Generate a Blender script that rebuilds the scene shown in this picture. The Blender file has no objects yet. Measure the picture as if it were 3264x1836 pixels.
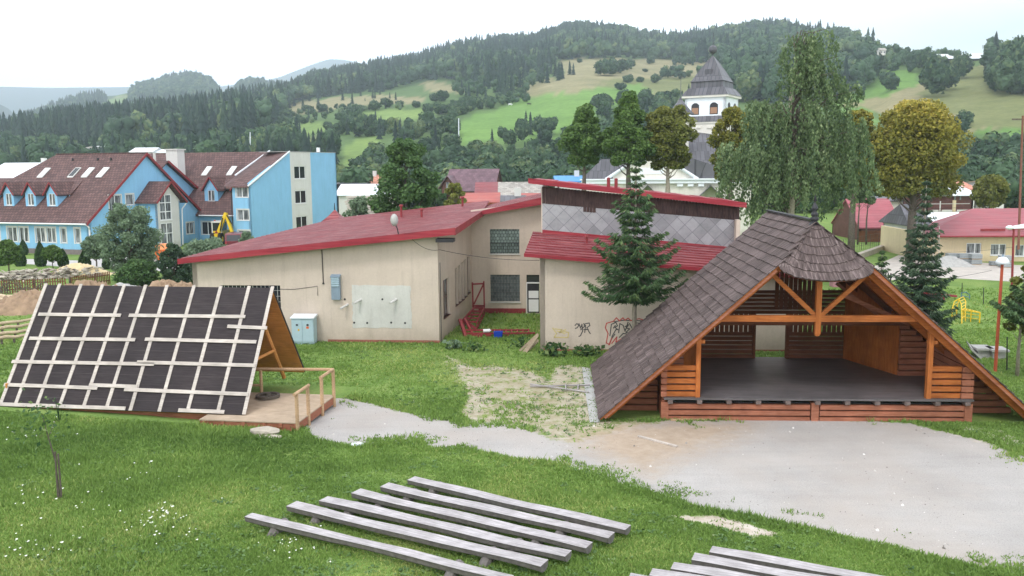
import bpy, bmesh, math, random
import numpy as np
from mathutils import Vector, Matrix
rnd = random.Random(7)
rng = np.random.default_rng(11)
SC = bpy.context.scene
COL = SC.collection
R_ = math.radians

# ------------------------------------------------------------------ camera, world, sun, exposure
F, PITCH, ROLL, CAMH = 2830.0, 7.75, -0.45, 9.0
cam_d = bpy.data.cameras.new("camera"); cam = bpy.data.objects.new("camera", cam_d); COL.objects.link(cam)
SC.camera = cam
cam_d.sensor_width = 36; cam_d.lens = 36 * F / 3264; cam_d.clip_end = 30000; cam_d.clip_start = 0.1
CM = (Matrix.Rotation(R_(90 - PITCH), 4, 'X') @ Matrix.Rotation(R_(ROLL), 4, 'Z'))
cam.matrix_world = Matrix.Translation((0, 0, CAMH)) @ CM
RM = np.array(CM.to_3x3()); CC = np.array([0, 0, CAMH])

W = bpy.data.worlds.new("World"); SC.world = W; W.use_nodes = True
nt = W.node_tree; nt.nodes.clear()
def nn(t, **k):
    n = nt.nodes.new(t)
    for a, b in k.items(): setattr(n, a, b)
    return n
SUN_EL, SUN_AZ = 52, 205      # azimuth from +Y clockwise
sky = nn('ShaderNodeTexSky', sky_type='NISHITA', sun_disc=False)
sky.sun_elevation = R_(SUN_EL); sky.sun_rotation = R_(SUN_AZ); sky.dust_density = 3
tc = nn('ShaderNodeTexCoord'); sep = nn('ShaderNodeSeparateXYZ')
mp = nn('ShaderNodeMapping'); mp.inputs['Scale'].default_value = (1.0, 1.0, 3.5)
noi = nn('ShaderNodeTexNoise'); noi.inputs['Scale'].default_value = 2.2; noi.inputs['Detail'].default_value = 5
L = nt.links.new
L(tc.outputs['Generated'], mp.inputs[0]); L(mp.outputs[0], noi.inputs['Vector'])
# clearer blue-grey patch of cloud low in the sky to the right
vd = nn('ShaderNodeVectorMath', operation='SUBTRACT'); vd.inputs[1].default_value = (0.50, 0.85, 0.118)
vs = nn('ShaderNodeVectorMath', operation='MULTIPLY'); vs.inputs[1].default_value = (1.0, 1.0, 4.6)
vl = nn('ShaderNodeVectorMath', operation='LENGTH')
L(tc.outputs['Generated'], vd.inputs[0]); L(vd.outputs[0], vs.inputs[0]); L(vs.outputs[0], vl.inputs[0])
ad = nn('ShaderNodeMath', operation='MULTIPLY_ADD'); L(noi.outputs[0], ad.inputs[0]); ad.inputs[1].default_value = 0.35; L(vl.outputs[1], ad.inputs[2])
cr = nn('ShaderNodeValToRGB'); L(ad.outputs[0], cr.inputs[0])
cr.color_ramp.elements[0].position = 0.22; cr.color_ramp.elements[0].color = (0.275, 0.285, 0.32, 1)
cr.color_ramp.elements[1].position = 0.60; cr.color_ramp.elements[1].color = (1.0, 1.0, 1.03, 1)
bg1 = nn('ShaderNodeBackground'); L(sky.outputs[0], bg1.inputs[0]); bg1.inputs[1].default_value = 0.08
# thin bright cloud: brightest low over the hills, duller overhead
L(tc.outputs['Generated'], sep.inputs[0]); hr = nn('ShaderNodeMapRange'); L(sep.outputs[2], hr.inputs[0])
hr.inputs[1].default_value = 0.25; hr.inputs[2].default_value = 0.45; hr.inputs[3].default_value = 2.7; hr.inputs[4].default_value = 1.1
hz_ = nn('ShaderNodeMapRange'); L(sep.outputs[2], hz_.inputs[0]); hz_.inputs[1].default_value = 0.25; hz_.inputs[2].default_value = 1.0; hz_.inputs[3].default_value = 0.88; hz_.inputs[4].default_value = 1.35
hm_ = nn('ShaderNodeMath', operation='MULTIPLY'); L(hr.outputs[0], hm_.inputs[0]); L(hz_.outputs[0], hm_.inputs[1])
bg2 = nn('ShaderNodeBackground'); L(cr.outputs[0], bg2.inputs[0]); L(hm_.outputs[0], bg2.inputs[1])
mx = nn('ShaderNodeMixShader'); mx.inputs[0].default_value = 0.94
out = nn('ShaderNodeOutputWorld'); L(bg1.outputs[0], mx.inputs[1]); L(bg2.outputs[0], mx.inputs[2]); L(mx.outputs[0], out.inputs[0])

sl = bpy.data.lights.new("sun", 'SUN'); so = bpy.data.objects.new("sun", sl); COL.objects.link(so)
sl.energy = 1.35; sl.angle = R_(13); sl.color = (1, 0.96, 0.9)
az, el = R_(SUN_AZ), R_(SUN_EL)
sd = Vector((math.sin(az) * math.cos(el), math.cos(az) * math.cos(el), math.sin(el)))
so.rotation_euler = sd.to_track_quat('Z', 'Y').to_euler(); so.location = (0, 0, 60)
SC.view_settings.view_transform = 'Standard'; SC.view_settings.look = 'None'
SC.view_settings.exposure = 0.30; SC.view_settings.gamma = 1
SC.cycles.max_bounces = 6; SC.cycles.volume_bounces = 2; SC.cycles.diffuse_bounces = 3
SC.cycles.transparent_max_bounces = 8; SC.cycles.use_denoising = True

# ------------------------------------------------------------------ pixel <-> space helpers (photo is 3264 x 1836)
def ray(p): return RM @ np.array([(p[0] - 1632) / F, -(p[1] - 918) / F, -1.0])
def G(p, z=0.0):
    d = ray(p); return CC + d * ((z - CAMH) / d[2])
def atY(p, y):
    d = ray(p); return CC + d * (y / d[1])
def proj(P):
    v = (np.atleast_2d(P) - CC) @ RM
    return np.stack([1632 + F * v[:, 0] / -v[:, 2], 918 - F * v[:, 1] / -v[:, 2]], 1)
def zm(x0, y0, w, Wd): return lambda x, y: (x0 + x * w / Wd, y0 + y * w / Wd)
D = lambda x, y: (x * 3264 / 2576, y * 3264 / 2576)
A = zm(0, 420, 1100, 2576); B = zm(560, 560, 1200, 2576); Cz = zm(1600, 500, 800, 1656); S = zm(1860, 640, 1404, 2576)
Hz = zm(0, 860, 1100, 2576); N = zm(700, 1400, 1400, 2576); Rr = zm(1860, 1300, 1404, 2576); Q = zm(2600, 560, 664, 1300)
L1 = zm(0, 150, 1100, 2576); L2 = zm(900, 60, 1200, 2576); L3 = zm(1700, 60, 1060, 2194); L4 = zm(2600, 80, 664, 1782)
V1 = zm(1060, 540, 700, 2576); V2 = zm(0, 780, 640, 2576); V3 = zm(2700, 560, 564, 2404); V4 = zm(2100, 820, 600, 2288)

class Fr:
    def __init__(s, ox, oy, yaw, oz=0.0):
        s.o = np.array([ox, oy, oz], float); s.yaw = R_(yaw); c, q = math.cos(s.yaw), math.sin(s.yaw)
        s.M = np.array([[c, -q, 0], [q, c, 0], [0, 0, 1]])
    def loc(s, P): return s.M.T @ (np.array(P, float) - s.o)
    def w(s, x, y, z=0.0): return s.M @ np.array([x, y, z], float) + s.o
    def on(s, p, ax, val):
        c = s.M.T @ (CC - s.o); d = s.M.T @ ray(p); return c + d * ((val - c[ax]) / d[ax])

# ------------------------------------------------------------------ object helpers
def tag(o, label=None, cat=None, group=None, kind=None):
    if label: o['label'] = label
    if cat: o['category'] = cat
    if group: o['group'] = group
    if kind: o['kind'] = kind
    return o
def empty(name, fr_or_loc, label=None, cat=None, group=None, rz=0.0):
    o = bpy.data.objects.new(name, None); COL.objects.link(o); o.empty_display_size = 0.3
    if isinstance(fr_or_loc, Fr): o.location = fr_or_loc.o; o.rotation_euler = (0, 0, fr_or_loc.yaw)
    else: o.location = fr_or_loc; o.rotation_euler = (0, 0, rz)
    return tag(o, label, cat, group)
def copy_tree(o, parent=None):
    c = o.copy(); COL.objects.link(c)
    if parent is not None: c.parent = parent
    for ch in o.children: copy_tree(ch, c)
    return c

class MB:
    def __init__(s): s.v = []; s.f = []; s.uvo = None
    def face(s, pts):
        n = len(s.v); s.v += [tuple(float(c) for c in p) for p in pts]; s.f.append(tuple(range(n, n + len(pts)))); return s
    def hull8(s, p):   # p: 8 points, bottom 0-3 ccw, top 4-7
        n = len(s.v); s.v += [tuple(float(c) for c in q) for q in p]
        for f in ((0, 3, 2, 1), (4, 5, 6, 7), (0, 1, 5, 4), (1, 2, 6, 5), (2, 3, 7, 6), (3, 0, 4, 7)): s.f.append(tuple(n + i for i in f))
        return s
    def box(s, x0, x1, y0, y1, z0, z1):
        x0, x1 = sorted((x0, x1)); y0, y1 = sorted((y0, y1)); z0, z1 = sorted((z0, z1))
        return s.hull8([(x0, y0, z0), (x1, y0, z0), (x1, y1, z0), (x0, y1, z0), (x0, y0, z1), (x1, y0, z1), (x1, y1, z1), (x0, y1, z1)])
    def beam(s, p0, p1, w, h, up=(0, 0, 1)):
        p0, p1, up = Vector(p0), Vector(p1), Vector(up)
        d = (p1 - p0).normalized(); sx = d.cross(up)
        if sx.length < 1e-4: sx = d.cross(Vector((0, 1, 0)))
        sx.normalize(); uz = sx.cross(d).normalized(); a = sx * w / 2; b = uz * h / 2
        return s.hull8([p0 - a - b, p0 + a - b, p1 + a - b, p1 - a - b, p0 - a + b, p0 + a + b, p1 + a + b, p1 - a + b])
    def prism(s, poly, vec):
        vec = Vector(vec); P = [Vector(p) for p in poly]; n = len(P)
        nrm = sum(((P[i]).cross(P[(i + 1) % n]) for i in range(n)), Vector())
        if nrm.dot(vec) > 0: P = P[::-1]
        b = len(s.v); s.v += [tuple(p) for p in P] + [tuple(p + vec) for p in P]
        s.f.append(tuple(range(b, b + n))); s.f.append(tuple(b + n + i for i in reversed(range(n))))
        for i in range(n):
            j = (i + 1) % n; s.f.append((b + j, b + i, b + n + i, b + n + j))
        return s
    def tube(s, pts, r, n=8, cap=True, ph=0.0):
        pts = [Vector(p) for p in pts]
        rs = r if isinstance(r, (list, tuple)) else [r] * len(pts)
        b = len(s.v); up = None
        for i, p in enumerate(pts):
            d = (pts[min(i + 1, len(pts) - 1)] - pts[max(i - 1, 0)]).normalized()
            if up is None:
                up = Vector((0, 0, 1)) if abs(d.z) < 0.9 else Vector((1, 0, 0))
            x = d.cross(up).normalized(); up2 = x.cross(d).normalized(); up = up2
            for k in range(n):
                a = 2 * math.pi * k / n + ph; s.v.append(tuple(p + (x * math.cos(a) + up2 * math.sin(a)) * rs[i]))
        for i in range(len(pts) - 1):
            for k in range(n):
                s.f.append((b + i * n + k, b + i * n + (k + 1) % n, b + (i + 1) * n + (k + 1) % n, b + (i + 1) * n + k))
        if cap:
            s.f.append(tuple(b + k for k in reversed(range(n)))); s.f.append(tuple(b + (len(pts) - 1) * n + k for k in range(n)))
        return s
    def lathe(s, prof, c=(0, 0), n=16, a0=0.0, a1=2 * math.pi, sx=1, sy=1):
        b = len(s.v); full = abs(a1 - a0 - 2 * math.pi) < 1e-6; m = n if full else n + 1
        for r, z in prof:
            for k in range(m):
                a = a0 + (a1 - a0) * k / n; s.v.append((c[0] + r * math.cos(a) * sx, c[1] + r * math.sin(a) * sy, z))
        for i in range(len(prof) - 1):
            for k in range(n):
                k2 = (k + 1) % m; s.f.append((b + i * m + k, b + i * m + k2, b + (i + 1) * m + k2, b + (i + 1) * m + k))
        return s
    def blob(s, c, r, sub=1, jit=0.15, rd=None):
        rd = rd or rnd; bm = bmesh.new(); bmesh.ops.create_icosphere(bm, subdivisions=sub, radius=1)
        r = (r, r, r) if not isinstance(r, (tuple, list)) else r; b = len(s.v)
        bm.verts.ensure_lookup_table()
        for v in bm.verts:
            j = 1 + rd.uniform(-jit, jit); s.v.append((c[0] + v.co.x * r[0] * j, c[1] + v.co.y * r[1] * j, c[2] + v.co.z * r[2] * j))
        for f in bm.faces: s.f.append(tuple(b + v.index for v in f.verts))
        bm.free(); return s
    def build(s, name, mat, parent=None, smooth=False):
        me = bpy.data.meshes.new(name); me.from_pydata(s.v, [], s.f); me.update()
        uv = me.uv_layers.new(name='UVMap'); co = [0.0] * (2 * len(me.loops))
        for p in me.polygons:
            n = p.normal
            if abs(n.z) > 0.999: u, v = Vector((1, 0, 0)), Vector((0, 1, 0))
            else:
                u = Vector((0, 0, 1)).cross(n); u.normalize(); v = n.cross(u)
            for li in p.loop_indices:
                q = me.vertices[me.loops[li].vertex_index].co; co[2 * li] = q.dot(u); co[2 * li + 1] = q.dot(v)
        uv.data.foreach_set('uv', co)
        if smooth: me.polygons.foreach_set('use_smooth', [True] * len(me.polygons))
        me.materials.append(mat); o = bpy.data.objects.new(name, me); COL.objects.link(o)
        if parent is not None: o.parent = parent
        return o

def mesh_np(name, V, Fc, mat, tint=None, parent=None, smooth=False, col=None):
    V = np.asarray(V, np.float32); Fc = np.asarray(Fc, np.int32); k = Fc.shape[1]
    me = bpy.data.meshes.new(name); me.vertices.add(len(V)); me.vertices.foreach_set('co', V.ravel())
    me.loops.add(Fc.size); me.loops.foreach_set('vertex_index', Fc.ravel())
    me.polygons.add(len(Fc)); me.polygons.foreach_set('loop_start', np.arange(0, Fc.size, k, dtype=np.int32))
    if smooth: me.polygons.foreach_set('use_smooth', np.ones(len(Fc), bool))
    me.update(calc_edges=True)
    if tint is not None:
        a = me.attributes.new('tint', 'FLOAT', 'FACE' if len(tint) == len(Fc) else 'POINT'); a.data.foreach_set('value', np.asarray(tint, np.float32))
    if col is not None:
        for nm, arr in col.items():
            arr = np.asarray(arr, np.float32)
            if arr.ndim == 1:
                a = me.attributes.new(nm, 'FLOAT', 'POINT'); a.data.foreach_set('value', arr)
            else:
                a = me.attributes.new(nm, 'FLOAT_COLOR', 'POINT'); a.data.foreach_set('color', np.concatenate([arr, np.ones((len(arr), 1), np.float32)], 1).ravel())
    me.materials.append(mat); o = bpy.data.objects.new(name, me); COL.objects.link(o)
    if parent is not None: o.parent = parent
    return o

# ------------------------------------------------------------------ materials
def rgb(r, g, b):   # photo-like 0-255 sRGB to linear
    return tuple(((c / 255) / 12.92 if c / 255 <= 0.04045 else ((c / 255 + 0.055) / 1.055) ** 2.4) for c in (r, g, b)) + (1,)
class NT:
    def __init__(s, name, rough=0.8, spec=0.3, metal=0.0):
        s.m = bpy.data.materials.new(name); s.m.use_nodes = True; s.t = s.m.node_tree
        s.b = s.t.nodes['Principled BSDF']; s.b.inputs['Roughness'].default_value = rough
        s.b.inputs['Specular IOR Level'].default_value = spec; s.b.inputs['Metallic'].default_value = metal
    def n(s, t, **k):
        q = s.t.nodes.new(t)
        for a, b in k.items():
            if a.startswith('i_'): q.inputs[a[2:]].default_value = b
            else: setattr(q, a, b)
        return q
    def l(s, a, b): s.t.links.new(a, b)
    def coord(s, kind='Object', scale=(1, 1, 1), rot=(0, 0, 0)):
        c = s.n('ShaderNodeTexCoord'); m = s.n('ShaderNodeMapping'); m.inputs['Scale'].default_value = scale; m.inputs['Rotation'].default_value = rot
        s.l(c.outputs[kind], m.inputs[0]); return m.outputs[0]
    def noise(s, vec, scale=5, det=4, rough=0.55):
        q = s.n('ShaderNodeTexNoise'); q.inputs['Scale'].default_value = scale; q.inputs['Detail'].default_value = det; q.inputs['Roughness'].default_value = rough
        s.l(vec, q.inputs['Vector']); return q.outputs[0]
    def ramp(s, fac, stops):
        q = s.n('ShaderNodeValToRGB'); s.l(fac, q.inputs[0]); e = q.color_ramp.elements
        while len(e) < len(stops): e.new(0.5)
        for k, (p, c) in enumerate(stops): e[k].position = p; e[k].color = c if len(c) == 4 else tuple(c) + (1,)
        return q.outputs[0]
    def mix(s, fac, a, b, mode='MIX'):
        q = s.n('ShaderNodeMix', data_type='RGBA', blend_type=mode)
        for sock, v in ((q.inputs[0], fac), (q.inputs[6], a), (q.inputs[7], b)):
            if hasattr(v, 'links') or hasattr(v, 'is_linked'): s.l(v, sock)
            else: sock.default_value = v
        return q.outputs[2]
    def math(s, op, a, b=0.0, c=None):
        q = s.n('ShaderNodeMath', operation=op)
        for sock, v in zip(q.inputs, (a, b, c)):
            if v is None: continue
            if hasattr(v, 'is_linked'): s.l(v, sock)
            else: sock.default_value = v
        return q.outputs[0]
    def attr(s, name):
        q = s.n('ShaderNodeAttribute'); q.attribute_name = name; return q
    def bump(s, h, st=0.3, dist=0.02):
        q = s.n('ShaderNodeBump'); q.inputs['Strength'].default_value = st; q.inputs['Distance'].default_value = dist
        s.l(h, q.inputs['Height']); s.l(q.outputs[0], s.b.inputs['Normal'])
    def base(s, c):
        if hasattr(c, 'is_linked'): s.l(c, s.b.inputs['Base Color'])
        else: s.b.inputs['Base Color'].default_value = c
        return s.m
def scl(c, k): return tuple(x * k for x in c[:3]) + (1,)
def plain(name, c, rough=0.7, var=0.18, scale=3.0, spec=0.3, metal=0.0, bump=0.0, bscale=30, dirt=None):
    t = NT(name, rough, spec, metal); v = t.coord()
    n1 = t.noise(v, scale, 5, 0.6)
    c2 = t.ramp(n1, [(0.25, scl(c, 1 - var)), (0.75, scl(c, 1 + var))])
    if dirt: c2 = t.mix(t.ramp(t.noise(v, scale * 0.35, 6, 0.7), [(0.5, (0, 0, 0, 1)), (0.75, (1, 1, 1, 1))]), c2, dirt)
    if bump: t.bump(t.noise(v, bscale, 3), bump, 0.01)
    return t.base(c2)
def wood(name, c1, c2, axis=0, rough=0.7, scale=6, knots=True):
    t = NT(name, rough, 0.25); sc = [scale * 3] * 3; sc[axis] = scale * 0.18
    v = t.coord('Object', tuple(sc)); n1 = t.noise(v, 1.6, 5, 0.65)
    col = t.ramp(n1, [(0.3, c1), (0.7, c2)])
    n2 = t.noise(t.coord('Object', (1, 1, 1)), 1.3, 4, 0.6)
    col = t.mix(0.55, col, t.ramp(n2, [(0.3, (0.55, 0.55, 0.55, 1)), (0.7, (1.3, 1.3, 1.3, 1))]), 'MULTIPLY')
    t.bump(n1, 0.35, 0.01); return t.base(col)
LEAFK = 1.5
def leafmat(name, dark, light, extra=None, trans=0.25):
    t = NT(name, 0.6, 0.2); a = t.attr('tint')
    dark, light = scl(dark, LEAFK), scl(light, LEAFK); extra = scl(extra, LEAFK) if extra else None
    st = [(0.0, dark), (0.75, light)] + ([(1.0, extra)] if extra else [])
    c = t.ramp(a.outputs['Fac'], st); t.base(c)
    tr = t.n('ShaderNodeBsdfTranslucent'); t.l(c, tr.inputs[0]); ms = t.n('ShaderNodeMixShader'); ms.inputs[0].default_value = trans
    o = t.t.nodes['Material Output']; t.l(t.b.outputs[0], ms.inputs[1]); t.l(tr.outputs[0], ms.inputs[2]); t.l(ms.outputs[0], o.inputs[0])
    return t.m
M = {}
M['cream'] = None
def plaster(name, c, stain=0.10, brick=False):
    t = NT(name, 0.92, 0.15); v = t.coord()
    a = t.noise(v, 0.45, 6, 0.65); b = t.noise(t.coord('Object', (2.2, 2.2, 0.35)), 1.0, 5, 0.6); g = t.noise(v, 9, 3)
    c0 = t.ramp(a, [(0.3, scl(c, 1 - stain)), (0.7, scl(c, 1 + stain * 0.7))])
    c1 = t.mix(0.55, c0, t.ramp(b, [(0.30, (0.93, 0.92, 0.91, 1)), (0.6, (1.03, 1.03, 1.03, 1))]), 'MULTIPLY')
    c1 = t.mix(0.3, c1, t.ramp(g, [(0.3, (0.86, 0.86, 0.86, 1)), (0.7, (1.1, 1.1, 1.1, 1))]), 'MULTIPLY')
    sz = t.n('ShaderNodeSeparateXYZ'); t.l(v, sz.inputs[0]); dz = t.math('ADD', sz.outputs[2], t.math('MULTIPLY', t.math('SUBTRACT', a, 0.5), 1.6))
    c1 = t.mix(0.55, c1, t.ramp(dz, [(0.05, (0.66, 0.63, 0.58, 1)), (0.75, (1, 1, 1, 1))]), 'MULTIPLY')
    st_ = t.noise(t.coord('Object', (3.5, 3.5, 0.22)), 1.0, 6, 0.75); c1 = t.mix(0.35, c1, t.ramp(st_, [(0.34, (0.72, 0.71, 0.70, 1)), (0.46, (1, 1, 1, 1))]), 'MULTIPLY')
    t.bump(t.noise(v, 45, 3), 0.25, 0.008); return t.base(c1)
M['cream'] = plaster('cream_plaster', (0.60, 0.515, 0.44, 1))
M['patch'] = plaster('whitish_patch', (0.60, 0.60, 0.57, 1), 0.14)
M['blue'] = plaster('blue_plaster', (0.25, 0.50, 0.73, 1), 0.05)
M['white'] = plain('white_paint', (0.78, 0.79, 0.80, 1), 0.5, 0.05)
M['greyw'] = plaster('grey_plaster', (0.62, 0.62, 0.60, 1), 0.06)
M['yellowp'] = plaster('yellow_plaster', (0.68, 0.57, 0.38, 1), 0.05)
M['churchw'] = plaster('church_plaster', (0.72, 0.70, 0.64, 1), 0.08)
M['brickr'] = plain('red_brick', (0.30, 0.12, 0.085, 1), 0.9, 0.3, 12)
def corr(name, c, c2, rough=0.42, sc=1.0):
    t = NT(name, rough, 0.35); v = t.coord(); n1 = t.noise(v, 0.8 * sc, 6, 0.7); n2 = t.noise(t.coord('Object', (0.16, 5, 5)), 1.6, 5, 0.75)
    c1 = t.ramp(n1, [(0.3, scl(c, 0.82)), (0.7, scl(c, 1.15))]); k = t.ramp(n2, [(0.50, (0, 0, 0, 1)), (0.66, (1, 1, 1, 1))])
    c1 = t.mix(0.8, c1, t.ramp(n2, [(0.32, (0.62, 0.6, 0.6, 1)), (0.5, (1.1, 1.1, 1.1, 1))]), 'MULTIPLY')
    k = t.mix(0.75, (0, 0, 0, 1), k); t.l(t.ramp(n1, [(0.3, (rough * .8,) * 3), (0.7, (rough * 1.3,) * 3)]), t.b.inputs['Roughness'])
    return t.base(t.mix(k, c1, c2))
M['redroof'] = corr('red_metal_roof', (0.19, 0.030, 0.038, 1), (0.42, 0.16, 0.16, 1))
M['redroof2'] = corr('bright_red_metal', (0.26, 0.018, 0.032, 1), (0.36, 0.07, 0.075, 1), 0.5)
M['pinkroof'] = corr('faded_red_roof', (0.33, 0.095, 0.115, 1), (0.40, 0.17, 0.18, 1), 0.6)
def tiles(name, c, cm, w=0.35, h=0.36, mort=0.05, rough=0.7, bump=0.6):
    t = NT(name, rough, 0.3); v = t.coord('UV'); q = t.n('ShaderNodeTexBrick'); t.l(v, q.inputs['Vector'])
    q.inputs['Scale'].default_value = 1; q.inputs['Brick Width'].default_value = w; q.inputs['Row Height'].default_value = h
    q.inputs['Mortar Size'].default_value = h * mort; q.inputs['Mortar Smooth'].default_value = 0.6
    q.inputs['Color1'].default_value = scl(c, 0.75); q.inputs['Color2'].default_value = scl(c, 1.3); q.inputs['Mortar'].default_value = cm
    n = t.noise(t.coord(), 0.7, 6, 0.7); col = t.mix(0.5, q.outputs[0], t.ramp(n, [(0.3, (0.7, 0.7, 0.7, 1)), (0.7, (1.25, 1.25, 1.25, 1))]), 'MULTIPLY')
    s = t.n('ShaderNodeSeparateXYZ'); t.l(v, s.inputs[0]); fr = t.math('FRACT', t.math('DIVIDE', s.outputs[1], h))
    t.bump(t.math('SUBTRACT', 1.0, fr), bump, 0.06); return t.base(col)
M['btile'] = tiles('brown_roof_tile', (0.125, 0.070, 0.066, 1), (0.035, 0.02, 0.02, 1), 0.4, 0.42, 0.09)
M['slate'] = tiles('dark_sheet_roof', (0.105, 0.105, 0.120, 1), (0.05, 0.05, 0.06, 1), 0.6, 3.0, 0.02, 0.45, 0.1)
M['glass'] = NT('window_glass', 0.08, 0.6).base((0.02, 0.025, 0.03, 1))
def curtain():
    t = NT('curtained_glass', 0.25, 0.5); n = t.noise(t.coord('Object', (3, 3, 0.4)), 2.0, 3)
    return t.base(t.ramp(n, [(0.4, (0.05, 0.055, 0.06, 1)), (0.6, (0.28, 0.30, 0.32, 1))]))
M['curt'] = curtain()
M['steelred'] = plain('red_oxide_steel', (0.24, 0.035, 0.04, 1), 0.6, 0.25, 6)
M['darkmetal'] = plain('dark_metal', (0.03, 0.03, 0.035, 1), 0.5, 0.2)
M['ltblue'] = plain('pale_blue_sheet_metal', (0.42, 0.56, 0.62, 1), 0.45, 0.06)
M['greyblue'] = plain('grey_blue_metal', (0.22, 0.29, 0.36, 1), 0.5, 0.12)
M['conc'] = plain('concrete', (0.40, 0.40, 0.39, 1), 0.9, 0.2, 5, bump=0.2)
M['orange_w0'] = wood('orange_stained_wood', (0.30, 0.080, 0.018, 1), (0.50, 0.17, 0.045, 1), 0)
M['orange_w2'] = wood('orange_stained_post', (0.32, 0.085, 0.018, 1), (0.52, 0.18, 0.05, 1), 2)
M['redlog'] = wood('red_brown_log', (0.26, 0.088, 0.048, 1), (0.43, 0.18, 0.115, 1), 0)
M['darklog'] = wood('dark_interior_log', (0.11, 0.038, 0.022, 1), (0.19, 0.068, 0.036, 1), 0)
M['greywood'] = wood('weathered_grey_wood', (0.22, 0.20, 0.20, 1), (0.50, 0.47, 0.47, 1), 0, 0.85)
M['paleboard'] = wood('pale_new_board', (0.42, 0.37, 0.33, 1), (0.62, 0.57, 0.53, 1), 0, 0.85)
M['palewood'] = wood('pale_peeled_wood', (0.40, 0.25, 0.14, 1), (0.60, 0.42, 0.27, 1), 1, 0.8)
M['deckwood'] = wood('pale_deck_wood', (0.36, 0.27, 0.19, 1), (0.52, 0.42, 0.32, 1), 0, 0.85)
M['soffit'] = wood('varnished_plank_lining', (0.52, 0.21, 0.06, 1), (0.70, 0.32, 0.11, 1), 0, 0.6)
M['bark'] = plain('tree_bark', (0.12, 0.10, 0.085, 1), 0.95, 0.35, 8, bump=0.4)
M['barkpale'] = plain('pale_trunk_bark', (0.33, 0.29, 0.24, 1), 0.95, 0.3, 8, bump=0.4)
M['sand'] = plain('pale_sand', (0.62, 0.50, 0.30, 1), 0.98, 0.14, 3, bump=0.3)
M['dirt'] = plain('brown_dirt', (0.30, 0.21, 0.14, 1), 0.98, 0.35, 2, bump=0.5, bscale=8)
M['stone'] = plain('rough_stone', (0.42, 0.38, 0.32, 1), 0.95, 0.3, 2, bump=0.4, bscale=8)
M['whiteroof'] = plain('white_sheet_roof', (0.78, 0.83, 0.88, 1), 0.5, 0.03)
M['orangep'] = plain('orange_plastic', (0.75, 0.16, 0.04, 1), 0.5, 0.08)
M['yellow'] = plain('yellow_paint', (0.75, 0.50, 0.02, 1), 0.4, 0.08)
M['rubber'] = plain('tyre_rubber', (0.02, 0.02, 0.02, 1), 0.9, 0.1)
M['vanred'] = plain('dark_red_car_paint', (0.13, 0.012, 0.02, 1), 0.25, 0.08, spec=0.6)
M['lamporange'] = plain('orange_red_pole_paint', (0.50, 0.10, 0.05, 1), 0.5, 0.2, 5)
# ------------------------------------------------------------------ ground
PA = G(D(1040, 1105))[:2]; PB = G(D(2400, 1410))[:2]
_dl = (PB - PA) / np.linalg.norm(PB - PA); _nl = np.array([_dl[1], -_dl[0]])
if _nl[1] > 0: _nl = -_nl
def gz(x, y):
    x = np.asarray(x, float); y = np.asarray(y, float)
    d = (x - PA[0]) * _nl[0] + (y - PA[1]) * _nl[1]
    z = 0.07 * np.maximum(0, d - 0.4) + 0.4 * np.maximum(0, 13.5 - y)
    z = np.minimum(z, 7.0) * np.clip((60 - y) / 20, 0, 1)
    return z
def Gz(p):   # pixel -> point on the ground surface
    z = 0.0
    for _ in range(12):
        P = G(p, z); z = float(gz(P[0], P[1]))
    return P
def poly_sd(P, poly):      # signed distance, + inside
    poly = np.asarray(poly, float); n = len(poly); d = np.full(len(P), 1e9); ins = np.zeros(len(P), bool)
    for i in range(n):
        a, b = poly[i], poly[(i + 1) % n]; e = b - a; w_ = P - a
        t = np.clip((w_ @ e) / (e @ e + 1e-12), 0, 1); d = np.minimum(d, np.hypot(*(w_ - t[:, None] * e).T))
        c = ((a[1] <= P[:, 1]) & (b[1] > P[:, 1])) | ((b[1] <= P[:, 1]) & (a[1] > P[:, 1]))
        xi = a[0] + (P[:, 1] - a[1]) / (b[1] - a[1] + 1e-12) * e[0]; ins ^= c & (P[:, 0] < xi)
    return np.where(ins, d, -d)
def gpoly(pts): return [Gz(D(*p))[:2] for p in pts]
GRAVEL = gpoly([(770, 1050), (800, 1003), (850, 1000), (930, 1015), (1010, 1035), (1100, 1050), (1170, 1065), (1250, 1065), (1330, 1080), (1400, 1108), (1450, 1112), (1530, 1088), (1680, 1058), (1900, 1054), (2080, 1054), (2200, 1060), (2290, 1065), (2380, 1087), (2480, 1112), (2576, 1150), (2760, 1190), (3000, 1300), (3000, 1500), (2800, 1500), (2576, 1447), (2400, 1412), (2240, 1372), (2150, 1357), (2050, 1331), (1950, 1312), (1900, 1300), (1800, 1285), (1740, 1270), (1650, 1238), (1560, 1217), (1520, 1195), (1450, 1180), (1380, 1160), (1300, 1155), (1240, 1140), (1150, 1125), (1090, 1128), (1040, 1105), (1000, 1112), (960, 1115), (900, 1122), (840, 1115), (790, 1105), (765, 1080)])
BARE = gpoly([(1130, 900), (1190, 925), (1250, 922), (1330, 935), (1385, 955), (1395, 925), (1440, 918), (1475, 925), (1494, 1000), (1510, 1062), (1660, 1062), (1700, 1075), (1600, 1110), (1480, 1130), (1400, 1108), (1330, 1082), (1250, 1066), (1190, 1068), (1160, 1040), (1180, 990), (1150, 940)])
TAN = gpoly([(1480, 1090), (1560, 1070), (1700, 1062), (1900, 1065), (1850, 1100), (1700, 1150), (1640, 1195), (1560, 1160), (1470, 1130)])
BEIGE = gpoly([(1690, 1299), (1800, 1296), (1880, 1318), (1965, 1347), (1895, 1352), (1860, 1340), (1800, 1326), (1740, 1312)])
EDGE2 = gpoly([(2380, 1082), (2440, 1078), (2500, 1085), (2576, 1110), (2576, 1128), (2480, 1112)])
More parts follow.
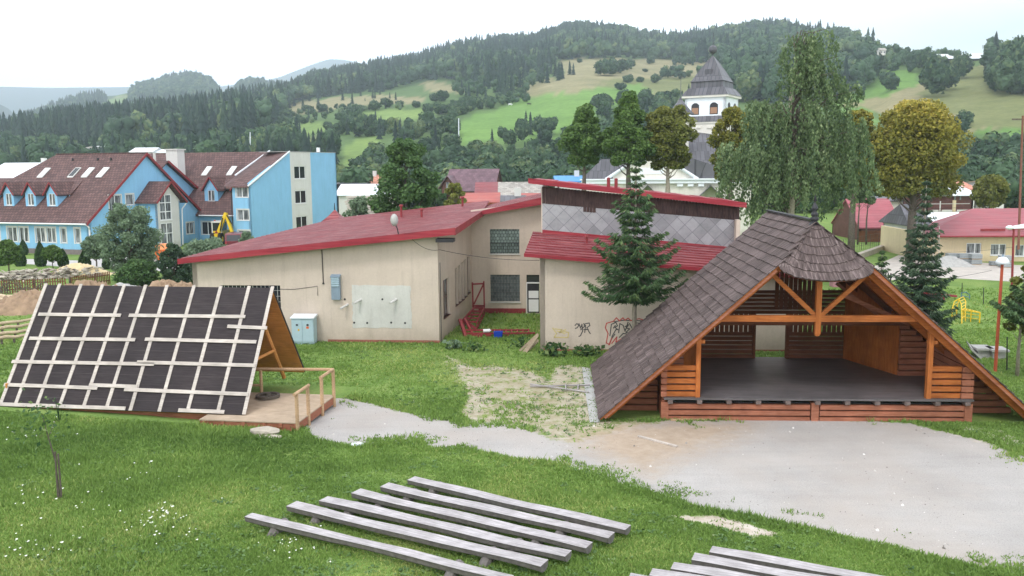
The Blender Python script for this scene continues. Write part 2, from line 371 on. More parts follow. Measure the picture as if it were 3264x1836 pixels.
def axis(lo, hi, st, outs): return np.array(sorted(set([-o for o in outs] + list(outs) + list(np.round(np.arange(lo, hi, st), 3)))))
xs = np.concatenate([[-5100, -3000, -1200, -500, -250, -150, -100, -70, -55, -45, -38, -33], np.arange(-28, 34, 0.16), [36, 40, 46, 52, 60, 72, 90, 120, 180, 300, 600, 1300, 3000, 5100]])
ys = np.concatenate([[-300, -60, -30, -15, -6, 0, 4, 8, 10, 11], np.arange(12, 48, 0.16), np.arange(48, 76, 1.0), [80, 88, 96, 105, 115, 130, 150, 180, 220, 280, 400, 700, 1500, 4000, 7300]])
X, Y = np.meshgrid(xs, ys); P2 = np.stack([X.ravel(), Y.ravel()], 1)
def vn(P, sc, seed=0):     # cheap value noise
    r = np.random.default_rng(seed); T = r.random((256, 256)); q = P / sc; i = np.floor(q).astype(int); f = q - i; f = f * f * (3 - 2 * f)
    g = lambda a, b: T[(i[:, 0] + a) % 256, (i[:, 1] + b) % 256]
    return (g(0, 0) * (1 - f[:, 0]) + g(1, 0) * f[:, 0]) * (1 - f[:, 1]) + (g(0, 1) * (1 - f[:, 0]) + g(1, 1) * f[:, 0]) * f[:, 1]
def fbm(P, sc, seed=0, o=4): return sum(vn(P, sc / 2 ** k, seed + k) * 0.5 ** k for k in range(o)) / (2 - 0.5 ** (o - 1))
Zg = gz(P2[:, 0], P2[:, 1])
near = (P2[:, 0] > -30) & (P2[:, 0] < 36) & (P2[:, 1] > 10) & (P2[:, 1] < 80)
sdg = poly_sd(P2, GRAVEL); sdb = poly_sd(P2, BARE); sdt = poly_sd(P2, TAN); sde = poly_sd(P2, BEIGE); sd2 = poly_sd(P2, EDGE2)
Zg = Zg + np.where(near & (sdg < 0), 0.10 * (fbm(P2, 3.0, 5) - 0.5) * np.clip(-sdg, 0, 1), 0.0) + np.where(near, 0.015 * (fbm(P2, 1.2, 9) - 0.5), 0)
Zg = np.where(P2[:, 1] > 60, np.minimum(Zg, 0), Zg); Zg[P2[:, 1] > 300] = -1.5
def gground():
    t = NT('grass_and_gravel', 0.95, 0.12); v = t.coord(); nb = t.noise(v, 0.5, 5, 0.6); nf = t.noise(v, 2.2, 6, 0.75); nff = t.noise(v, 9, 4, 0.7)
    grass = t.ramp(nb, [(0.30, (0.115, 0.20, 0.05, 1)), (0.52, (0.17, 0.265, 0.068, 1)), (0.75, (0.25, 0.31, 0.10, 1))])
    grass = t.mix(0.6, grass, t.ramp(nff, [(0.3, (0.5, 0.5, 0.5, 1)), (0.7, (1.4, 1.4, 1.4, 1))]), 'MULTIPLY')
    gv = t.ramp(t.noise(v, 0.35, 6, 0.6), [(0.3, (0.365, 0.35, 0.338, 1)), (0.7, (0.465, 0.447, 0.432, 1))])
    peb = t.ramp(t.noise(v, 22, 3, 0.7), [(0.30, (0.62, 0.62, 0.62, 1)), (0.42, (0.95, 0.95, 0.95, 1)), (0.66, (1.04, 1.04, 1.04, 1)), (0.74, (1.35, 1.35, 1.35, 1))])
    gv = t.mix(0.9, gv, peb, 'MULTIPLY')
    gv = t.mix(0.75, gv, t.ramp(t.noise(v, 60, 3, 0.8), [(0.32, (0.6, 0.6, 0.6, 1)), (0.5, (1, 1, 1, 1)), (0.68, (1.3, 1.3, 1.3, 1))]), 'MULTIPLY')
    trk = t.noise(t.coord('Object', (0.10, 1.1, 1), (0, 0, R_(24))), 1.4, 5, 0.7)
    gv = t.mix(0.22, gv, t.ramp(trk, [(0.35, (0.80, 0.78, 0.76, 1)), (0.5, (1, 1, 1, 1)), (0.68, (1.14, 1.13, 1.12, 1))]), 'MULTIPLY')
    gv = t.mix(t.ramp(t.noise(v, 0.16, 4, 0.6), [(0.45, (0, 0, 0, 1)), (0.7, (0.55, 0.55, 0.55, 1))]), gv, (0.42, 0.36, 0.31, 1))
    gv = t.mix(t.ramp(nf, [(0.55, (0, 0, 0, 1)), (0.8, (0.5, 0.5, 0.5, 1))]), gv, (0.50, 0.44, 0.40, 1))
    tan = t.ramp(nf, [(0.3, (0.33, 0.245, 0.165, 1)), (0.7, (0.47, 0.37, 0.275, 1))])
    bare = t.ramp(t.noise(v, 1.3, 6, 0.75), [(0.3, (0.28, 0.22, 0.16, 1)), (0.5, (0.50, 0.44, 0.37, 1)), (0.7, (0.62, 0.58, 0.53, 1))])
    def mask(name, w, nz, a=2.2):   # ragged edge
        s = t.math('MULTIPLY_ADD', t.math('SUBTRACT', nz, 0.5), a, t.attr(name).outputs['Fac'])
        return t.ramp(t.math('MULTIPLY_ADD', s, 1 / w, 0.5), [(0.0, (0, 0, 0, 1)), (1.0, (1, 1, 1, 1))])
    nm = t.noise(v, 1.7, 6, 0.8)
    bsc = t.math('MULTIPLY_ADD', t.math('SUBTRACT', nm, 0.5), 9.0, 0.72); 
    mb = t.math('MULTIPLY', t.math('MINIMUM', t.math('MAXIMUM', t.math('MULTIPLY', bsc, 1.8), 0.0), 1.0), mask('sdb', 0.5, nm, 3.0))
    c = t.mix(mb, grass, bare)
    dry = t.math('MULTIPLY', mask('sdb', 2.5, nm, 3.0), 0.45); c = t.mix(dry, c, (0.22, 0.21, 0.08, 1))
    c = t.mix(mask('sdg', 0.18, nf, 1.6), c, gv)
    c = t.mix(t.math('MULTIPLY', mask('sdt', 1.6, nm, 2.5), 0.8), c, tan)
    c = t.mix(mask('sde', 0.15, nf, 1.0), c, bare)
    c = t.mix(mask('sd2', 0.5, nf, 2.0), c, t.mix(t.ramp(nf, [(0.45, (0, 0, 0, 1)), (0.55, (1, 1, 1, 1))]), grass, bare))
    t.bump(t.noise(v, 18, 4, 0.7), 0.5, 0.02); return t.base(c)
M['ground'] = gground()
nx = len(xs); ny = len(ys)
ii = np.arange(nx * ny).reshape(ny, nx)
FQ = np.stack([ii[:-1, :-1], ii[:-1, 1:], ii[1:, 1:], ii[1:, :-1]], -1).reshape(-1, 4)
cen = P2[FQ].mean(1)
fg = sdg[FQ].mean(1) > 0.0; fb = (sdb[FQ].mean(1) > 0) & ~fg
VG = np.concatenate([P2, Zg[:, None]], 1); at = dict(sdg=np.clip(sdg, -20, 20), sdb=np.clip(sdb, -20, 20), sdt=np.clip(sdt, -20, 20), sde=np.clip(sde, -20, 20), sd2=np.clip(sd2, -20, 20))
for nm, sel in (('ground', ~fg & ~fb), ('gravel_yard', fg), ('bare_ground', fb)):
    fc = FQ[sel]; u, inv = np.unique(fc, return_inverse=True)
    o = mesh_np(nm, VG[u], inv.reshape(fc.shape), M['ground'], col={k: a[u] for k, a in at.items()}, smooth=True); tag(o, kind='structure')

def flat_sheet(name, pts, mat, z=0.004, kind='structure'):
    P = [Gz(p) for p in pts]; m = MB(); m.face([(p[0], p[1], gz(p[0], p[1]) + z) for p in P]); o = m.build(name, mat)
    if o.data.polygons[0].normal.z < 0: o.data.flip_normals()
    return tag(o, kind=kind)
M['pave'] = plain('pale_concrete_paving', (0.47, 0.46, 0.45, 1), 0.9, 0.12, 1.2)
M['lot'] = plain('sandy_gravel_lot', (0.50, 0.46, 0.42, 1), 0.95, 0.16, 1.0)

# ------------------------------------------------------------------ hills (lofted terrain, each with its own distance)
def interp(pts): a = np.array(sorted(pts), float); return lambda x: np.interp(x, a[:, 0], a[:, 1])
HILLS = []
class Hill:   # polar grid: azimuth u (photo px at 2576 scale), radius from r0 to r1, heights rise to the ridge profile
    def __init__(s, name, ridge, r0, r1, u0, u1, nu, nr, z0=-1.5, prof=1.0, seed=0, amp=0.02):
        s.name = name; u = np.linspace(u0, u1, nu); rf = interp(ridge)
        s.u = u; ry = rf(u)
        dirs = np.array([ray(D(a, b)) for a, b in zip(u, ry)]); h = np.hypot(dirs[:, 0], dirs[:, 1])
        s.az = np.stack([dirs[:, 0] / h, dirs[:, 1] / h], 1); s.sl = dirs[:, 2] / h
        R0 = np.interp(u, *zip(*r0)) if isinstance(r0, list) else np.full(nu, r0); R1 = np.interp(u, *zip(*r1)) if isinstance(r1, list) else np.full(nu, float(r1))
        t = np.linspace(0, 1, nr); tb = np.array([1.03, 1.10, 1.25]); T = np.concatenate([t, tb])
        s.R = R0[:, None] + (R1 - R0)[:, None] * T[None]
        ztop = CAMH + s.sl * R1
        f = np.where(T <= 1, T ** prof, 1 - (T - 1) * 1.2)
        s.Z = z0 + (ztop - z0)[:, None] * f[None]
        Pxy = s.az[:, None, :] * s.R[..., None]; q = Pxy.reshape(-1, 2)
        k = np.clip(np.minimum(T, 1 - T) * 6, 0, 1) * (T <= 1)
        s.Z = s.Z + ((fbm(q, (R1.mean() - R0.mean()) * 0.28, seed) - 0.5) * amp * 10).reshape(s.Z.shape) * k[None] * ((ztop - z0)[:, None] * 0.12 + 1.0)
        s.P = np.concatenate([Pxy, s.Z[..., None]], 2); s.nr = nr; s.T = T
        pr = proj(s.P.reshape(-1, 3)) * 2576 / 3264; s.px = pr[:, 0].reshape(s.Z.shape); s.py = pr[:, 1].reshape(s.Z.shape)
        HILLS.append(s)
    def mesh(s, mat, colf):
        nu, nt_ = s.Z.shape; ii = np.arange(nu * nt_).reshape(nu, nt_)
        Fc = np.stack([ii[:-1, :-1], ii[1:, :-1], ii[1:, 1:], ii[:-1, 1:]], -1).reshape(-1, 4)
        return tag(mesh_np(s.name, s.P.reshape(-1, 3), Fc, mat, smooth=True, col=dict(field=colf(np.stack([s.px.ravel(), s.py.ravel()], 1)))), kind='structure')
    def at(s, px, py):   # pixel arrays (2576 scale) -> points on the visible hill face
        px = np.atleast_1d(px).astype(float); py = np.atleast_1d(py).astype(float); out = np.full((len(px), 3), np.nan)
        iu = np.interp(px, s.px[:, 0], np.arange(len(s.u)))
        for k in range(len(px)):
            i = int(iu[k]); f = iu[k] - i; j = min(i + 1, len(s.u) - 1)
            col = s.P[i, :s.nr] * (1 - f) + s.P[j, :s.nr] * f; pyc = s.py[i, :s.nr] * (1 - f) + s.py[j, :s.nr] * f
            pyc = np.minimum.accumulate(pyc)
            if py[k] > pyc[0] or py[k] < pyc[-1]: continue
            t = np.interp(-py[k], -pyc, np.arange(s.nr)); a = int(t); b = min(a + 1, s.nr - 1); out[k] = col[a] * (1 - (t - a)) + col[b] * (t - a)
        return out
RM_ = [(-900, 372), (-300, 360), (0, 356), (150, 332), (300, 312), (450, 298), (560, 280), (640, 268), (700, 250), (740, 228), (800, 205), (900, 188), (960, 176), (1060, 160), (1100, 143), (1200, 120), (1350, 110), (1372, 98), (1430, 84), (1480, 80), (1560, 88), (1620, 106), (1700, 110), (1760, 102), (1800, 98), (1860, 86), (1900, 82), (1960, 80), (2040, 92), (2120, 115), (2200, 136), (2260, 142), (2330, 146), (2400, 147), (2500, 150), (2576, 150), (2900, 150), (3400, 175)]
RB_ = [(-900, 345), (-300, 335), (0, 320), (60, 300), (100, 285), (160, 262), (200, 250), (250, 242), (290, 241), (330, 232), (350, 220), (400, 208), (440, 196), (480, 192), (520, 200), (545, 225), (556, 236), (580, 228), (592, 228), (605, 215), (640, 207), (690, 218), (760, 222), (900, 196), (980, 158), (1040, 145), (1090, 152), (1200, 190), (1500, 190)]
main = Hill('hillside', RM_, 235, [(-900, 900), (600, 950), (760, 1250), (1400, 1350), (2000, 1150), (2250, 640), (2576, 560), (3400, 560)], -900, 3400, 330, 46, prof=1.05, seed=3, amp=0.018)
back = Hill('wooded_hills', RB_, 1000, 2300, -900, 1500, 200, 30, z0=20, prof=1.0, seed=8, amp=0.012)
farm = Hill('far_mountains', [(-900, 226), (-200, 214), (0, 218), (120, 221), (330, 219), (560, 217), (600, 212), (650, 205), (700, 196), (760, 172), (800, 157), (833, 148), (870, 151), (925, 163), (990, 168), (1060, 185), (1300, 200)], 3500, 6500, -900, 1300, 90, 14, z0=0, seed=21, amp=0.006)
spur = Hill('dark_far_slope', [(-900, 215), (-100, 240), (0, 262), (25, 275), (48, 300), (90, 330), (200, 350)], 2500, 3600, -900, 200, 50, 10, z0=0, seed=5, amp=0.006)
FG = (0.15, 0.27, 0.07); FG2 = (0.19, 0.28, 0.085); TANC = (0.27, 0.25, 0.14); OLV = (0.18, 0.20, 0.085); FOR = (0.05, 0.08, 0.035); GRN = (0.10, 0.165, 0.06)
FIELDS_M = [   # photo outlines of the meadows (2576 scale), drawn in order
    (TANC, [(1300, 215), (1420, 190), (1400, 150), (1500, 145), (1800, 150), (1800, 200), (1730, 215), (1600, 232), (1480, 240), (1330, 252)]),
    (OLV, [(1500, 200), (1800, 190), (1860, 240), (1700, 245), (1560, 245)]),
    (FG, [(1150, 322), (1170, 300), (1330, 245), (1500, 222), (1620, 213), (1640, 235), (1560, 262), (1480, 300), (1400, 335), (1300, 355), (1180, 362), (1130, 345)]),
    (FG2, [(880, 295), (960, 278), (1060, 272), (1080, 295), (1000, 312), (930, 305), (880, 302)]),
    (FG2, [(630, 345), (690, 318), (760, 312), (830, 310), (830, 325), (720, 345), (650, 352)]),
    (TANC, [(720, 262), (830, 245), (960, 240), (1080, 250), (1060, 262), (960, 262), (860, 272), (780, 285), (730, 290)]),
    (TANC, [(1060, 208), (1110, 205), (1180, 225), (1160, 235), (1080, 228)]),
    (OLV, [(640, 365), (760, 345), (830, 345), (850, 372), (760, 382), (650, 380)]),
    (FG2, [(860, 400), (870, 360), (960, 345), (960, 380), (900, 430)]),
    (OLV, [(1120, 445), (1160, 415), (1220, 405), (1260, 440)]),
    (FG, [(2080, 215), (2200, 205), (2260, 188), (2300, 180), (2300, 225), (2230, 260), (2180, 300), (2110, 300)]),
    (FG, [(2200, 212), (2230, 170), (2300, 178), (2310, 210)]),
    (TANC, [(2110, 262), (2240, 240), (2300, 215), (2420, 180), (2490, 155), (2600, 150), (2700, 330), (2450, 330), (2380, 350), (2210, 280)]),
    (OLV, [(2300, 235), (2440, 170), (2700, 160), (2700, 320), (2440, 325), (2400, 290)]),
    (FG, [(2120, 290), (2180, 290), (2210, 300), (2180, 330), (2130, 330)]),
    (FG, [(2450, 328), (2600, 318), (3000, 320), (3000, 345), (2600, 352), (2500, 358)]),
]
FIELDS_B = [(FG2, [(190, 300), (230, 268), (300, 240), (340, 235), (330, 280), (280, 300), (210, 306)]), (FG, [(553, 262), (556, 226), (592, 222), (596, 250), (570, 275)]), (TANC, [(290, 245), (330, 237), (326, 245)]), (OLV, [(30, 360), (90, 318), (180, 300), (150, 318), (80, 350)])]
def colf(fields, basec):
    def f(p):
        c = np.tile(np.array(basec), (len(p), 1)).astype(float)
        wob = np.stack([vn(p, 14, 50), vn(p, 14, 51)], 1) - 0.5
        for colr, poly in fields:
            c[poly_sd(p + wob * 8, poly) > 0] = colr
        return c
    return f
def hillmat(name, sc):
    t = NT(name, 0.95, 0.1); v = t.coord(); c = t.attr('field').outputs['Color']
    c = t.mix(0.7, c, t.ramp(t.noise(v, 0.03 * sc, 6, 0.7), [(0.3, (0.6, 0.66, 0.6, 1)), (0.7, (1.3, 1.22, 1.25, 1))]), 'MULTIPLY')
    c = t.mix(0.4, c, t.ramp(t.noise(v, 0.4 * sc, 3, 0.7), [(0.3, (0.6, 0.6, 0.6, 1)), (0.7, (1.3, 1.3, 1.3, 1))]), 'MULTIPLY')
    return t.base(c)
M['hill'] = hillmat('meadow_slopes', 1.0)
main.mesh(M['hill'], colf(FIELDS_M, GRN)); back.mesh(M['hill'], colf(FIELDS_B, FOR))
farm.mesh(M['hill'], colf([], (0.05, 0.08, 0.05))); spur.mesh(M['hill'], colf([], (0.03, 0.05, 0.03)))

# ------------------------------------------------------------------ far trees
M['far_con'] = leafmat('distant_spruce_foliage', (0.006, 0.016, 0.014, 1), (0.018, 0.038, 0.026, 1), (0.035, 0.060, 0.034, 1), 0.1)
M['far_dec'] = leafmat('distant_broadleaf_foliage', (0.013, 0.033, 0.019, 1), (0.045, 0.085, 0.040, 1), (0.11, 0.14, 0.055, 1), 0.15)
def con_proto(seed, tiers=6, n=8):
    r = np.random.default_rng(seed); V = []; Fc = []
    for k in range(tiers):
        z0 = 0.06 + 0.94 * k / tiers; z1 = min(1.0, z0 + 1.55 / tiers); rad = 0.5 * (1 - z0) ** 0.85 * 0.42 + 0.012; b = len(V); V.append((0, 0, z1))
        for i in range(n):
            a = 2 * math.pi * (i + 0.5 * (k % 2)) / n + r.uniform(-.2, .2); q = rad * r.uniform(0.75, 1.25); V.append((q * math.cos(a), q * math.sin(a), z0 - r.uniform(0, 0.03)))
            V.append((q * .45 * math.cos(a + math.pi / n), q * .45 * math.sin(a + math.pi / n), z0 + 0.03))
        for i in range(2 * n): Fc.append((b, b + 1 + i, b + 1 + (i + 1) % (2 * n)))
    return np.array(V), np.array(Fc)
def dec_proto(seed, cards=150, asp=1.0, lumps=9):
    r = np.random.default_rng(seed); V = []; Fc = []
    # a lumpy core, then leaf clumps over it
    c = r.normal(size=(lumps, 3)); c /= np.linalg.norm(c, axis=1)[:, None]; c = c * r.uniform(0.12, 0.30, (lumps, 1)) * [1, 1, asp] + [0, 0, 0.56]; rad = r.uniform(0.17, 0.27, lumps)
    for k in range(cards):
        i = r.integers(lumps); d = r.normal(size=3); d /= np.linalg.norm(d); p = c[i] + d * rad[i] * r.uniform(0.75, 1.08)
        if p[2] < 0.12: p[2] = 0.12 + r.random() * 0.1
        t = np.cross(d, r.normal(size=3)); t /= np.linalg.norm(t); u = np.cross(d + r.normal(size=3) * 0.5, t); u /= np.linalg.norm(u); s = r.uniform(0.035, 0.08)
        b = len(V); V += [p - t * s - u * s * .7, p + t * s * .8 - u * s, p + u * s * 1.3]; Fc.append((b, b + 1, b + 2))
    bm = bmesh.new()
    for i in range(lumps):
        b = len(V); m = MB(); m.blob((c[i][0], c[i][1], c[i][2]), rad[i] * 0.86, 1, 0.12, random.Random(seed * 50 + i)); V += [np.array(v) for v in m.v]; Fc += [tuple(b + q for q in f) for f in m.f]
    bm.free(); return np.array(V), np.array(Fc)
CONS = [con_proto(s) for s in range(4)]; DECS = [dec_proto(10 + s) for s in range(5)]; DECN = [dec_proto(30 + s, 1100, 1.15, 16) for s in range(4)]
BUSHP = [dec_proto(60 + s, 500, 0.6, 10) for s in range(3)]
def merge(protos, pos, hs, wid, name, mat, seed=0, top=0.35):
    r = np.random.default_rng(seed); VV = []; FF = []; TT = []; b = 0; pick = r.integers(len(protos), size=len(pos))
    for k, (pv, pf) in enumerate(protos):
        s_ = pick == k; n = s_.sum()
        if not n: continue
        a = r.uniform(0, 6.28, n); c, q = np.cos(a), np.sin(a); h = hs[s_]; w_ = wid[s_]; P = pos[s_]
        x = pv[None, :, 0] * w_[:, None]; y = pv[None, :, 1] * w_[:, None]; z = pv[None, :, 2] * h[:, None]
        V = np.stack([P[:, 0:1] + x * c[:, None] - y * q[:, None], P[:, 1:2] + x * q[:, None] + y * c[:, None], P[:, 2:3] + z], -1)
        VV.append(V.reshape(-1, 3)); FF.append((pf[None] + (np.arange(n) * len(pv))[:, None, None] + b).reshape(-1, 3)); b += n * len(pv)
        tt = np.repeat(r.random(n) * 0.75, len(pf)) + r.random(n * len(pf)) * 0.3; TT.append(tt)
    return mesh_np(name, np.concatenate(VV), np.concatenate(FF), mat, tint=np.concatenate(TT))
# woods: (hill, polygon, conifer share, spacing m, height m)
WOODS = [
    (main, [(700, 250), (740, 228), (800, 205), (900, 188), (960, 176), (1060, 160), (1100, 143), (1200, 120), (1350, 110), (1372, 98), (1430, 84), (1480, 80), (1560, 88), (1620, 106), (1700, 110), (1760, 102), (1800, 98), (1860, 120), (1780, 160), (1700, 150), (1560, 148), (1480, 148), (1400, 152), (1380, 175), (1300, 205), (1200, 215), (1120, 200), (1060, 205), (960, 232), (850, 240), (720, 262)], 0.72, 8.5, 17),
    (main, [(1100, 205), (1320, 170), (1440, 178), (1440, 200), (1350, 215), (1330, 235), (1240, 262), (1160, 262), (1150, 235)], 0.5, 10, 11),
    (main, [(1240, 238), (1330, 232), (1340, 255), (1290, 265), (1150, 285), (1120, 262)], 0.15, 8, 6.5),
    (main, [(0, 360), (150, 332), (300, 312), (450, 298), (560, 280), (640, 268), (700, 250), (730, 262), (720, 292), (640, 340), (620, 365), (480, 372), (300, 372), (120, 378), (0, 380)], 0.8, 8.5, 20),
    (main, [(-900, 372), (0, 356), (0, 392), (60, 382), (60, 420), (-900, 420)], 0.3, 9, 14),
    (main, [(140, 362), (620, 345), (700, 335), (850, 350), (850, 450), (0, 450), (0, 365)], 0.3, 9, 12),
    (main, [(780, 245), (860, 240), (960, 238), (1000, 244), (900, 252), (800, 258)], 0.5, 13, 9),
    (main, [(700, 290), (850, 262), (980, 262), (1060, 265), (1120, 262), (1250, 262), (1160, 290), (1140, 300), (1080, 288), (1000, 276), (900, 290), (860, 300), (700, 322)], 0.12, 10, 6),
    (main, [(850, 300), (900, 290), (980, 305), (1080, 300), (1130, 340), (1090, 372), (990, 365), (940, 345), (860, 345), (840, 330)], 0.15, 10, 9),
    (main, [(940, 372), (1050, 360), (1130, 365), (1200, 372), (1300, 362), (1400, 345), (1480, 305), (1520, 300), (1560, 330), (1500, 500), (850, 500), (850, 430)], 0.12, 9, 9.5),
    (main, [(1500, 260), (1570, 235), (1700, 232), (1800, 215), (1840, 250), (1820, 330), (1560, 340), (1520, 310)], 0.1, 9.5, 9),
    (main, [(1500, 330), (1900, 310), (2300, 340), (2300, 520), (1500, 520)], 0.1, 9, 13),
    (main, [(1800, 98), (1860, 86), (1900, 82), (1960, 80), (2040, 92), (2120, 115), (2200, 136), (2215, 175), (2170, 230), (2080, 262), (1850, 262), (1830, 180), (1790, 150)], 0.3, 8.5, 17),
    (main, [(1500, 172), (1530, 155), (1590, 160), (1585, 178), (1520, 190)], 0.0, 8, 9),
    (main, [(1640, 190), (1680, 176), (1790, 172), (1800, 195), (1700, 205)], 0.1, 8, 10),
    (main, [(1680, 152), (1760, 140), (1780, 160), (1700, 168)], 0.1, 8, 9),
    (main, [(2216, 140), (2330, 150), (2430, 152), (2420, 180), (2370, 200), (2300, 185), (2240, 182), (2216, 170)], 0.05, 7, 9),
    (main, [(2495, 152), (2576, 150), (2900, 150), (2900, 250), (2576, 245), (2500, 240)], 0.25, 7, 15),
    (main, [(2280, 300), (2420, 330), (2470, 362), (2600, 362), (2900, 350), (2900, 520), (2300, 520)], 0.08, 7.5, 11),
    (main, [(1130, 405), (1300, 400), (1500, 395), (1500, 520), (1130, 520)], 0.0, 6, 9),
    (back, [(0, 322), (60, 302), (100, 287), (160, 264), (200, 252), (250, 244), (268, 255), (240, 275), (170, 300), (90, 325), (20, 360), (0, 365)], 0.6, 12, 17),
    (back, [(150, 300), (195, 285), (215, 320), (150, 330), (60, 350), (100, 328)], 0.1, 12, 14),
    (back, [(-900, 345), (0, 320), (0, 370), (-900, 370)], 0.5, 16, 17),
    (back, [(322, 262), (332, 234), (350, 222), (400, 210), (440, 198), (480, 194), (520, 202), (545, 227), (553, 245), (560, 270), (520, 300), (400, 310), (310, 305), (300, 280)], 0.22, 11.5, 18),
    (back, [(590, 232), (605, 217), (640, 209), (690, 220), (760, 224), (760, 250), (600, 285), (585, 260)], 0.25, 12, 18),
    (back, [(900, 198), (980, 160), (1040, 147), (1090, 154), (1120, 170), (900, 215)], 0.5, 13, 17),
]
pc, hc, pd_, hd, pn, hn = [], [], [], [], [], []
for k, (hl, poly, cs, sp, ht) in enumerate(WOODS):
    r = np.random.default_rng(100 + k); a = np.array(poly, float); x0, y0 = a.min(0); x1, y1 = a.max(0)
    if hl is main: mj = (hl.P[:, :hl.nr].reshape(-1, 3))
    sel = (hl.px > x0 - 5) & (hl.px < x1 + 5)
    pts = hl.P.reshape(-1, 3)
    # jittered sampling over the hill grid cells, weighted by cell area
    nu, nr_ = hl.Z.shape
    Pc = hl.P[:, :hl.nr]; A0 = np.linalg.norm(np.cross(Pc[1:, :-1] - Pc[:-1, :-1], Pc[:-1, 1:] - Pc[:-1, :-1]), axis=-1)
    prc = np.stack([hl.px[:-1, :hl.nr - 1], hl.py[:-1, :hl.nr - 1]], -1).reshape(-1, 2)
    box = (prc[:, 0] > x0 - 30) & (prc[:, 0] < x1 + 30) & (prc[:, 1] > y0 - 30) & (prc[:, 1] < y1 + 30)
    lam = A0.reshape(-1) / sp ** 2 * box; n = r.poisson(lam); idx = np.repeat(np.arange(len(n)), n); i, j = idx // (hl.nr - 1), idx % (hl.nr - 1)
    fu, fv = r.random(len(idx)), r.random(len(idx))
    P = (Pc[i, j] * ((1 - fu) * (1 - fv))[:, None] + Pc[i + 1, j] * (fu * (1 - fv))[:, None] + Pc[i, j + 1] * ((1 - fu) * fv)[:, None] + Pc[i + 1, j + 1] * (fu * fv)[:, None])
    q = proj(P) * 2576 / 3264; ok = poly_sd(q, poly) > -1.0
    P = P[ok]; tp = P.copy(); tp[:, 2] += ht * 0.6; qt = proj(tp) * 2576 / 3264; rg = np.interp(qt[:, 0], hl.px[:, hl.nr - 1], hl.py[:, hl.nr - 1])
    P = P[(poly_sd(qt, poly) > -3) | (qt[:, 1] < rg + 3)]; clus = fbm(P[:, :2], 70, 77 + k); isc = r.random(len(P)) < np.clip(cs + (clus - 0.5) * 2.2 * (0.1 < cs < 0.9), 0, 1)
    h = ht * r.uniform(0.7, 1.2, len(P)); P[:, 2] -= 0.6; rr = np.hypot(P[:, 0], P[:, 1])
    pc.append(P[isc]); hc.append(h[isc] * 1.12); nr2 = (~isc) & (rr < 520); fr2 = (~isc) & (rr >= 520)
    pd_.append(P[fr2]); hd.append(h[fr2] * 0.95); pn.append(P[nr2]); hn.append(h[nr2] * 0.9)
r = np.random.default_rng(5)   # valley trees on the flat between the village and the slopes
xx = r.uniform(-75, 190, 620); yy = r.uniform(165, 262, 620); ok = (xx > -58 + 0 * yy); q = proj(np.stack([xx, yy, np.zeros(620)], 1))[:, 0]; ok &= (q > 1050)
pn.append(np.stack([xx, yy, np.full(620, -.8)], 1)[ok]); hn.append(r.uniform(6.5, 10.5, ok.sum()))
pc, hc, pd_, hd, pn, hn = map(np.concatenate, (pc, hc, pd_, hd, pn, hn))
print('FOREST', len(pc), len(pd_), len(pn))
# ------------------------------------------------------------------ building helpers
def wall(mb, p0, u, L, top, holes=(), t=0.25, zb=0.0, inward=None):
    """vertical wall; outer face runs from p0 along unit u for L; top = [(s,z)...]; holes = [(s0,s1,z0,z1)]"""
    u = np.array(u, float); u /= np.linalg.norm(u); nrm = np.array([-u[1], u[0]]) if inward is None else np.array(inward, float)
    tf = lambda s: float(np.interp(s, [a for a, _ in top], [b for _, b in top]))
    ss = sorted({0.0, float(L)} | {float(a) for a, _ in top if 0 < a < L} | {float(v) for h in holes for v in h[:2] if 0 < v < L})
    def P(s, z, d): q = np.array(p0[:2]) + u * s + nrm * d; return (q[0], q[1], z)
    for a, b in zip(ss[:-1], ss[1:]):
        mid = (a + b) / 2; hs = sorted((h[2], h[3]) for h in holes if h[0] < mid < h[1]); z = zb
        for h0, h1 in hs + [(None, None)]:
            za, zb_ = (h0, h0) if h0 is not None else (tf(a), tf(b))
            if max(za, zb_) > z + 1e-4: mb.hull8([P(a, z, 0), P(b, z, 0), P(b, z, t), P(a, z, t), P(a, za, 0), P(b, zb_, 0), P(b, zb_, t), P(a, za, t)])
            if h0 is not None: z = h1
    return mb
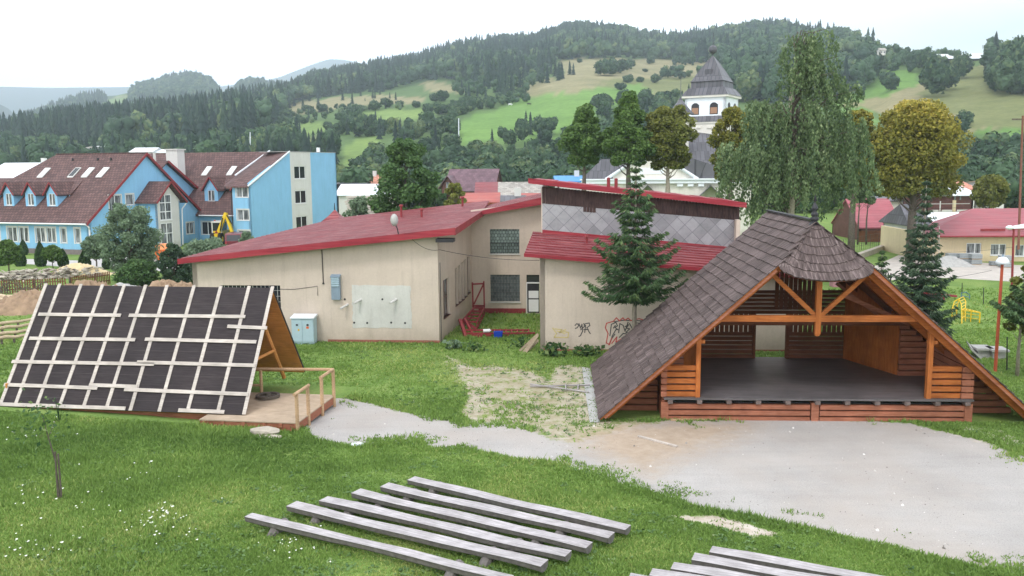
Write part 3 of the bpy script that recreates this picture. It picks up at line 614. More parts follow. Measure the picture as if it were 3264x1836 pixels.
def window(parent, p0, u, s0, s1, z0, z1, fm, gm, cols=(0.5,), rows=(), dep=0.1, fw=0.06, sill=True, name='window', out=0.0, inward=None, surround=None, sw=0.13):
    u = np.array(u, float); u /= np.linalg.norm(u); nrm = np.array([-u[1], u[0]]) if inward is None else np.array(inward, float)
    def P(s, z, d): q = np.array(p0[:2]) + u * s + nrm * d; return (q[0], q[1], z)
    def bx(m, a, b, c, d, e, f): m.hull8([P(a, c, e), P(b, c, e), P(b, c, f), P(a, c, f), P(a, d, e), P(b, d, e), P(b, d, f), P(a, d, f)])
    m = MB(); e, f = dep, dep + 0.06
    bx(m, s0, s1, z0, z0 + fw, e, f); bx(m, s0, s1, z1 - fw, z1, e, f); bx(m, s0, s0 + fw, z0 + fw, z1 - fw, e, f); bx(m, s1 - fw, s1, z0 + fw, z1 - fw, e, f)
    for c in cols: sc = s0 + (s1 - s0) * c; bx(m, sc - fw * .75, sc + fw * .75, z0 + fw, z1 - fw, e - 0.004, f)
    for r in rows: zr = z0 + (z1 - z0) * r; bx(m, s0 + fw, s1 - fw, zr - fw * .5, zr + fw * .5, e - 0.008, f)
    w = m.build(name, fm, parent)
    g = MB(); bx(g, s0 + fw * .5, s1 - fw * .5, z0 + fw * .5, z1 - fw * .5, e + 0.025, e + 0.04); g.build('pane', gm, w)
    if sill: k = MB(); bx(k, s0 - 0.04, s1 + 0.04, z0 - 0.05, z0, -0.05 - out, dep); k.build('sill', fm, w)
    if surround:
        k = MB(); o_ = -0.012
        bx(k, s0 - sw, s0, z0 - sw * .6, z1 + sw, o_, 0.03); bx(k, s1, s1 + sw, z0 - sw * .6, z1 + sw, o_, 0.03); bx(k, s0, s1, z1, z1 + sw, o_, 0.03); k.build('surround', surround, w)
    return w
def slab(mb, pts, th, down=(0, 0, -1)):   # roof sheet from its top outline
    d = Vector(down) * th; mb.prism([Vector(p) for p in pts], d); return mb
def V3d(*a): return Vector(a)

def shingles():
    t = NT('grey_brown_wood_shingle', 0.85, 0.2); v = t.coord('UV', (15.0, 0.9, 1)); n = t.noise(v, 1.0, 4, 0.7); v2 = t.coord('UV', (1, 1, 1)); n2 = t.noise(v2, 0.8, 5, 0.7)
    c = t.ramp(n, [(0.28, (0.040, 0.030, 0.028, 1)), (0.5, (0.100, 0.078, 0.074, 1)), (0.72, (0.235, 0.195, 0.185, 1))])
    c = t.mix(0.6, c, t.ramp(n2, [(0.3, (0.7, 0.66, 0.66, 1)), (0.7, (1.3, 1.25, 1.28, 1))]), 'MULTIPLY')
    oi = t.n('ShaderNodeNewGeometry'); c = t.mix(0.5, c, t.ramp(oi.outputs['Random Per Island'], [(0, (0.55, 0.52, 0.52, 1)), (1, (1.45, 1.42, 1.45, 1))]), 'MULTIPLY')
    t.bump(n, 0.5, 0.01); return t.base(c)
M['shingle'] = shingles()
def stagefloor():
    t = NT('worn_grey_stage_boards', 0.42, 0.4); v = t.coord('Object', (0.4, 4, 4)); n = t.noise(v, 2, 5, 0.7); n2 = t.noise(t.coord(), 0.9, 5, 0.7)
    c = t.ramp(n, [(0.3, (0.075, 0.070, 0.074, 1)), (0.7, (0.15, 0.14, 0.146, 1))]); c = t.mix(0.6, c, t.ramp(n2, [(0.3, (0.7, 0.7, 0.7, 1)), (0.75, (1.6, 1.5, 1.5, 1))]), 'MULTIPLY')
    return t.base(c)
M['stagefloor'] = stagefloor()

# ------------------------------------------------------------------ the open wooden stage
st = Fr(10.7, 30.65, -3.2)
T = empty('stage_pavilion', st, 'open timber stage with steep shingle roof reaching the ground and a half cone hood', 'stage pavilion')
zr = lambda x: 7.0 - 0.9 * abs(x)
def roof_side(sg):
    m = MB(); r = random.Random(3 + sg); n = 28; xe = 7.62
    for k in range(n):
        xa = xe * (1 - k / n); xb = xe * (1 - (k + 1.12) / n); xb = max(xb, 0.0)
        za, zb = zr(xa), zr(xb)
        yf = -0.62 if zr(xa) < 5.6 else -0.62 + (zr(xa) - 5.6) / 1.4 * 1.5   # hip line of the hood
        y = yf
        while y < 8.0:
            w = min(r.uniform(0.24, 0.62), 8.0 - y)
            if 8.0 - y - w < 0.15: w = 8.0 - y
            j = r.uniform(-0.012, 0.015); l = 0.05 + r.uniform(0, 0.014); dx = (0.67 * l, 0.74 * l)
            A_ = [(xa + j, y, za - 0.9 * j), (xa + j, y + w - .006, za - 0.9 * j), (xb, y + w - .006, zb), (xb, y, zb)]
            top = [(p[0] + dx[0] * (1 if i < 2 else .15), p[1], p[2] + dx[1] * (1 if i < 2 else .15)) for i, p in enumerate(A_)]
            q = A_ + top
            if sg < 0: q = [(-p[0], p[1], p[2]) for p in q]; q = [q[i] for i in (1, 0, 3, 2, 5, 4, 7, 6)]
            m.hull8(q); y += w
    return m
roof = roof_side(-1).build('shingle_roof', M['shingle'], T); roof_side(1).build('shingle_roof', M['shingle'], T)
m = MB()   # plank lining under both slopes
for sg in (-1, 1):
    x1 = 7.58 * sg
    m.hull8([(0, -.58, 6.93), (x1, -.58, zr(7.58) - .06), (x1, 7.96, zr(7.58) - .06), (0, 7.96, 6.93), (0, -.58, 6.97), (x1, -.58, zr(7.58) - .02), (x1, 7.96, zr(7.58) - .02), (0, 7.96, 6.97)] if sg > 0 else
            [(x1, -.58, zr(7.58) - .06), (0, -.58, 6.93), (0, 7.96, 6.93), (x1, 7.96, zr(7.58) - .06), (x1, -.58, zr(7.58) - .02), (0, -.58, 6.97), (0, 7.96, 6.97), (x1, 7.96, zr(7.58) - .02)])
me = m
# cut the lining where the hood stands free: lining kept below the hood only
me = MB()
for sg in (-1, 1):
    for (xa, xb, y0) in ((1.55, 7.58, -.58), (0.0, 1.55, 0.85)):
        P_ = [(xa, y0), (xb, y0), (xb, 7.96), (xa, 7.96)]
        q = [(sg * x, y, zr(x) - .07) for x, y in P_] + [(sg * x, y, zr(x) - .02) for x, y in P_]
        if sg < 0: q = [q[i] for i in (1, 0, 3, 2, 5, 4, 7, 6)]
        me.hull8(q)
me.build('roof_lining', M['orange_w0'], T)
m = MB(); ap = Vector((0, 0.88, 7.02)); nr_ = 7; nsg = 60   # hood: half cone of shingle rings
def hood(a, f):   # a 0..pi around the front, f 0 apex .. 1 eave
    e = Vector((-1.56 * math.cos(a), -0.58 - 0.95 * math.sin(a) ** 0.8, 5.60 - 0.42 * math.sin(a) ** 0.8)); fl = f + 0.05 * math.sin(f * math.pi) * 0
    p = ap.lerp(e, fl); p.z -= 0.06 * math.sin(math.pi * f) * math.sin(a); return p
r = random.Random(9)
for k in range(nr_):
    f0 = max(0.02, (k - 0.15) / nr_); f1 = (k + 1) / nr_; ns = max(10, int(nsg * (0.35 + 0.65 * f1)))
    for i in range(ns):
        a0, a1 = math.pi * i / ns, math.pi * (i + 0.985) / ns; l = 0.035 + r.uniform(0, 0.01); j = r.uniform(-.008, .012)
        q = [hood(a0, f1 + j), hood(a1, f1 + j), hood(a1, f0), hood(a0, f0)]
        nrm = (q[1] - q[0]).cross(q[3] - q[0]).normalized(); nrm = nrm if nrm.z > 0 else -nrm
        m.hull8([*q, q[0] + nrm * l, q[1] + nrm * l, q[2] + nrm * .008, q[3] + nrm * .008])
m.build('hood', M['shingle'], T)
m = MB()
for i in range(24):
    a0, a1 = math.pi * i / 24, math.pi * (i + 1) / 24
    for g in range(4):
        g0, g1 = .01 + g * .245, .01 + (g + 1) * .245; m.face([hood(a0, g1) - V3d(0, 0, .05), hood(a1, g1) - V3d(0, 0, .05), hood(a1, g0) - V3d(0, 0, .05), hood(a0, g0) - V3d(0, 0, .05)])
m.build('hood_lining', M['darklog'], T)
m = MB(); m.lathe([(0.02, 7.62 + .08), (0.10, 7.52), (0.13, 7.45), (0.07, 7.40), (0.07, 7.34), (0.12, 7.30), (0.13, 7.22), (0.09, 7.18), (0.15, 7.14), (0.15, 7.05), (0.10, 7.02), (0.17, 6.95), (0.20, 6.86)][::-1], (0, 0.88), 12)
m.lathe([(0.001, 7.98), (0.07, 7.74), (0.02, 7.70)][::-1], (0, 0.88), 10); m.build('finial', M['darkmetal'], T, True)
m = MB(); m.beam((0, .9, 7.06), (0, 8.02, 7.06), .22, .05); m.build('ridge_board', M['darkmetal'], T)
for sg in (-1, 1):   # front verge rafters and further trusses
    m = MB(); m.beam((sg * 7.45, -.54, zr(7.45) - .1), (sg * 1.62, -.54, zr(1.62) - .1), .06, .13); m.build('verge_board', M['redlog'], T); m = MB(); m.beam((sg * 7.35, -.1, zr(7.35) - .24), (sg * 1.2, -.1, zr(1.2) - .24), .18, .22)
    m.build('verge_rafter', M['orange_w0'], T)
    for y in (2.0, 4.0, 5.9, 7.7):
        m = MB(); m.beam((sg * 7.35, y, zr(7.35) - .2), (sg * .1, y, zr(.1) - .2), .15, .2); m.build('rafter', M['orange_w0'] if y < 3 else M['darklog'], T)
def logs(m, x0, x1, y, z0, z1, n, dy=0.16, gap=0.045, axis='x', clip=None, jit=0.004):
    h = (z1 - z0) / n
    for k in range(n):
        a, b = x0, x1; za, zb = z0 + k * h, z0 + (k + 1) * h - gap
        if clip: lim = clip(zb); a, b = max(a, -lim), min(b, lim)
        if b - a < .1: continue
        j = rnd.uniform(-jit, jit); c = 0.022
        if axis == 'x': m.hull8([(a, y - dy / 2 + j + c, za), (b, y - dy / 2 + j + c, za), (b, y + dy / 2 + j, za), (a, y + dy / 2 + j, za), (a, y - dy / 2 + j + c, zb), (b, y - dy / 2 + j + c, zb), (b, y + dy / 2, zb), (a, y + dy / 2, zb)]); m.box(a + .001, b - .001, y - dy / 2 + j, y - dy / 2 + j + c, za + c, zb - c)
        else: m.box(y - dy / 2 + j, y + dy / 2 + j, a, b, za, zb)
m = MB(); logs(m, -5.2, -.17, 0, -.05, .62, 3, .2); logs(m, .17, 5.2, 0, -.05, .62, 3, .2); m.build('base_log_wall', M['redlog'], T)
M['joist'] = wood('grey_brown_joist', (0.10, 0.075, 0.07, 1), (0.24, 0.19, 0.18, 1), 1)
m = MB(); m.box(-.13, .13, -.12, .12, -.05, .66); m.build('base_post', M['redlog'], T)
for sx in (-5.28, 5.28): m = MB(); m.box(sx - .13, sx + .13, -.14, .14, -.05, .66); m.build('base_post', M['redlog'], T)
m = MB(); m.box(-5.15, 5.15, .12, .2, -.05, .62); m.build('base_backing', M['darkmetal'], T)
for k in range(11):
    x = -5.1 + k * 1.03; m = MB(); m.box(x - .085, x + .085, -.26, .3, .63, .755); m.build('joist_end', M['joist'], T)
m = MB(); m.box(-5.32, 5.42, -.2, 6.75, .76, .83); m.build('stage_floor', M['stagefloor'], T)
m = MB()   # back wall in logs, doorway in the middle
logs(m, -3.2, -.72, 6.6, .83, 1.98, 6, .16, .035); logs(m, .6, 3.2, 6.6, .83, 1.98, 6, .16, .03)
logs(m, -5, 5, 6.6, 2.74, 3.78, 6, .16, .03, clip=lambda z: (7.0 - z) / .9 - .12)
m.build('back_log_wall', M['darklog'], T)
m = MB()
for x0, x1 in ((-3.2, -.8), (.7, 3.2)):
    x = x0; m = MB()
    while x < x1: m.box(x, min(x + .165, x1), 6.57, 6.61, 1.95, 2.74); x += .20
    m.build('slatted_band', M['darklog'], T)
for sx in (-.76, .64): m = MB(); m.box(sx - .06, sx + .06, 6.48, 6.7, .83, 2.74); m.build('door_post', M['darklog'], T)
m = MB(); x = 0.02
while x < 1.62: m.box(x, x + .158, 6.36, 6.4, 2.95, zr(x + .158) - .1); x += .19
m.build('gable_boards', M['darklog'], T)
for sg in (-1, 1):
    m = MB(); a, b = Vector((sg * 2.98, 6.5, 0)), Vector((sg * 4.12, 3.5, 0)); n = 18; d = (b - a) / n
    for k in range(n):
        p, q = a + d * k, a + d * (k + .95); o_ = Vector((sg * .03, .012, 0)); z0 = .83; h0, h1 = zr(p.x) - .12, zr(q.x) - .12
        pts = [p, q, q + o_, p + o_] if sg > 0 else [q, p, p + o_, q + o_]; hh = [h0, h1, h1, h0] if sg > 0 else [h1, h0, h0, h1]
        m.hull8([(v.x, v.y, z0) for v in pts] + [(v.x, v.y, h) for v, h in zip(pts, hh)])
    m.build('plank_partition', M['orange_w2'], T)
    m = MB(); logs(m, min(sg * 4.15, sg * 5.2), max(sg * 4.15, sg * 5.2), 3.45, .83, 2.9, 9, .14, .04, clip=lambda z: (7.0 - z) / .9 - .12); m.build('inner_log_wall', M['redlog'], T)
    m = MB(); logs(m, .0, 7.9, sg * 5.28, .0, 2.2, 9, .16, .03, axis='y'); m.build('side_log_wall', M['redlog'], T)
    m = MB(); logs(m, *( (-7.3, -5.42) if sg < 0 else (5.42, 7.3)), 1.08, .02, 1.75, 7, .14, .05, clip=lambda z: (7.0 - z) / .9 - .14); m.build('wing_log_wall', M['redlog'], T)
    m = MB(); xa, xb = (-5.22, -4.2) if sg < 0 else (4.0, 5.0); logs(m, xa, xb, .02, .835, 2.03, 5, .14, .06)
    m.build('railing_logs', M['orange_w0'], T)
    m = MB()
    for k in range(5): m.box(sg * 5.02 if sg > 0 else -5.42, sg * 5.42 if sg > 0 else -5.22, -.1 + .02 * (k % 2), .14, .845 + k * .235, 1.05 + k * .235 - .02)
    m.build('corner_log_ends', M['redlog'], T)
    m = MB(); px_ = -4.12 if sg < 0 else 3.9; m.box(px_ - .08, px_ + .08, -.1, .1, .83, zr(px_) - .3); m.box(px_ - .1, px_ + .22, -.09, .09, 2.78, 2.9); m.build('post', M['orange_w2'], T)
    m = MB(); m.beam((sg * .06, .02, 3.74), (sg * 1.62, .02, 5.22), .14, .15); m.build('brace', M['orange_w0'], T)
    m = MB(); m.beam((sg * 4.3, 3.0, 2.95), (sg * 1.7, 3.0, 4.1), .12, .16); m.build('rear_brace', M['redlog'], T); m = MB(); m.beam((sg * 3.7, 4.6, 3.0), (sg * 2.0, 4.6, 4.3), .1, .12); m.build('rear_brace', M['redlog'], T)
m = MB(); m.box(-3.55, 3.55, -.08, .1, 3.56, 3.78); m.build('tie_beam', M['orange_w0'], T)
m = MB(); m.box(-.09, .09, -.09, .11, 3.12, 5.35); m.lathe([(0.02, 3.02), (.09, 3.06), (.1, 3.12)], (0, .01), 8); m.build('king_post', M['orange_w2'], T)
m = MB(); m.box(-4.3, 4.3, 3.0, 3.16, 2.88, 3.05); m.build('rear_beam', M['darklog'], T)
m = MB(); m.beam(st.loc(G(S(510, 1280), .03)), st.loc(G(S(940, 1272), .03)), .12, .05)
tag(m.build('plank', M['palewood'], T), kind=None)
# things by the stage
def gp(z, x, y, h=0): P = Gz(z(x, y)); return Vector((P[0], P[1], P[2] + h))
m = MB(); m.beam(gp(Rr, 320, 170, .03), gp(Rr, 545, 230, .03), .09, .05); tag(m.build('loose_batten', M['paleboard']), 'thin pale batten lying loose on the gravel in front of the stage', 'batten')
VB = zm(1380, 1080, 720, 2576)
Lr = empty('old_ladder', gp(VB, 1400, 560), 'weathered wooden ladder lying flat on the bare ground by the roof foot', 'ladder')
o0 = Vector(Lr.location)
m = MB(); m.tube([gp(VB, 1110, 535, .07) - o0, gp(VB, 1780, 628, .07) - o0], .035, 6); m.build('rail', M['greywood'], Lr)
m = MB(); m.tube([gp(VB, 1110, 560, .07) - o0, gp(VB, 1790, 543, .07) - o0], .035, 6); m.build('rail', M['greywood'], Lr)
for a in (1515, 1655): m = MB(); m.tube([gp(VB, a, 548, .11) - o0, gp(VB, a, 610, .11) - o0], .03, 6); m.build('rung', M['greywood'], Lr)
flat_sheet('drain_strip', [VB(1700, 330), VB(1790, 345), VB(1880, 640), VB(1900, 960), VB(1790, 960), VB(1740, 640)], M['conc'], 0.03)

# ------------------------------------------------------------------ A-frame hut under construction
hu = Fr(-9.07, 33.3, -8.5)
T = empty('a_frame_hut', hu, 'unfinished a-frame hut with dark roofing felt under pale battens on a board deck', 'hut')
E0, E1 = (-2.94, 0.42), (0.0, 4.5)       # front slope: (y,z) eave -> ridge
def fs(x, f, o=0.0):   # point on front slope, o = lift off
    return Vector((x, E0[0] * (1 - f), E0[1] + (E1[1] - E0[1]) * f)) + Vector((0, -.811, .585)) * o
XL = -9.45
def felt():
    t = NT('dark_roofing_felt', 0.88, 0.2); v = t.coord('UV', (0.5, 6, 1)); n = t.noise(v, 3, 4, 0.7); n2 = t.noise(t.coord(), 0.7, 5)
    c = t.ramp(n, [(0.3, (0.030, 0.025, 0.028, 1)), (0.7, (0.055, 0.047, 0.050, 1))]); c = t.mix(0.6, c, t.ramp(n2, [(0.3, (0.75, 0.75, 0.78, 1)), (0.7, (1.3, 1.22, 1.2, 1))]), 'MULTIPLY')
    s = t.n('ShaderNodeSeparateXYZ'); t.l(t.coord('UV'), s.inputs[0]); f = t.math('FRACT', t.math('DIVIDE', s.outputs[1], 0.98)); k = t.ramp(f, [(0.0, (1, 1, 1, 1)), (0.02, (0, 0, 0, 1))])
    return t.base(t.mix(t.math('MULTIPLY', k, 0.5), c, (0.14, 0.12, 0.12, 1)))
M['felt'] = felt()
hl = lambda p: hu.loc(p)
def onslope(p):   # pixel -> (x, f) on the front slope
    c = hu.M.T @ (CC - hu.o); d = hu.M.T @ ray(p); n = np.array([0, -(E1[1] - E0[1]), -E0[0]]); P0 = np.array([0, E0[0], E0[1]])
    q = c + d * (n @ (P0 - c)) / (n @ d); return q[0], (q[1] - E0[0]) / -E0[0]
m = MB(); m.hull8([fs(XL, 0), fs(0, 0), fs(0, 1), fs(XL, 1), fs(XL, 0, .05), fs(0, 0, .05), fs(0, 1, .05), fs(XL, 1, .05)]); m.build('felt_roof', M['felt'], T)
Bk0, Bk1 = Vector((0, 2.9, .62)), Vector((0, .02, 4.5))
m = MB(); nb = Vector((0, .8, .6)); q = [Vector((XL, *Bk0.yz)), Vector((0, *Bk0.yz)), Vector((0, *Bk1.yz)), Vector((XL, *Bk1.yz))]
m.hull8([*[p + nb * .0 for p in q], *[p + nb * .06 for p in q]]); m.build('back_felt_roof', M['felt'], T)
m = MB(); n = 20
for k in range(n):   # inner plank lining
    f0, f1 = k / n, (k + .96) / n
    for (P0_, P1_, nv) in ((Bk0, Bk1, Vector((0, -.8, -.6))), (Vector((0, *E0)), Vector((0, *E1)), Vector((0, .811, -.585)))):
        a, b = P0_.lerp(P1_, f0), P0_.lerp(P1_, f1); q = [Vector((XL + .05, *a.yz)), Vector((-.03, *a.yz)), Vector((-.03, *b.yz)), Vector((XL + .05, *b.yz))]; m.hull8([*[p + nv * .03 for p in q], *[p + nv * .005 for p in q]])
m.build('plank_lining', M['soffit'], T)
vb = [((345, 128), (5, 1025)), ((445, 135), (120, 1020)), ((603, 140), (280, 1025)), ((765, 140), (450, 1030)), ((928, 140), (630, 1032)), ((1088, 140), (800, 1043)), ((1248, 138), (977, 1062)), ((1450, 142), (1193, 1068)), ((1650, 145), (1410, 1045)), ((1860, 148), (1635, 1055)), ((2035, 150), (1825, 1088))]
for k, (a, b) in enumerate(vb):
    xa, fa = onslope(Hz(*a)); xb, fb = onslope(Hz(*b)); fa, fb = 1.015, max(0, min(.06, fb)) if k not in (0,) else 0
    m = MB(); w = .13; m.hull8([fs(xb, fb, .052) - V3d(w / 2, 0, 0), fs(xb, fb, .052) + V3d(w / 2, 0, 0), fs(xa, fa, .052) + V3d(w / 2, 0, 0), fs(xa, fa, .052) - V3d(w / 2, 0, 0), fs(xb, fb, .08) - V3d(w / 2, 0, 0), fs(xb, fb, .08) + V3d(w / 2, 0, 0), fs(xa, fa, .08) + V3d(w / 2, 0, 0), fs(xa, fa, .08) - V3d(w / 2, 0, 0)])
    m.build('batten', M['paleboard'], T)
hb = [((298, 340), (912, 348)), ((972, 348), (1838, 358)), ((1705, 430), (2000, 443)), ((230, 519), (1018, 530)), ((1092, 526), (1920, 546)), ((100, 692), (1160, 712)), ((1032, 697), (1915, 722)), ((42, 864), (737, 890)), ((675, 866), (1035, 880)), ((938, 900), (1862, 936)), ((5, 1020), (942, 1055)), ((1340, 1055), (1682, 1070))]
for a, b in hb:
    xa, fa = onslope(Hz(*a)); xb, fb = onslope(Hz(*b)); fa = max(fa, .012); fb = max(fb, .012); m = MB(); w = .027
    m.hull8([fs(xa, fa - w / 2, .082), fs(xb, fb - w / 2, .082), fs(xb, fb + w / 2, .082), fs(xa, fa + w / 2, .082), fs(xa, fa - w / 2, .108), fs(xb, fb - w / 2, .108), fs(xb, fb + w / 2, .108), fs(xa, fa + w / 2, .108)]); m.build('cross_batten', M['paleboard'], T)
m = MB()   # deck boards
y = -3.62
while y < .05: m.box(-1.3 if y < -2.75 else XL + .2, 2.28, y, y + .128, .38, .42); y += .135
m.build('deck_boards', M['deckwood'], T)
m = MB()
for yy in (-3.58, -1.7, .0): m.box(-1.3, 2.2, yy, yy + .08, .06, .37)
for xx in (-1.2, -.5, .25, 1.0, 1.6, 2.15): m.box(xx, xx + .12, -3.62, .05, .24, .375)
m.box(-1.3, 2.25, -3.66, -3.6, -.05, .16); m.box(XL + .1, -1.3, -2.75, -2.65, -.1, .40)
m.box(2.2, 2.26, -3.6, .02, .1, .37); m.build('deck_frame', M['redlog'], T)
rp = [(2210, 930, 1200, -3.62), (2315, 855, 1075, -2.6), (2413, 795, 1005, -1.25), (2497, 730, 960, 0.0)]
tops = []
for (x, yt, yb, ly) in rp:
    X0 = 2.22; m = MB(); c = hu.on(Hz(x, yt), 0, X0); zt = 1.42; m.tube([(X0 + .06, ly, .0), (X0 + .06, ly, zt)], .065, 7); m.build('rail_post', M['palewood'], T); tops.append(Vector((X0 + .06, ly, zt + .03)))
m = MB(); m.tube([tops[0] - V3d(0, .2, 0), tops[1] + V3d(0, .12, 0)], .06, 7); m.build('handrail', M['palewood'], T)
m = MB(); m.tube([tops[2] - V3d(0, .1, 0), tops[3]], .06, 7); m.build('handrail', M['palewood'], T)
m = MB(); m.tube([tops[3], Vector((-2.2, .0, 1.36))], .06, 7); m.build('handrail', M['palewood'], T)
m = MB(); m.tube([(-.62, .0, .4), (-.62, .0, 1.4)], .06, 7); m.build('rail_post', M['palewood'], T)
m = MB(); m.tube([(-.62, .0, .75), (-4, .0, .72)], .05, 7); m.build('lower_rail', M['palewood'], T)
m = MB(); m.tube([(-.5, 1.9, 0.6), (-.55, .35, 3.0)], .08, 7); m.tube([(-.5, -1.8, .5), (-.5, -.3, 3.1)], .07, 7); m.tube([(-.5, -1.1, 1.9), (-.5, 1.1, 1.9)], .06, 7); m.build('inner_log_brace', M['soffit'], T)
m = MB(); m.box(XL, XL + .06, -2.6, 2.6, .4, 1.2); m.build('end_wall', M['soffit'], T)
# wagon wheel fire ring on the deck
c0 = G(Hz(2000, 950), .44); Wl = empty('wagon_wheel', c0, 'dark wooden wagon wheel lying flat on the pale deck boards of the hut', 'wheel')
m = MB(); m.lathe([(.34, 0), (.45, 0), (.45, .1), (.34, .1), (.34, 0)], (0, 0), 24); m.build('rim', M['bark'], Wl, False)
m = MB(); m.lathe([(.001, .16), (.1, .16), (.12, .0)][::-1], (0, 0), 12); m.build('hub', M['bark'], Wl)
m = MB(); [m.beam((.1 * math.cos(a), .1 * math.sin(a), .05), (.36 * math.cos(a), .36 * math.sin(a), .05), .05, .04) for a in [k * math.pi / 4 for k in range(8)]]; m.build('spokes', M['bark'], Wl)

# ------------------------------------------------------------------ log benches
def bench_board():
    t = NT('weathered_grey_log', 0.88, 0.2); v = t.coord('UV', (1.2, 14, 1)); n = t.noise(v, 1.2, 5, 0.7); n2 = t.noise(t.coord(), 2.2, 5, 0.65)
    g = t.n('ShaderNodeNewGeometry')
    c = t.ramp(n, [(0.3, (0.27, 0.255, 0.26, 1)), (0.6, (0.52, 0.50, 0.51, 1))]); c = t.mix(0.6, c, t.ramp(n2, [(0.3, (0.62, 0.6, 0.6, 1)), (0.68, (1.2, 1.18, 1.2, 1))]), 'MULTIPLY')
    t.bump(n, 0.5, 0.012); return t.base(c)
M['bench'] = bench_board(); M['benchside'] = plain('dark_log_side', (0.17, 0.155, 0.15, 1), .95, .35, 7, bump=.4)
NW = zm(700, 1400, 1400, 2576)
def bench(pl, pr, label, grp, zt=.30, sup=True, w=.36, f0=.12, f1=.80, seed=0):
    r = random.Random(seed)
    a = np.array(pl[:2]); b = np.array(pr[:2]); d = b - a; Ln = np.linalg.norm(d); ang = math.atan2(d[1], d[0]); mid = (a + b) / 2; zg_a, zg_b = gz(*a), gz(*b)
    T = empty('log_bench', (mid[0], mid[1], float((zg_a + zg_b) / 2)), label, 'log bench', grp, ang); sl_ = float(zg_b - zg_a)
    m = MB(); n = 14; pr_ = [(-w / 2, 0), (-w / 2 + .015, -.045), (-w * .42, -.12), (-w * .2, -.17), (w * .2, -.17), (w * .42, -.12), (w / 2 - .015, -.045), (w / 2, 0)]; k = len(pr_); ph = r.uniform(0, 6)
    for i in range(n + 1):
        x = -Ln / 2 + Ln * i / n; s = 1 + .07 * math.sin(i * .9 + ph) + r.uniform(-.03, .03); off = .018 * math.sin(i * .55 + ph * 2)
        z = zt + sl_ * (i / n - .5) + .008 * math.sin(i + ph)
        m.v += [(x, off + py * s, z + pz * s) for py, pz in pr_]
    for i in range(n):
        for j in range(k): m.f.append((i * k + j, i * k + (j + 1) % k, (i + 1) * k + (j + 1) % k, (i + 1) * k + j))
    m.f.append(tuple(reversed(range(k)))); m.f.append(tuple(n * k + j for j in range(k)))
    for i in range(len(m.f)): m.f[i] = tuple(reversed(m.f[i]))
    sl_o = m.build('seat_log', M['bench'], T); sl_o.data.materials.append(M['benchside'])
    for i_, pl_ in enumerate(sl_o.data.polygons): pl_.material_index = 0 if (i_ < n * k and i_ % k == k - 1) else 1  # flat top takes the pale colour, curved sides and ends the darker one
    for f in (f0, f1):
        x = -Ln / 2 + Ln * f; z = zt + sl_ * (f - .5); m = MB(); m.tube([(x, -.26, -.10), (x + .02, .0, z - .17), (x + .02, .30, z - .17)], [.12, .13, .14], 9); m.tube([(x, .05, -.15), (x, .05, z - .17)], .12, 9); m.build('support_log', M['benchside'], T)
    return T
ln = [((170, 440), (1712, 812)), ((418, 380), (1905, 728)), ((610, 345), (2045, 672)), ((798, 304), (2170, 620)), ((965, 268), (2300, 562)), ((1120, 228), (2395, 517))]
BL = ['narrow rough grey log bench, nearest in the centre block, cut by the lower edge', 'wide grey log bench, second from the front in the centre block', 'grey log bench, third from the front in the centre block', 'grey log bench, fourth from the front in the centre block', 'grey log bench, second from the back in the centre block', 'grey log bench at the back of the centre block, closest to the gravel yard']
def zfix(p, h):     # pixel of a bench top -> ground xy
    z = 0.5
    for _ in range(10): P = G(p, z + h); z = float(gz(P[0], P[1]))
    return P
for k, (a, b) in enumerate(ln):
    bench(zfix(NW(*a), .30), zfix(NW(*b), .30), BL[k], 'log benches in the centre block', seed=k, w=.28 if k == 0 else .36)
rb = [((745, 822), (1640, 985)), ((640, 870), (1420, 1005)), ((520, 918), (1330, 1060)), ((395, 955), (1180, 1090)), ((265, 985), (1040, 1115))]
BL2 = ['grey log bench in the lower right block, the one nearest the gravel', 'grey log bench in the lower right block, second from the gravel', 'grey log bench in the lower right block, third from the gravel', 'grey log bench in the lower right block, fourth from the gravel', 'grey log bench in the lower right block, just showing at the bottom edge']
for k, (a, b) in enumerate(rb):
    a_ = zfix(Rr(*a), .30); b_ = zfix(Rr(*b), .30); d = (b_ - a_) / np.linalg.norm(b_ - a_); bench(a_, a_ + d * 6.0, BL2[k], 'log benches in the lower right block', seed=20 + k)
# ------------------------------------------------------------------ cream building with the shed roof (left wing, rear wing)
cr_ = Fr(-3.78, 45.2, -5)
T = empty('cream_hall', cr_, 'long low cream rendered building with a dark red corrugated roof and barred windows', 'building')
rz = lambda x, y: 4.4 + .108 * (x + 13.4) + .036 * (y + .7)
cside = Fr(-3.78, 45.2, -7.75)
def inv(fr, x, y): q = cr_.loc(fr.w(x, y, 0)); return (q[0], q[1])
def c2(a, b): a = np.array(a); b = np.array(b); return (b - a) / np.linalg.norm(b - a)
e0, e1 = inv(cside, 0, 0), inv(cside, 0, 9.6); us = c2(e0, e1)
m = MB(); wz = lambda x, y=0: rz(x, y) - .28
wall(m, (-13.05, 0), (1, 0), 13.05, [(0, wz(-13.05)), (13.05, wz(0))], [(1.45, 4.7, 1.0, 2.98)], .25, zb=-.3); m.build('front_wall', M['cream'], T)
sw = [(1.17, 2.66, 1.1, 3.12), (4.38, 5.05, 1.28, 3.38), (5.3, 5.95, 1.28, 3.45), (6.2, 6.85, 1.3, 3.52), (7.1, 7.8, 1.35, 3.6), (8.1, 8.95, 1.42, 3.65)]
m = MB(); wall(m, e0, us, 9.6, [(0, wz(0)), (9.6, wz(.4, 9.6))], sw, .25, zb=-.6); m.build('side_wall', M['cream'], T)
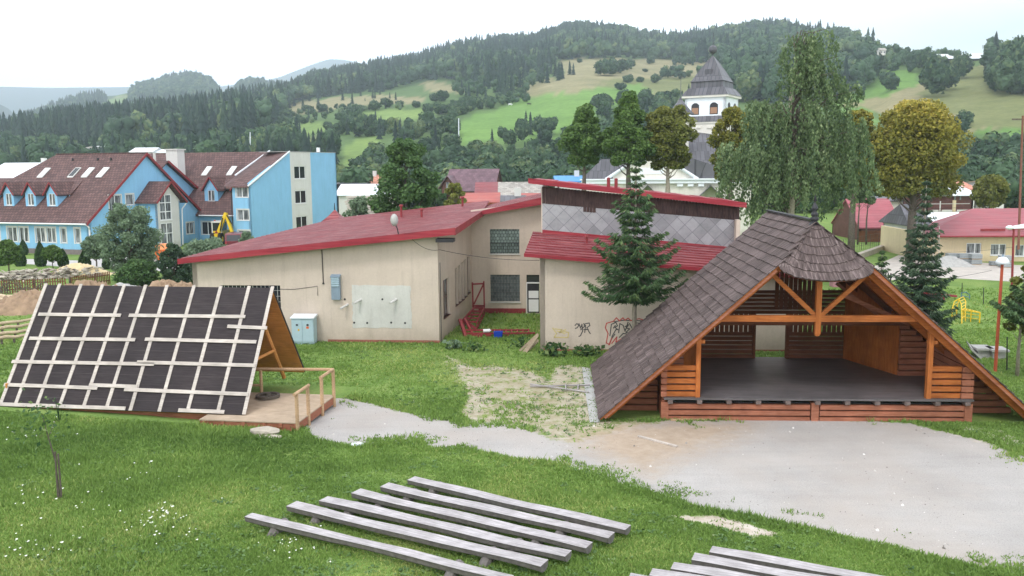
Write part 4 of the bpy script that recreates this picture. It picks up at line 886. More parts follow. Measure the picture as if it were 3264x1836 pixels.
m = MB(); wall(m, (e1[0], 9.5), (1, 0), 4.5, [(0, 6.4), (4.5, 6.9)], [(1.62 - e1[0], 3.44 - e1[0], 3.72, 5.24), (1.62 - e1[0], 3.45 - e1[0], .74, 2.42), (3.86 - e1[0], 4.66 - e1[0], 0.02, 2.42)], .25, zb=-.3); m.build('rear_wing_wall', M['cream'], T)
m = MB(); wall(m, (-13.05, 18.2), (0, -1), 18.2, [(0, wz(-13.05, 18.2)), (18.2, wz(-13.05, 0))], (), .25, inward=(1, 0), zb=-.3); m.build('far_side_wall', M['cream'], T)
m = MB(); wall(m, (-13.05, 18.4), (1, 0), 14.0, [(0, wz(-13.05, 18.4)), (14, wz(.9, 18.4))], (), .2, zb=-.3); m.build('back_wall', M['cream'], T)
m = MB(); m.box(-5.9, .03, -.012, .0, -.3, .14); m.build('brick_plinth', M['brickr'], T)
m = MB(); m.box(e1[0] + .4, 3.8, 9.48, 9.5, -.3, .32); m.build('painted_plinth', M['steelred'], T)
m = MB()   # corrugated sheet: front roof, ribs along x
F0 = [(-13.42, -.75), (1.0, -.75), (1.22, 9.4), (.55, 18.6), (-10.2, 18.6), (-12.3, 8)]
ny_ = 74; ylist = np.linspace(-.75, 18.6, ny_)
def xl(y): return np.interp(y, [-.75, 8, 18.6], [-13.42, -12.6, -10.4])
def xr_(y): return np.interp(y, [-.75, 9.4, 9.41, 18.6], [1.0, 1.22, 1.22, .6])
for i, (ya, yb) in enumerate(zip(ylist[:-1], ylist[1:])):
    h = .06 if i % 2 else 0.0; q = [(xl(ya), ya), (xr_(ya), ya), (xr_(yb), yb), (xl(yb), yb)]
    m.hull8([(x, y, rz(x, y) - .06) for x, y in q] + [(x, y, rz(x, y) + h) for x, y in q])
R1 = m.build('corrugated_roof', M['redroof'], T)
m = MB(); q = lambda x, y, d, o: (x, y, rz(x, y) + o)
m.hull8([(-13.45, -.79, rz(-13.45, -.8) - .22), (1.03, -.79, rz(1.03, -.8) - .28), (1.03, -.755, rz(1.03, -.8) - .28), (-13.45, -.755, rz(-13.45, -.8) - .22), (-13.45, -.79, rz(-13.45, -.8) + .05), (1.03, -.79, rz(1.03, -.8) + .05), (1.03, -.755, rz(1.03, -.8) + .05), (-13.45, -.755, rz(-13.45, -.8) + .05)])
m.build('fascia', M['redroof2'], T)
m = MB(); m.hull8([(1.01, -.79, rz(1, -.8) - .30), (1.05, -.79, rz(1, -.8) - .30), (1.27, 9.4, rz(1.2, 9.4) - .28), (1.23, 9.4, rz(1.2, 9.4) - .28), (1.01, -.79, rz(1, -.8) + .06), (1.05, -.79, rz(1, -.8) + .06), (1.27, 9.4, rz(1.2, 9.4) + .06), (1.23, 9.4, rz(1.2, 9.4) + .06)]); m.build('fascia', M['redroof2'], T)
m = MB(); m.box(.02, .9, -.7, .1, 5.28, 5.46); m.build('eave_board', M['darkmetal'], T)
m = MB()   # rear wing roof, rising to the right
rw = lambda x, y: 6.34 + .215 * (x - 1.19) + .01 * (y - 9)
for i in range(36):
    ya, yb = 8.75 + i * .27, 8.75 + (i + 1) * .27; h = .06 if i % 2 else 0; x0 = 1.22 if ya < 9.4 else .3; q = [(x0, ya), (4.95, ya), (4.95, yb), (x0, yb)]; m.hull8([(x, y, rw(x, y) - .06) for x, y in q] + [(x, y, rw(x, y) + h) for x, y in q])
m.build('rear_corrugated_roof', M['redroof'], T)
m = MB(); m.hull8([(1.24, 8.70, rw(1.2, 9) - .18), (4.95, 8.70, rw(4.95, 9) - .38), (4.95, 8.74, rw(4.95, 9) - .38), (1.24, 8.74, rw(1.2, 9) - .18), (1.24, 8.70, rw(1.2, 9) + .05), (4.95, 8.70, rw(4.95, 9) + .05), (4.95, 8.74, rw(4.95, 9) + .05), (1.24, 8.74, rw(1.2, 9) + .05)]); m.build('fascia', M['redroof2'], T)
# windows
M['gblock'] = tiles('glass_block', (0.16, 0.21, 0.20, 1), (0.05, 0.06, 0.06, 1), .19, .19, .12, .2, .1)
m = MB(); m.box(1.62, 3.44, 9.6, 9.66, 3.72, 5.24); w_ = m.build('window', M['gblock'], T); 
m = MB(); m.box(1.58, 3.48, 9.44, 9.5, 3.66, 3.72); m.build('sill', M['greyw'], w_)
m = MB(); [m.box(1.66 + k * .13, 1.68 + k * .13, 9.54, 9.56, 3.74, 4.4) for k in range(14)]; m.box(1.62, 3.44, 9.53, 9.545, 4.38, 4.41); m.build('bars', M['darkmetal'], w_)
M['gblock2'] = tiles('dusty_glass_block', (0.11, 0.13, 0.135, 1), (0.22, 0.22, 0.22, 1), .19, .19, .06, .3, .1)
m = MB(); m.box(1.62, 3.45, 9.6, 9.66, .74, 2.42); w_ = m.build('window', M['gblock2'], T); m = MB(); m.box(1.56, 3.5, 9.42, 9.5, .67, .74); m.build('sill', M['greyw'], w_)
m = MB(); [m.box(1.62 + k * .2, 1.635 + k * .2, 9.54, 9.555, .76, 2.4) for k in range(1, 9)]; [m.box(1.62, 3.45, 9.525, 9.54, .74 + k * .28, .755 + k * .28) for k in range(1, 6)]; m.build('bars', M['darkmetal'], w_)
m = MB(); m.box(3.86, 4.66, 9.6, 9.64, 1.95, 2.42); m.build('transom_window', M['glass'], T)
m = MB(); m.box(3.9, 4.64, 9.55, 9.6, .05, 1.9); d_ = m.build('door', M['darkmetal'], T)
m = MB(); m.box(3.99, 4.6, 9.53, 9.548, .12, .88); m.box(3.99, 4.6, 9.53, 9.548, .96, 1.42); m.build('door_panel', M['white'], d_)
m = MB(); m.box(3.86, 4.68, 9.5, 9.56, 1.88, 1.96); m.box(3.86, 3.9, 9.5, 9.56, .02, 1.88); m.build('door_frame', M['white'], T)
inw = (-us[1], us[0])
M['brownwin'] = plain('brown_window_frame', (0.15, 0.085, 0.07, 1), 0.6, 0.15)
for k, h in enumerate(sw): window(T, e0, us, *h, M['brownwin'], M['curt'], cols=(.5,) if k == 0 else (), rows=(.5,), dep=.12, fw=.05, inward=inw)
m = MB(); m.box(-11.6, -8.35, .08, .1, 1.0, 2.98); w_ = m.build('window', M['glass'], T)
m = MB(); [m.box(-11.6 + k * .22, -11.585 + k * .22, .03, .045, 1.0, 2.96) for k in range(15)]; [m.box(-11.6, -8.35, .028, .04, 1.2 + k * .3, 1.215 + k * .3) for k in range(6)]; m.build('bars', M['greyw'], w_)
# patch of whitish render, pipes and holes
r = random.Random(4); pts = []
for (a, b) in (((-4.53, .78), (-1.44, .76)), ((-1.44, .76), (-1.46, 3.0)), ((-1.46, 3.0), (-4.53, 3.0)), ((-4.53, 3.0), (-4.53, .78))):
    for k in range(14): f = k / 14; pts.append((a[0] + (b[0] - a[0]) * f + r.uniform(-.04, .04), a[1] + (b[1] - a[1]) * f + r.uniform(-.03, .03)))
m = MB(); m.prism([(x, -.012, z) for x, z in pts], (0, .014, 0)); m.build('render_patch', M['patch'], T)
for x, z in ((-4.17, 2.24), (-2.29, 2.26), (-4.88, 1.97)): m = MB(); m.tube([(x + .12, .05, z + .03), (x - .16, -.45, z - .12)], .06, 8, cap=False); m.tube([(x - .155, -.44, z - .117), (x - .16, -.45, z - .12)], .05, 8); m.build('wall_pipe', M['greyw'], T)
for x, z in ((-2.94, 2.28), (-4.93, 2.27), (-4.47, 1.04), (-3.78, 1.03), (-2.51, 1.06), (-1.78, 1.04)): m = MB(); m.tube([(x, -.02, z), (x, .02, z)], .055, 10); m.build('vent_hole', M['darkmetal'], T)
m = MB(); m.box(-5.57, -5.12, -.22, .0, 2.27, 3.5); m.hull8([(-5.6, -.27, 3.44), (-5.09, -.27, 3.44), (-5.09, 0, 3.5), (-5.6, 0, 3.5), (-5.6, -.27, 3.47), (-5.09, -.27, 3.47), (-5.09, 0, 3.58), (-5.6, 0, 3.58)]); lv = m.build('ventilation_box', M['greyblue'], T)
m = MB(); [m.hull8([(-5.54, -.27, 2.98 + k * .1), (-5.15, -.27, 2.98 + k * .1), (-5.15, -.2, 3.02 + k * .1), (-5.54, -.2, 3.02 + k * .1), (-5.54, -.27, 3.0 + k * .1), (-5.15, -.27, 3.0 + k * .1), (-5.15, -.2, 3.05 + k * .1), (-5.54, -.2, 3.05 + k * .1)]) for k in range(5)]; m.build('louvres', M['ltblue'], lv)
m = MB(); m.tube([(-6.04, -.03, 4.85), (-6.03, -.03, 3.1)], .022, 5); m.tube([(-6.03, -.03, 3.14), (-6.03, -.03, 3.06)], .05, 6); m.build('conduit', M['darkmetal'], T)
m = MB(); m.tube([(-13.0, -.02, 2.75), (-9.5, -.02, 2.8), (-7.6, -.02, 2.78), (-6.35, -.02, 2.95), (-6.35, -.02, 2.45)], .012, 4); m.build('cable', M['darkmetal'], T)
m = MB(); m.tube([(.11, -.03, 4.2), (.11, -.03, .0)], .018, 4); m.build('downpipe', M['darkmetal'], T)
for x, y, h in ((-4.3, 11.5, .75), (-2.6, 9.5, .5), (-.9, 15.5, .6)):
    m = MB(); z = rz(x, y); m.tube([(x, y, z - .05), (x, y, z + h)], .07, 8); m.lathe([(.14, z + h), (.12, z + h + .1), (.001, z + h + .13)], (x, y), 10); m.build('roof_vent', M['steelred'], T)
m = MB(); z = rz(-1.9, -.5); m.tube([(-1.9, -.5, z), (-1.95, -.5, z + .3), (-2.05, -.5, z + .55)], .03, 6); m.build('lamp_bracket', M['darkmetal'], T)
m = MB(); m.blob((-2.1, -.5, z + .75), (.2, .22, .33), 2, 0.02); m.build('floodlight', M['conc'], T, True)
# spire behind the roof

sp = empty('red_roof_turret', cr_.w(-11.0, 19.6, 0), 'small pointed dark red turret roof with a black spike behind the cream building', 'turret', rz=cr_.yaw)
m = MB(); m.box(-.7, .7, -.7, .7, 0, 5.0); m.build('turret_wall', M['blue'], sp)
m = MB(); m.lathe([(2.6, 4.55), (1.4, 5.0), (.55, 5.55), (.03, 6.0)], (0, 0), 4, math.pi / 4, math.pi / 4 + 2 * math.pi); m.build('turret_roof', M['redroof'], sp)
m = MB(); m.tube([(0, 0, 5.9), (0, 0, 6.5)], [.06, .015], 6); m.build('spike', M['darkmetal'], sp)

# ------------------------------------------------------------------ right hall with graffiti
gf = Fr(1.37, 43.0, -3)
T = empty('graffiti_hall', gf, 'cream building with graffiti, silver diamond sheeting and two red sheet roofs', 'building')
m = MB(); wall(m, (0, 0), (1, 0), 12.5, [(0, 4.72), (8, 4.08), (12.5, 3.75)], (), .25, zb=-.3); m.build('front_wall', M['cream'], T)
m = MB(); wall(m, (0, 0), (0, 1), 12, [(0, 4.72), (4, 5.4), (4.01, 7.9), (12, 7.9)], (), .25, zb=-.3, inward=(1, 0)); m.build('side_wall', M['cream'], T)
m = MB(); m.box(0, 12.5, -.015, .0, -.3, .1); m.build('brick_plinth', M['brickr'], T)
gz_ = lambda x, y: 4.86 - .083 * (x + .7) + .15 * (y + .6)
m = MB(); n = 18
for i in range(n):
    ya, yb = -.62 + i * 4.75 / n, -.62 + (i + 1) * 4.75 / n; h = .06 if i % 2 else 0; q = [(-.7 + .06 * ya, ya), (13, ya), (13, yb), (-.7 + .06 * yb, yb)]; m.hull8([(x, y, gz_(x, y) - .06) for x, y in q] + [(x, y, gz_(x, y) + h) for x, y in q])
m.build('lower_sheet_roof', M['redroof'], T)
m = MB(); m.hull8([(-.75, -.66, gz_(-.75, -.6) - .13), (13, -.66, gz_(13, -.6) - .13), (13, -.625, gz_(13, -.6) - .13), (-.75, -.625, gz_(-.75, -.6) - .13), (-.75, -.66, gz_(-.75, -.6) + .04), (13, -.66, gz_(13, -.6) + .04), (13, -.625, gz_(13, -.6) + .04), (-.75, -.625, gz_(-.75, -.6) + .04)]); m.build('fascia', M['redroof2'], T)
m = MB(); a, b = 5.62, .083; Y4 = 4.0
def band(m, zl0, zl1, zr0, zr1, d=0.0, xr=10.3, xl_=.05, th=.1):   # left z0,z1 ; right z0,z1 at xr
    m.hull8([(xl_, Y4 - d, zl0), (xr, Y4 - d, zr0), (xr, Y4 - d + th, zr0), (xl_, Y4 - d + th, zl0), (xl_, Y4 - d, zl1), (xr, Y4 - d, zr1), (xr, Y4 - d + th, zr1), (xl_, Y4 - d + th, zl1)]); return m
band(MB(), 5.2, 5.71, 4.2, 4.72, .04).build('red_flashing', M['redroof2'], T)
def diamonds():
    t = NT('silver_diamond_sheet', 0.38, 0.5, 0.55); v = t.coord('UV', (1, 1, 1), (0, 0, R_(45))); q = t.n('ShaderNodeTexBrick'); t.l(v, q.inputs['Vector']); q.offset = 0
    q.inputs['Scale'].default_value = 1; q.inputs['Brick Width'].default_value = .56; q.inputs['Row Height'].default_value = .56; q.inputs['Mortar Size'].default_value = .012; q.inputs['Bias'].default_value = 0
    q.inputs['Color1'].default_value = (.28, .285, .305, 1); q.inputs['Color2'].default_value = (.42, .425, .455, 1); q.inputs['Mortar'].default_value = (.20, .20, .225, 1)
    n = t.noise(t.coord('UV'), 1.5, 5, .7); t.bump(n, .3, .02); return t.base(t.mix(.7, q.outputs[0], t.ramp(n, [(0.3, (.72, .74, .75, 1)), (.5, (1, .95, .97, 1)), (.7, (1.2, 1.18, 1.2, 1))]), 'MULTIPLY'))
M['diam'] = diamonds()
band(MB(), 5.71, 7.09, 4.72, 6.15).build('diamond_sheeting', M['diam'], T)
M['blackboard'] = wood('blackened_vertical_boards', (0.025, 0.018, 0.022, 1), (0.12, 0.075, 0.065, 1), 2, .85, 7)
m = MB(); nb = 62
for k in range(nb):
    x0 = .05 + k * 10.3 / nb; x1 = x0 + 10.3 / nb - .012; f = x0 / 11; zb = 7.09 - .94 * f; zt = 7.98 - 1.12 * f
    if 2.08 < x0 < 2.85: zb -= .26
    m.box(x0, x1, Y4 - .03 - .01 * (k % 2), Y4, zb, zt)
band(m, 6.6, 7.96, 5.9, 6.84, -.01, th=.08); m.build('vertical_boarding', M['blackboard'], T)
m = MB()   # upper roof: mono sheet over the boards
tz = lambda x, y: 8.36 - .118 * (x + .5) - .004 * (y - 3.4)
for i in range(18):
    xa, xb = -.62 + i * .62, -.62 + (i + 1) * .62; h = .03 if i % 2 else 0
    q = [(xa, 3.35), (xb, 3.35), (xb + .3, 12.5), (xa + .3, 12.5)]; m.hull8([(x, y, tz(x, y) - .1) for x, y in q] + [(x, y, tz(x, y) + h) for x, y in q])
m.build('upper_sheet_roof', M['redroof2'], T)
m = MB(); m.hull8([(-.66, 3.31, tz(-.66, 3.4) - .22), (10.56, 3.31, tz(10.56, 3.4) - .22), (10.56, 3.345, tz(10.56, 3.4) - .22), (-.66, 3.345, tz(-.66, 3.4) - .22), (-.66, 3.31, tz(-.66, 3.4) + .05), (10.56, 3.31, tz(10.56, 3.4) + .05), (10.56, 3.345, tz(10.56, 3.4) + .05), (-.66, 3.345, tz(-.66, 3.4) + .05)]); m.build('fascia', M['redroof2'], T)
m = MB(); wall(m, (10.3, 3.5), (0, 1), 8.8, [(0, 6.2), (8.8, 6.5)], (), .2, inward=(-1, 0)); m.build('right_wall', M['cream'], T)
for x in (3.55, 3.95): m = MB(); z = tz(x, 4.5); m.tube([(x, 4.5, z - .1), (x, 4.5, z + .5)], .09, 8); m.lathe([(.13, z + .5), (.001, z + .56)], (x, 4.5), 8); m.build('roof_vent', M['steelred'], T)
m = MB(); z = gz_(2.35, 2.5); m.tube([(2.35, 2.5, z - .05), (2.35, 2.5, z + .4)], .06, 8); m.lathe([(.15, z + .36), (.13, z + .46), (.001, z + .48)], (2.35, 2.5), 10); m.build('roof_vent', M['steelred'], T)
M['spr_red'] = plain('red_spray_paint', (0.50, 0.10, 0.09, 1), 0.8, 0.2); M['spr_black'] = plain('grey_black_spray_paint', (0.09, 0.085, 0.085, 1), 0.8, 0.35, 6); M['spr_yel'] = plain('faded_yellow_spray_paint', (0.58, 0.48, 0.23, 1), 0.8, 0.15)
def spray(name, mat, strokes, z, w=.028, d=.0):
    m = MB()
    for s_ in strokes:
        pts = [gf.on(z(*p), 1, 0) for p in s_]
        for a, b in zip(pts[:-1], pts[1:]):
            dx, dz = b[0] - a[0], b[2] - a[2]; L_ = math.hypot(dx, dz) + 1e-6; nx_, nz_ = -dz / L_ * w / 2, dx / L_ * w / 2; ex, ez = dx / L_ * w * .4, dz / L_ * w * .4
            m.hull8([(a[0] - nx_ - ex, -.004 - d, a[2] - nz_ - ez), (b[0] - nx_ + ex, -.004 - d, b[2] - nz_ + ez), (b[0] - nx_ + ex, .001, b[2] - nz_ + ez), (a[0] - nx_ - ex, .001, a[2] - nz_ - ez), (a[0] + nx_ - ex, -.004 - d, a[2] + nz_ - ez), (b[0] + nx_ + ex, -.004 - d, b[2] + nz_ + ez), (b[0] + nx_ + ex, .001, b[2] + nz_ + ez), (a[0] + nx_ - ex, .001, a[2] + nz_ - ez)])
    return m.build(name, mat, T)
spray('graffiti_tag', M['spr_black'], [[(482, 1112), (495, 1100), (508, 1112), (495, 1128), (484, 1132)], [(508, 1100), (518, 1130), (528, 1104), (532, 1150), (518, 1180), (508, 1184)], [(520, 1140), (545, 1118), (540, 1100), (552, 1112), (546, 1158)], [(552, 1100), (575, 1096), (580, 1112), (560, 1128), (578, 1160), (583, 1166)], [(540, 1140), (570, 1138)]], Cz, .05)
spray('graffiti_yellow', M['spr_yel'], [[(335, 1130), (360, 1165), (345, 1190), (435, 1192), (440, 1160), (405, 1150)], [(350, 1135), (395, 1140), (380, 1160), (420, 1140)], [(365, 1150), (415, 1165)]], Cz, .06)
spray('graffiti_red_outline', M['spr_red'], [[(705, 1240), (725, 1195), (710, 1238), (688, 1228), (700, 1165), (682, 1128), (690, 1098), (735, 1085), (755, 1062), (775, 1082), (798, 1062), (812, 1078), (832, 1064), (850, 1080), (905, 1068), (950, 1080)], [(725, 1230), (758, 1188), (752, 1222), (800, 1195), (838, 1188)]], Cz, .055, .001)
spray('graffiti_letters', M['spr_black'], [[(712, 1180), (722, 1105), (752, 1092), (762, 1115), (745, 1125), (765, 1140), (752, 1140), (728, 1180), (720, 1205), (745, 1170)], [(735, 1130), (748, 1112)], [(770, 1160), (778, 1100), (800, 1112), (812, 1150), (832, 1092), (822, 1130)], [(775, 1190), (800, 1165), (830, 1170)], [(812, 1120), (835, 1108), (820, 1130), (842, 1135), (818, 1158), (850, 1165)], [(842, 1100), (868, 1150), (888, 1095), (915, 1098), (930, 1120), (900, 1135), (880, 1165)], [(740, 1088), (800, 1078), (870, 1080), (925, 1082)]], Cz, .05)

# ------------------------------------------------------------------ yard pieces by the cream walls
cb = empty('electric_cabinet', cr_.w(-7.0, -.45, 0), 'pale blue two door electrical cabinet standing against the cream wall', 'cabinet', rz=cr_.yaw)
m = MB(); m.box(-.58, .58, -.27, .3, .1, 1.38); m.box(-.55, .55, -.22, .28, -.1, .1); m.build('body', M['ltblue'], cb)
m = MB(); m.hull8([(-.63, -.34, 1.36), (.63, -.34, 1.36), (.63, .34, 1.42), (-.63, .34, 1.42), (-.63, -.34, 1.42), (.63, -.34, 1.42), (.63, .34, 1.52), (-.63, .34, 1.52)]); m.build('lid', M['whiteroof'], cb)
for s in (-1, 1):
    m = MB(); m.box(*sorted((s * .02, s * .55)), -.292, -.272, .16, 1.32); d_ = m.build('door', M['ltblue'], cb); m = MB(); m.tube([(s * .28 - .05, -.295, 1.03), (s * .28 + .05, -.295, 1.03)], .045, 8); m.build('vent_slot', M['darkmetal'], d_)
m = MB(); m.box(.2, .34, -.297, -.293, .84, .95); m.build('warning_label', M['orangep'], cb)
m = MB(); m.box(-.25, -.16, -.297, -.293, .72, .82); m.build('warning_label', M['yellow'], cb)
tr = empty('steel_truss_mast', (-1.7, 48.6, 0), 'dark red lattice steel mast sections standing and lying in the courtyard corner', 'steel mast')
ot = Vector((-1.7, 48.6, 0))
def W3(z, x, y, yy): return Vector(atY(z(x, y), yy)) - ot
m = MB()
for (a, b) in (((2030, 730), (2035, 900)), ((2108, 722), (2112, 900)), ((2032, 742), (2110, 738)), ((2040, 880), (2105, 745)), ((2035, 890), (2112, 890)), ((2110, 890), (2035, 905))): m.beam(W3(B, *a, 51.5), W3(B, *b, 51.5), .09, .09)
m.build('upright_frame', M['steelred'], tr)
m = MB(); pa, pb = [W3(B, 2040, 905, 51.4), W3(B, 1955, 1000, 48.0)], [W3(B, 2112, 905, 51.4), W3(B, 2060, 1000, 48.0)]
for dz in (0, -.35):
    for s in (pa, pb): m.beam(s[0] + V3d(0, 0, dz), s[1] + V3d(0, 0, dz), .08, .08)
for f in (0, .25, .5, .75, 1):
    p, q = pa[0].lerp(pa[1], f), pb[0].lerp(pb[1], f); m.beam(p, q, .07, .1); m.beam(p, p + V3d(0, 0, -.35), .05, .05); m.beam(q, q + V3d(0, 0, -.35), .05, .05)
m.build('ladder_section', M['steelred'], tr)
m = MB(); p0 = W3(B, 1945, 985, 47.6); p1 = W3(B, 2000, 1145, 46.4); m.beam(p0, p1, .16, .16); m.beam(p0 + V3d(.25, 0, .05), p1 + V3d(.3, .3, .3), .1, .1); m.beam(W3(B, 1960, 985, 47.8), W3(B, 2060, 1050, 47.6), .1, .14); m.build('leaning_strut', M['steelred'], tr)
m = MB(); p0, p1 = W3(B, 1985, 1080, 46.6), W3(B, 2460, 1077, 47.0); m.beam(p0, p1, .09, .09); m.beam(p0 + V3d(0, .35, .12), p1 + V3d(-.3, .35, .1), .09, .09)
for k in range(9): q_ = p0.lerp(p1, .25 + k * .082); m.beam(q_ + V3d(0, -.02, 0), q_ + V3d(0, .38, .15), .06, .06)
for f in (.30, .56, .60, .72, .88): q_ = p0.lerp(p1, f); m.beam(q_, Vector((q_.x + .05, q_.y, .0)), .07, .07)
m.box(p0.x + .25, p0.x + .9, p0.y - .05, p0.y + .35, 0.02, p0.z - .05); m.box(p0.x + 1.05, p0.x + 1.35, p0.y, p0.y + .3, 0.02, p0.z - .05); m.build('lying_boom', M['steelred'], tr)
bx = empty('blue_bin', (0, 0, 0), 'small bright blue plastic bin hanging on the red steel boom', 'bin'); P_ = Vector(atY(B(2207, 1090), 46.5)); bx.location = P_
m = MB(); m.hull8([(-.20, -.14, -.22), (.18, -.14, -.22), (.18, .1, -.22), (-.2, .1, -.22), (-.24, -.2, .2), (.24, -.2, .2), (.24, .14, .2), (-.24, .14, .2)]); m.build('tub', plain('bright_blue_plastic', (0.01, 0.05, 0.42, 1), .4, .1), bx)
wb = empty('white_canister', Vector(atY(B(2130, 1062), 46.7)), 'small white canister lying on the red steel boom', 'canister'); m = MB(); m.tube([(-.2, 0, 0), (.16, 0, .02)], .09, 8); m.tube([(.16, 0, .02), (.22, 0, .02)], .04, 6); m.build('canister_body', M['white'], wb)
m = MB(); rr = random.Random(2)
lp = empty('leaning_boards', gf.w(-.45, -.1, 0), 'few old boards leaning at the corner of the graffiti hall', 'boards')
for k in range(5): m = MB(); m.beam((rr.uniform(-.6, -.1), rr.uniform(-.5, .1), .03), (.35, .05, rr.uniform(.5, 1.0)), .1, .03, (0, 1, 0)); m.build('board', M['deckwood'], lp)
def wire(name, p, q, sag, label, cat='cable', r=.012, n=14, grp=None):
    p, q = Vector(p), Vector(q); m = MB(); m.tube([p.lerp(q, k / n) - V3d(0, 0, sag * 4 * (k / n) * (1 - k / n)) for k in range(n + 1)], r, 4); return tag(m.build(name, M['darkmetal']), label, cat, grp)
wire('overhead_cable', cr_.w(-1.3, -.78, 5.6), cr_.w(0.1, .0, 4.85), .25, 'thin dark cable looped from the lamp on the red roof to the wall corner')
wire('overhead_cable', cr_.w(0.1, .0, 4.85), gf.w(-.02, -.02, 4.5), .15, 'thin dark cable strung across the courtyard between the two cream halls')
# ------------------------------------------------------------------ blue building
bf = Fr(-45.2, 95, -18.8)
T = empty('blue_building', bf, 'large sky blue building with brown tiled roofs, dormers and a grey window strip', 'building')
ks = (10.95 - 3.9) / 9.1; rzf = lambda y: 3.9 + ks * y        # front wing: eave y=0, ridge y=9.1
m = MB(); wins = [(-16.2, -14.9), (-13.9, -12.6), (-11.45, -10.15), (-9.75, -8.5), (-7.4, -6.15), (-5.85, -4.65), (-3.9, -3.2), (-1.98, -1.27)]
XW = -24.0
wall(m, (XW, 0), (1, 0), -XW, [(0, 3.75), (-XW, 3.75)], [(a - XW, b - XW, 1.25, 2.85) for a, b in wins], .3, zb=-.2); m.build('front_wall', M['blue'], T)
m = MB(); m.box(XW, .03, -.03, 0, -.2, .55); m.build('plinth', plain('dark_plinth', (.20, .17, .17, 1), .9, .2), T)
for a, b in wins: window(T, (XW, 0), (1, 0), a - XW, b - XW, 1.25, 2.85, M['white'], M['curt'], cols=(.5,) if b - a > 1 else (), dep=.08, surround=M['greyw'], sw=.16)
gh = [(3.15, 4.95, 4.45, 6.25), (5.7, 6.9, 5.1, 6.3), (15.6, 17.0, 1.1, 2.5)]
m = MB(); wall(m, (0, 0), (0, 1), 18.2, [(0, 3.75), (9.1, 10.8), (18.2, 3.75)], gh, .3, zb=-.2, inward=(-1, 0)); m.build('gable_wall', M['blue'], T)
for h in gh: window(T, (0, 0), (0, 1), *h, M['white'], M['curt'], cols=(.5,) if h[1] - h[0] > 1.3 else (), dep=.08, inward=(-1, 0), surround=M['greyw'], sw=.14)
m = MB(); slab(m, [(XW - .4, -.6, rzf(-.6)), (.35, -.6, rzf(-.6)), (.35, 9.1, rzf(9.1)), (-12.9, 9.1, rzf(9.1)), (-18, 3.5, rzf(3.5)), (XW - .4, 0.5, rzf(.5))], .18); m.build('tiled_roof', M['btile'], T)
m = MB(); slab(m, [(.35, 9.1, rzf(9.1)), (.35, 18.8, rzf(-.6)), (-13, 18.8, rzf(-.6)), (-13, 9.1, rzf(9.1))], .18); m.build('tiled_roof', M['btile'], T)
for ya, yb in ((-.6, 9.1), (18.8, 9.1)): m = MB(); za, zb_ = rzf(-.6), rzf(9.1); m.hull8([(.34, ya, za - .28), (.40, ya, za - .28), (.40, yb, zb_ - .26), (.34, yb, zb_ - .26), (.34, ya, za + .06), (.40, ya, za + .06), (.40, yb, zb_ + .08), (.34, yb, zb_ + .08)]); m.build('verge_board', M['steelred'], T)
m = MB(); m.tube([(XW, -.66, rzf(-.6) - .1), (.2, -.66, rzf(-.6) - .1), (.3, -.3, 3.0), (.1, -.06, 2.7), (.1, -.06, .2)], .09, 6); m.build('gutter', M['white'], T)
m = MB(); m.box(-13, .38, 9.0, 9.25, 10.93, 11.03); m.build('ridge', M['btile'], T)
# dormer band with three little gables
yd = 1.55
for k, xc in enumerate((-19.2, -15.9, -12.6, -9.4, -6.35)):
    if k < 1: continue
    D_ = empty('dormer', (xc, yd, 0)); D_.parent = T
    m = MB(); wall(m, (-.75, 0), (1, 0), 1.5, [(0, 6.5), (.75, 7.55), (1.5, 6.5)], [(.32, 1.18, 5.2, 6.5)], .2, zb=4.9); m.box(-.75, -.6, .2, 2.2, 4.9, 6.5); m.box(.6, .75, .2, 2.2, 4.9, 6.5); m.build('dormer_wall', M['blue'], D_)
    window(D_, (-.75, 0), (1, 0), .32, 1.18, 5.2, 6.5, M['white'], M['curt'], dep=.05)
    m = MB()
    for s in (-1, 1): slab(m, [(0, -.25, 7.75), (s * 1.0, -.25, 6.35), (s * 1.0, 3.0, 6.35), (0, 3.6, 7.75)], .1)
    m.build('dormer_roof', M['btile'], D_); m = MB(); [m.beam((0, -.28, 7.72), (s * 1.02, -.28, 6.3), .04, .14) for s in (-1, 1)]; m.build('verge_board', M['steelred'], D_)
m = MB(); slab(m, [(-22, 2.9, 6.42), (-5.0, 2.9, 6.42), (-5.4, 5.55, 8.2), (-22, 5.55, 8.2)], .12); m.build('dormer_band_roof', M['btile'], T)
m = MB(); m.prism([(-5.3, 2.95, 6.4), (-5.3, 2.95, 5.3), (-5.3, 3.0, 6.4)], (.05, 0, 0)); m.box(-21.5, -5.6, 2.98, 3.1, 5.2, 6.32); m.build('dormer_band_wall', M['blue'], T)
def skylight(par, x, y, rf, w=.85, l=1.35):
    k = (rf(y + 1) - rf(y)); q = [(x, y, rf(y) + .05), (x + w, y, rf(y) + .05), (x + w, y + l, rf(y + l) + .05), (x, y + l, rf(y + l) + .05)]
    m = MB(); m.hull8([*q, *[(a, b, c + .1) for a, b, c in q]]); f = m.build('skylight', M['greyw'], par)
    q2 = [(x + .1, y + .1, rf(y + .1) + .158), (x + w - .1, y + .1, rf(y + .1) + .158), (x + w - .1, y + l - .1, rf(y + l - .1) + .158), (x + .1, y + l - .1, rf(y + l - .1) + .158)]; m = MB(); m.hull8([*q2, *[(a, b, c + .01) for a, b, c in q2]]); m.build('pane', M['whiteroof'] if x != -8.0 else M['glass'], f)
for x in (-12.5, -8.0, -6.0, -3.9): skylight(T, x, 5.5, rzf)
for x in (-9.6, -5.9, -4.0): m = MB(); m.box(x, x + .15, 8, 8.15, rzf(8) - .05, rzf(8) + .35); m.build('roof_vent', M['darkmetal'], T)
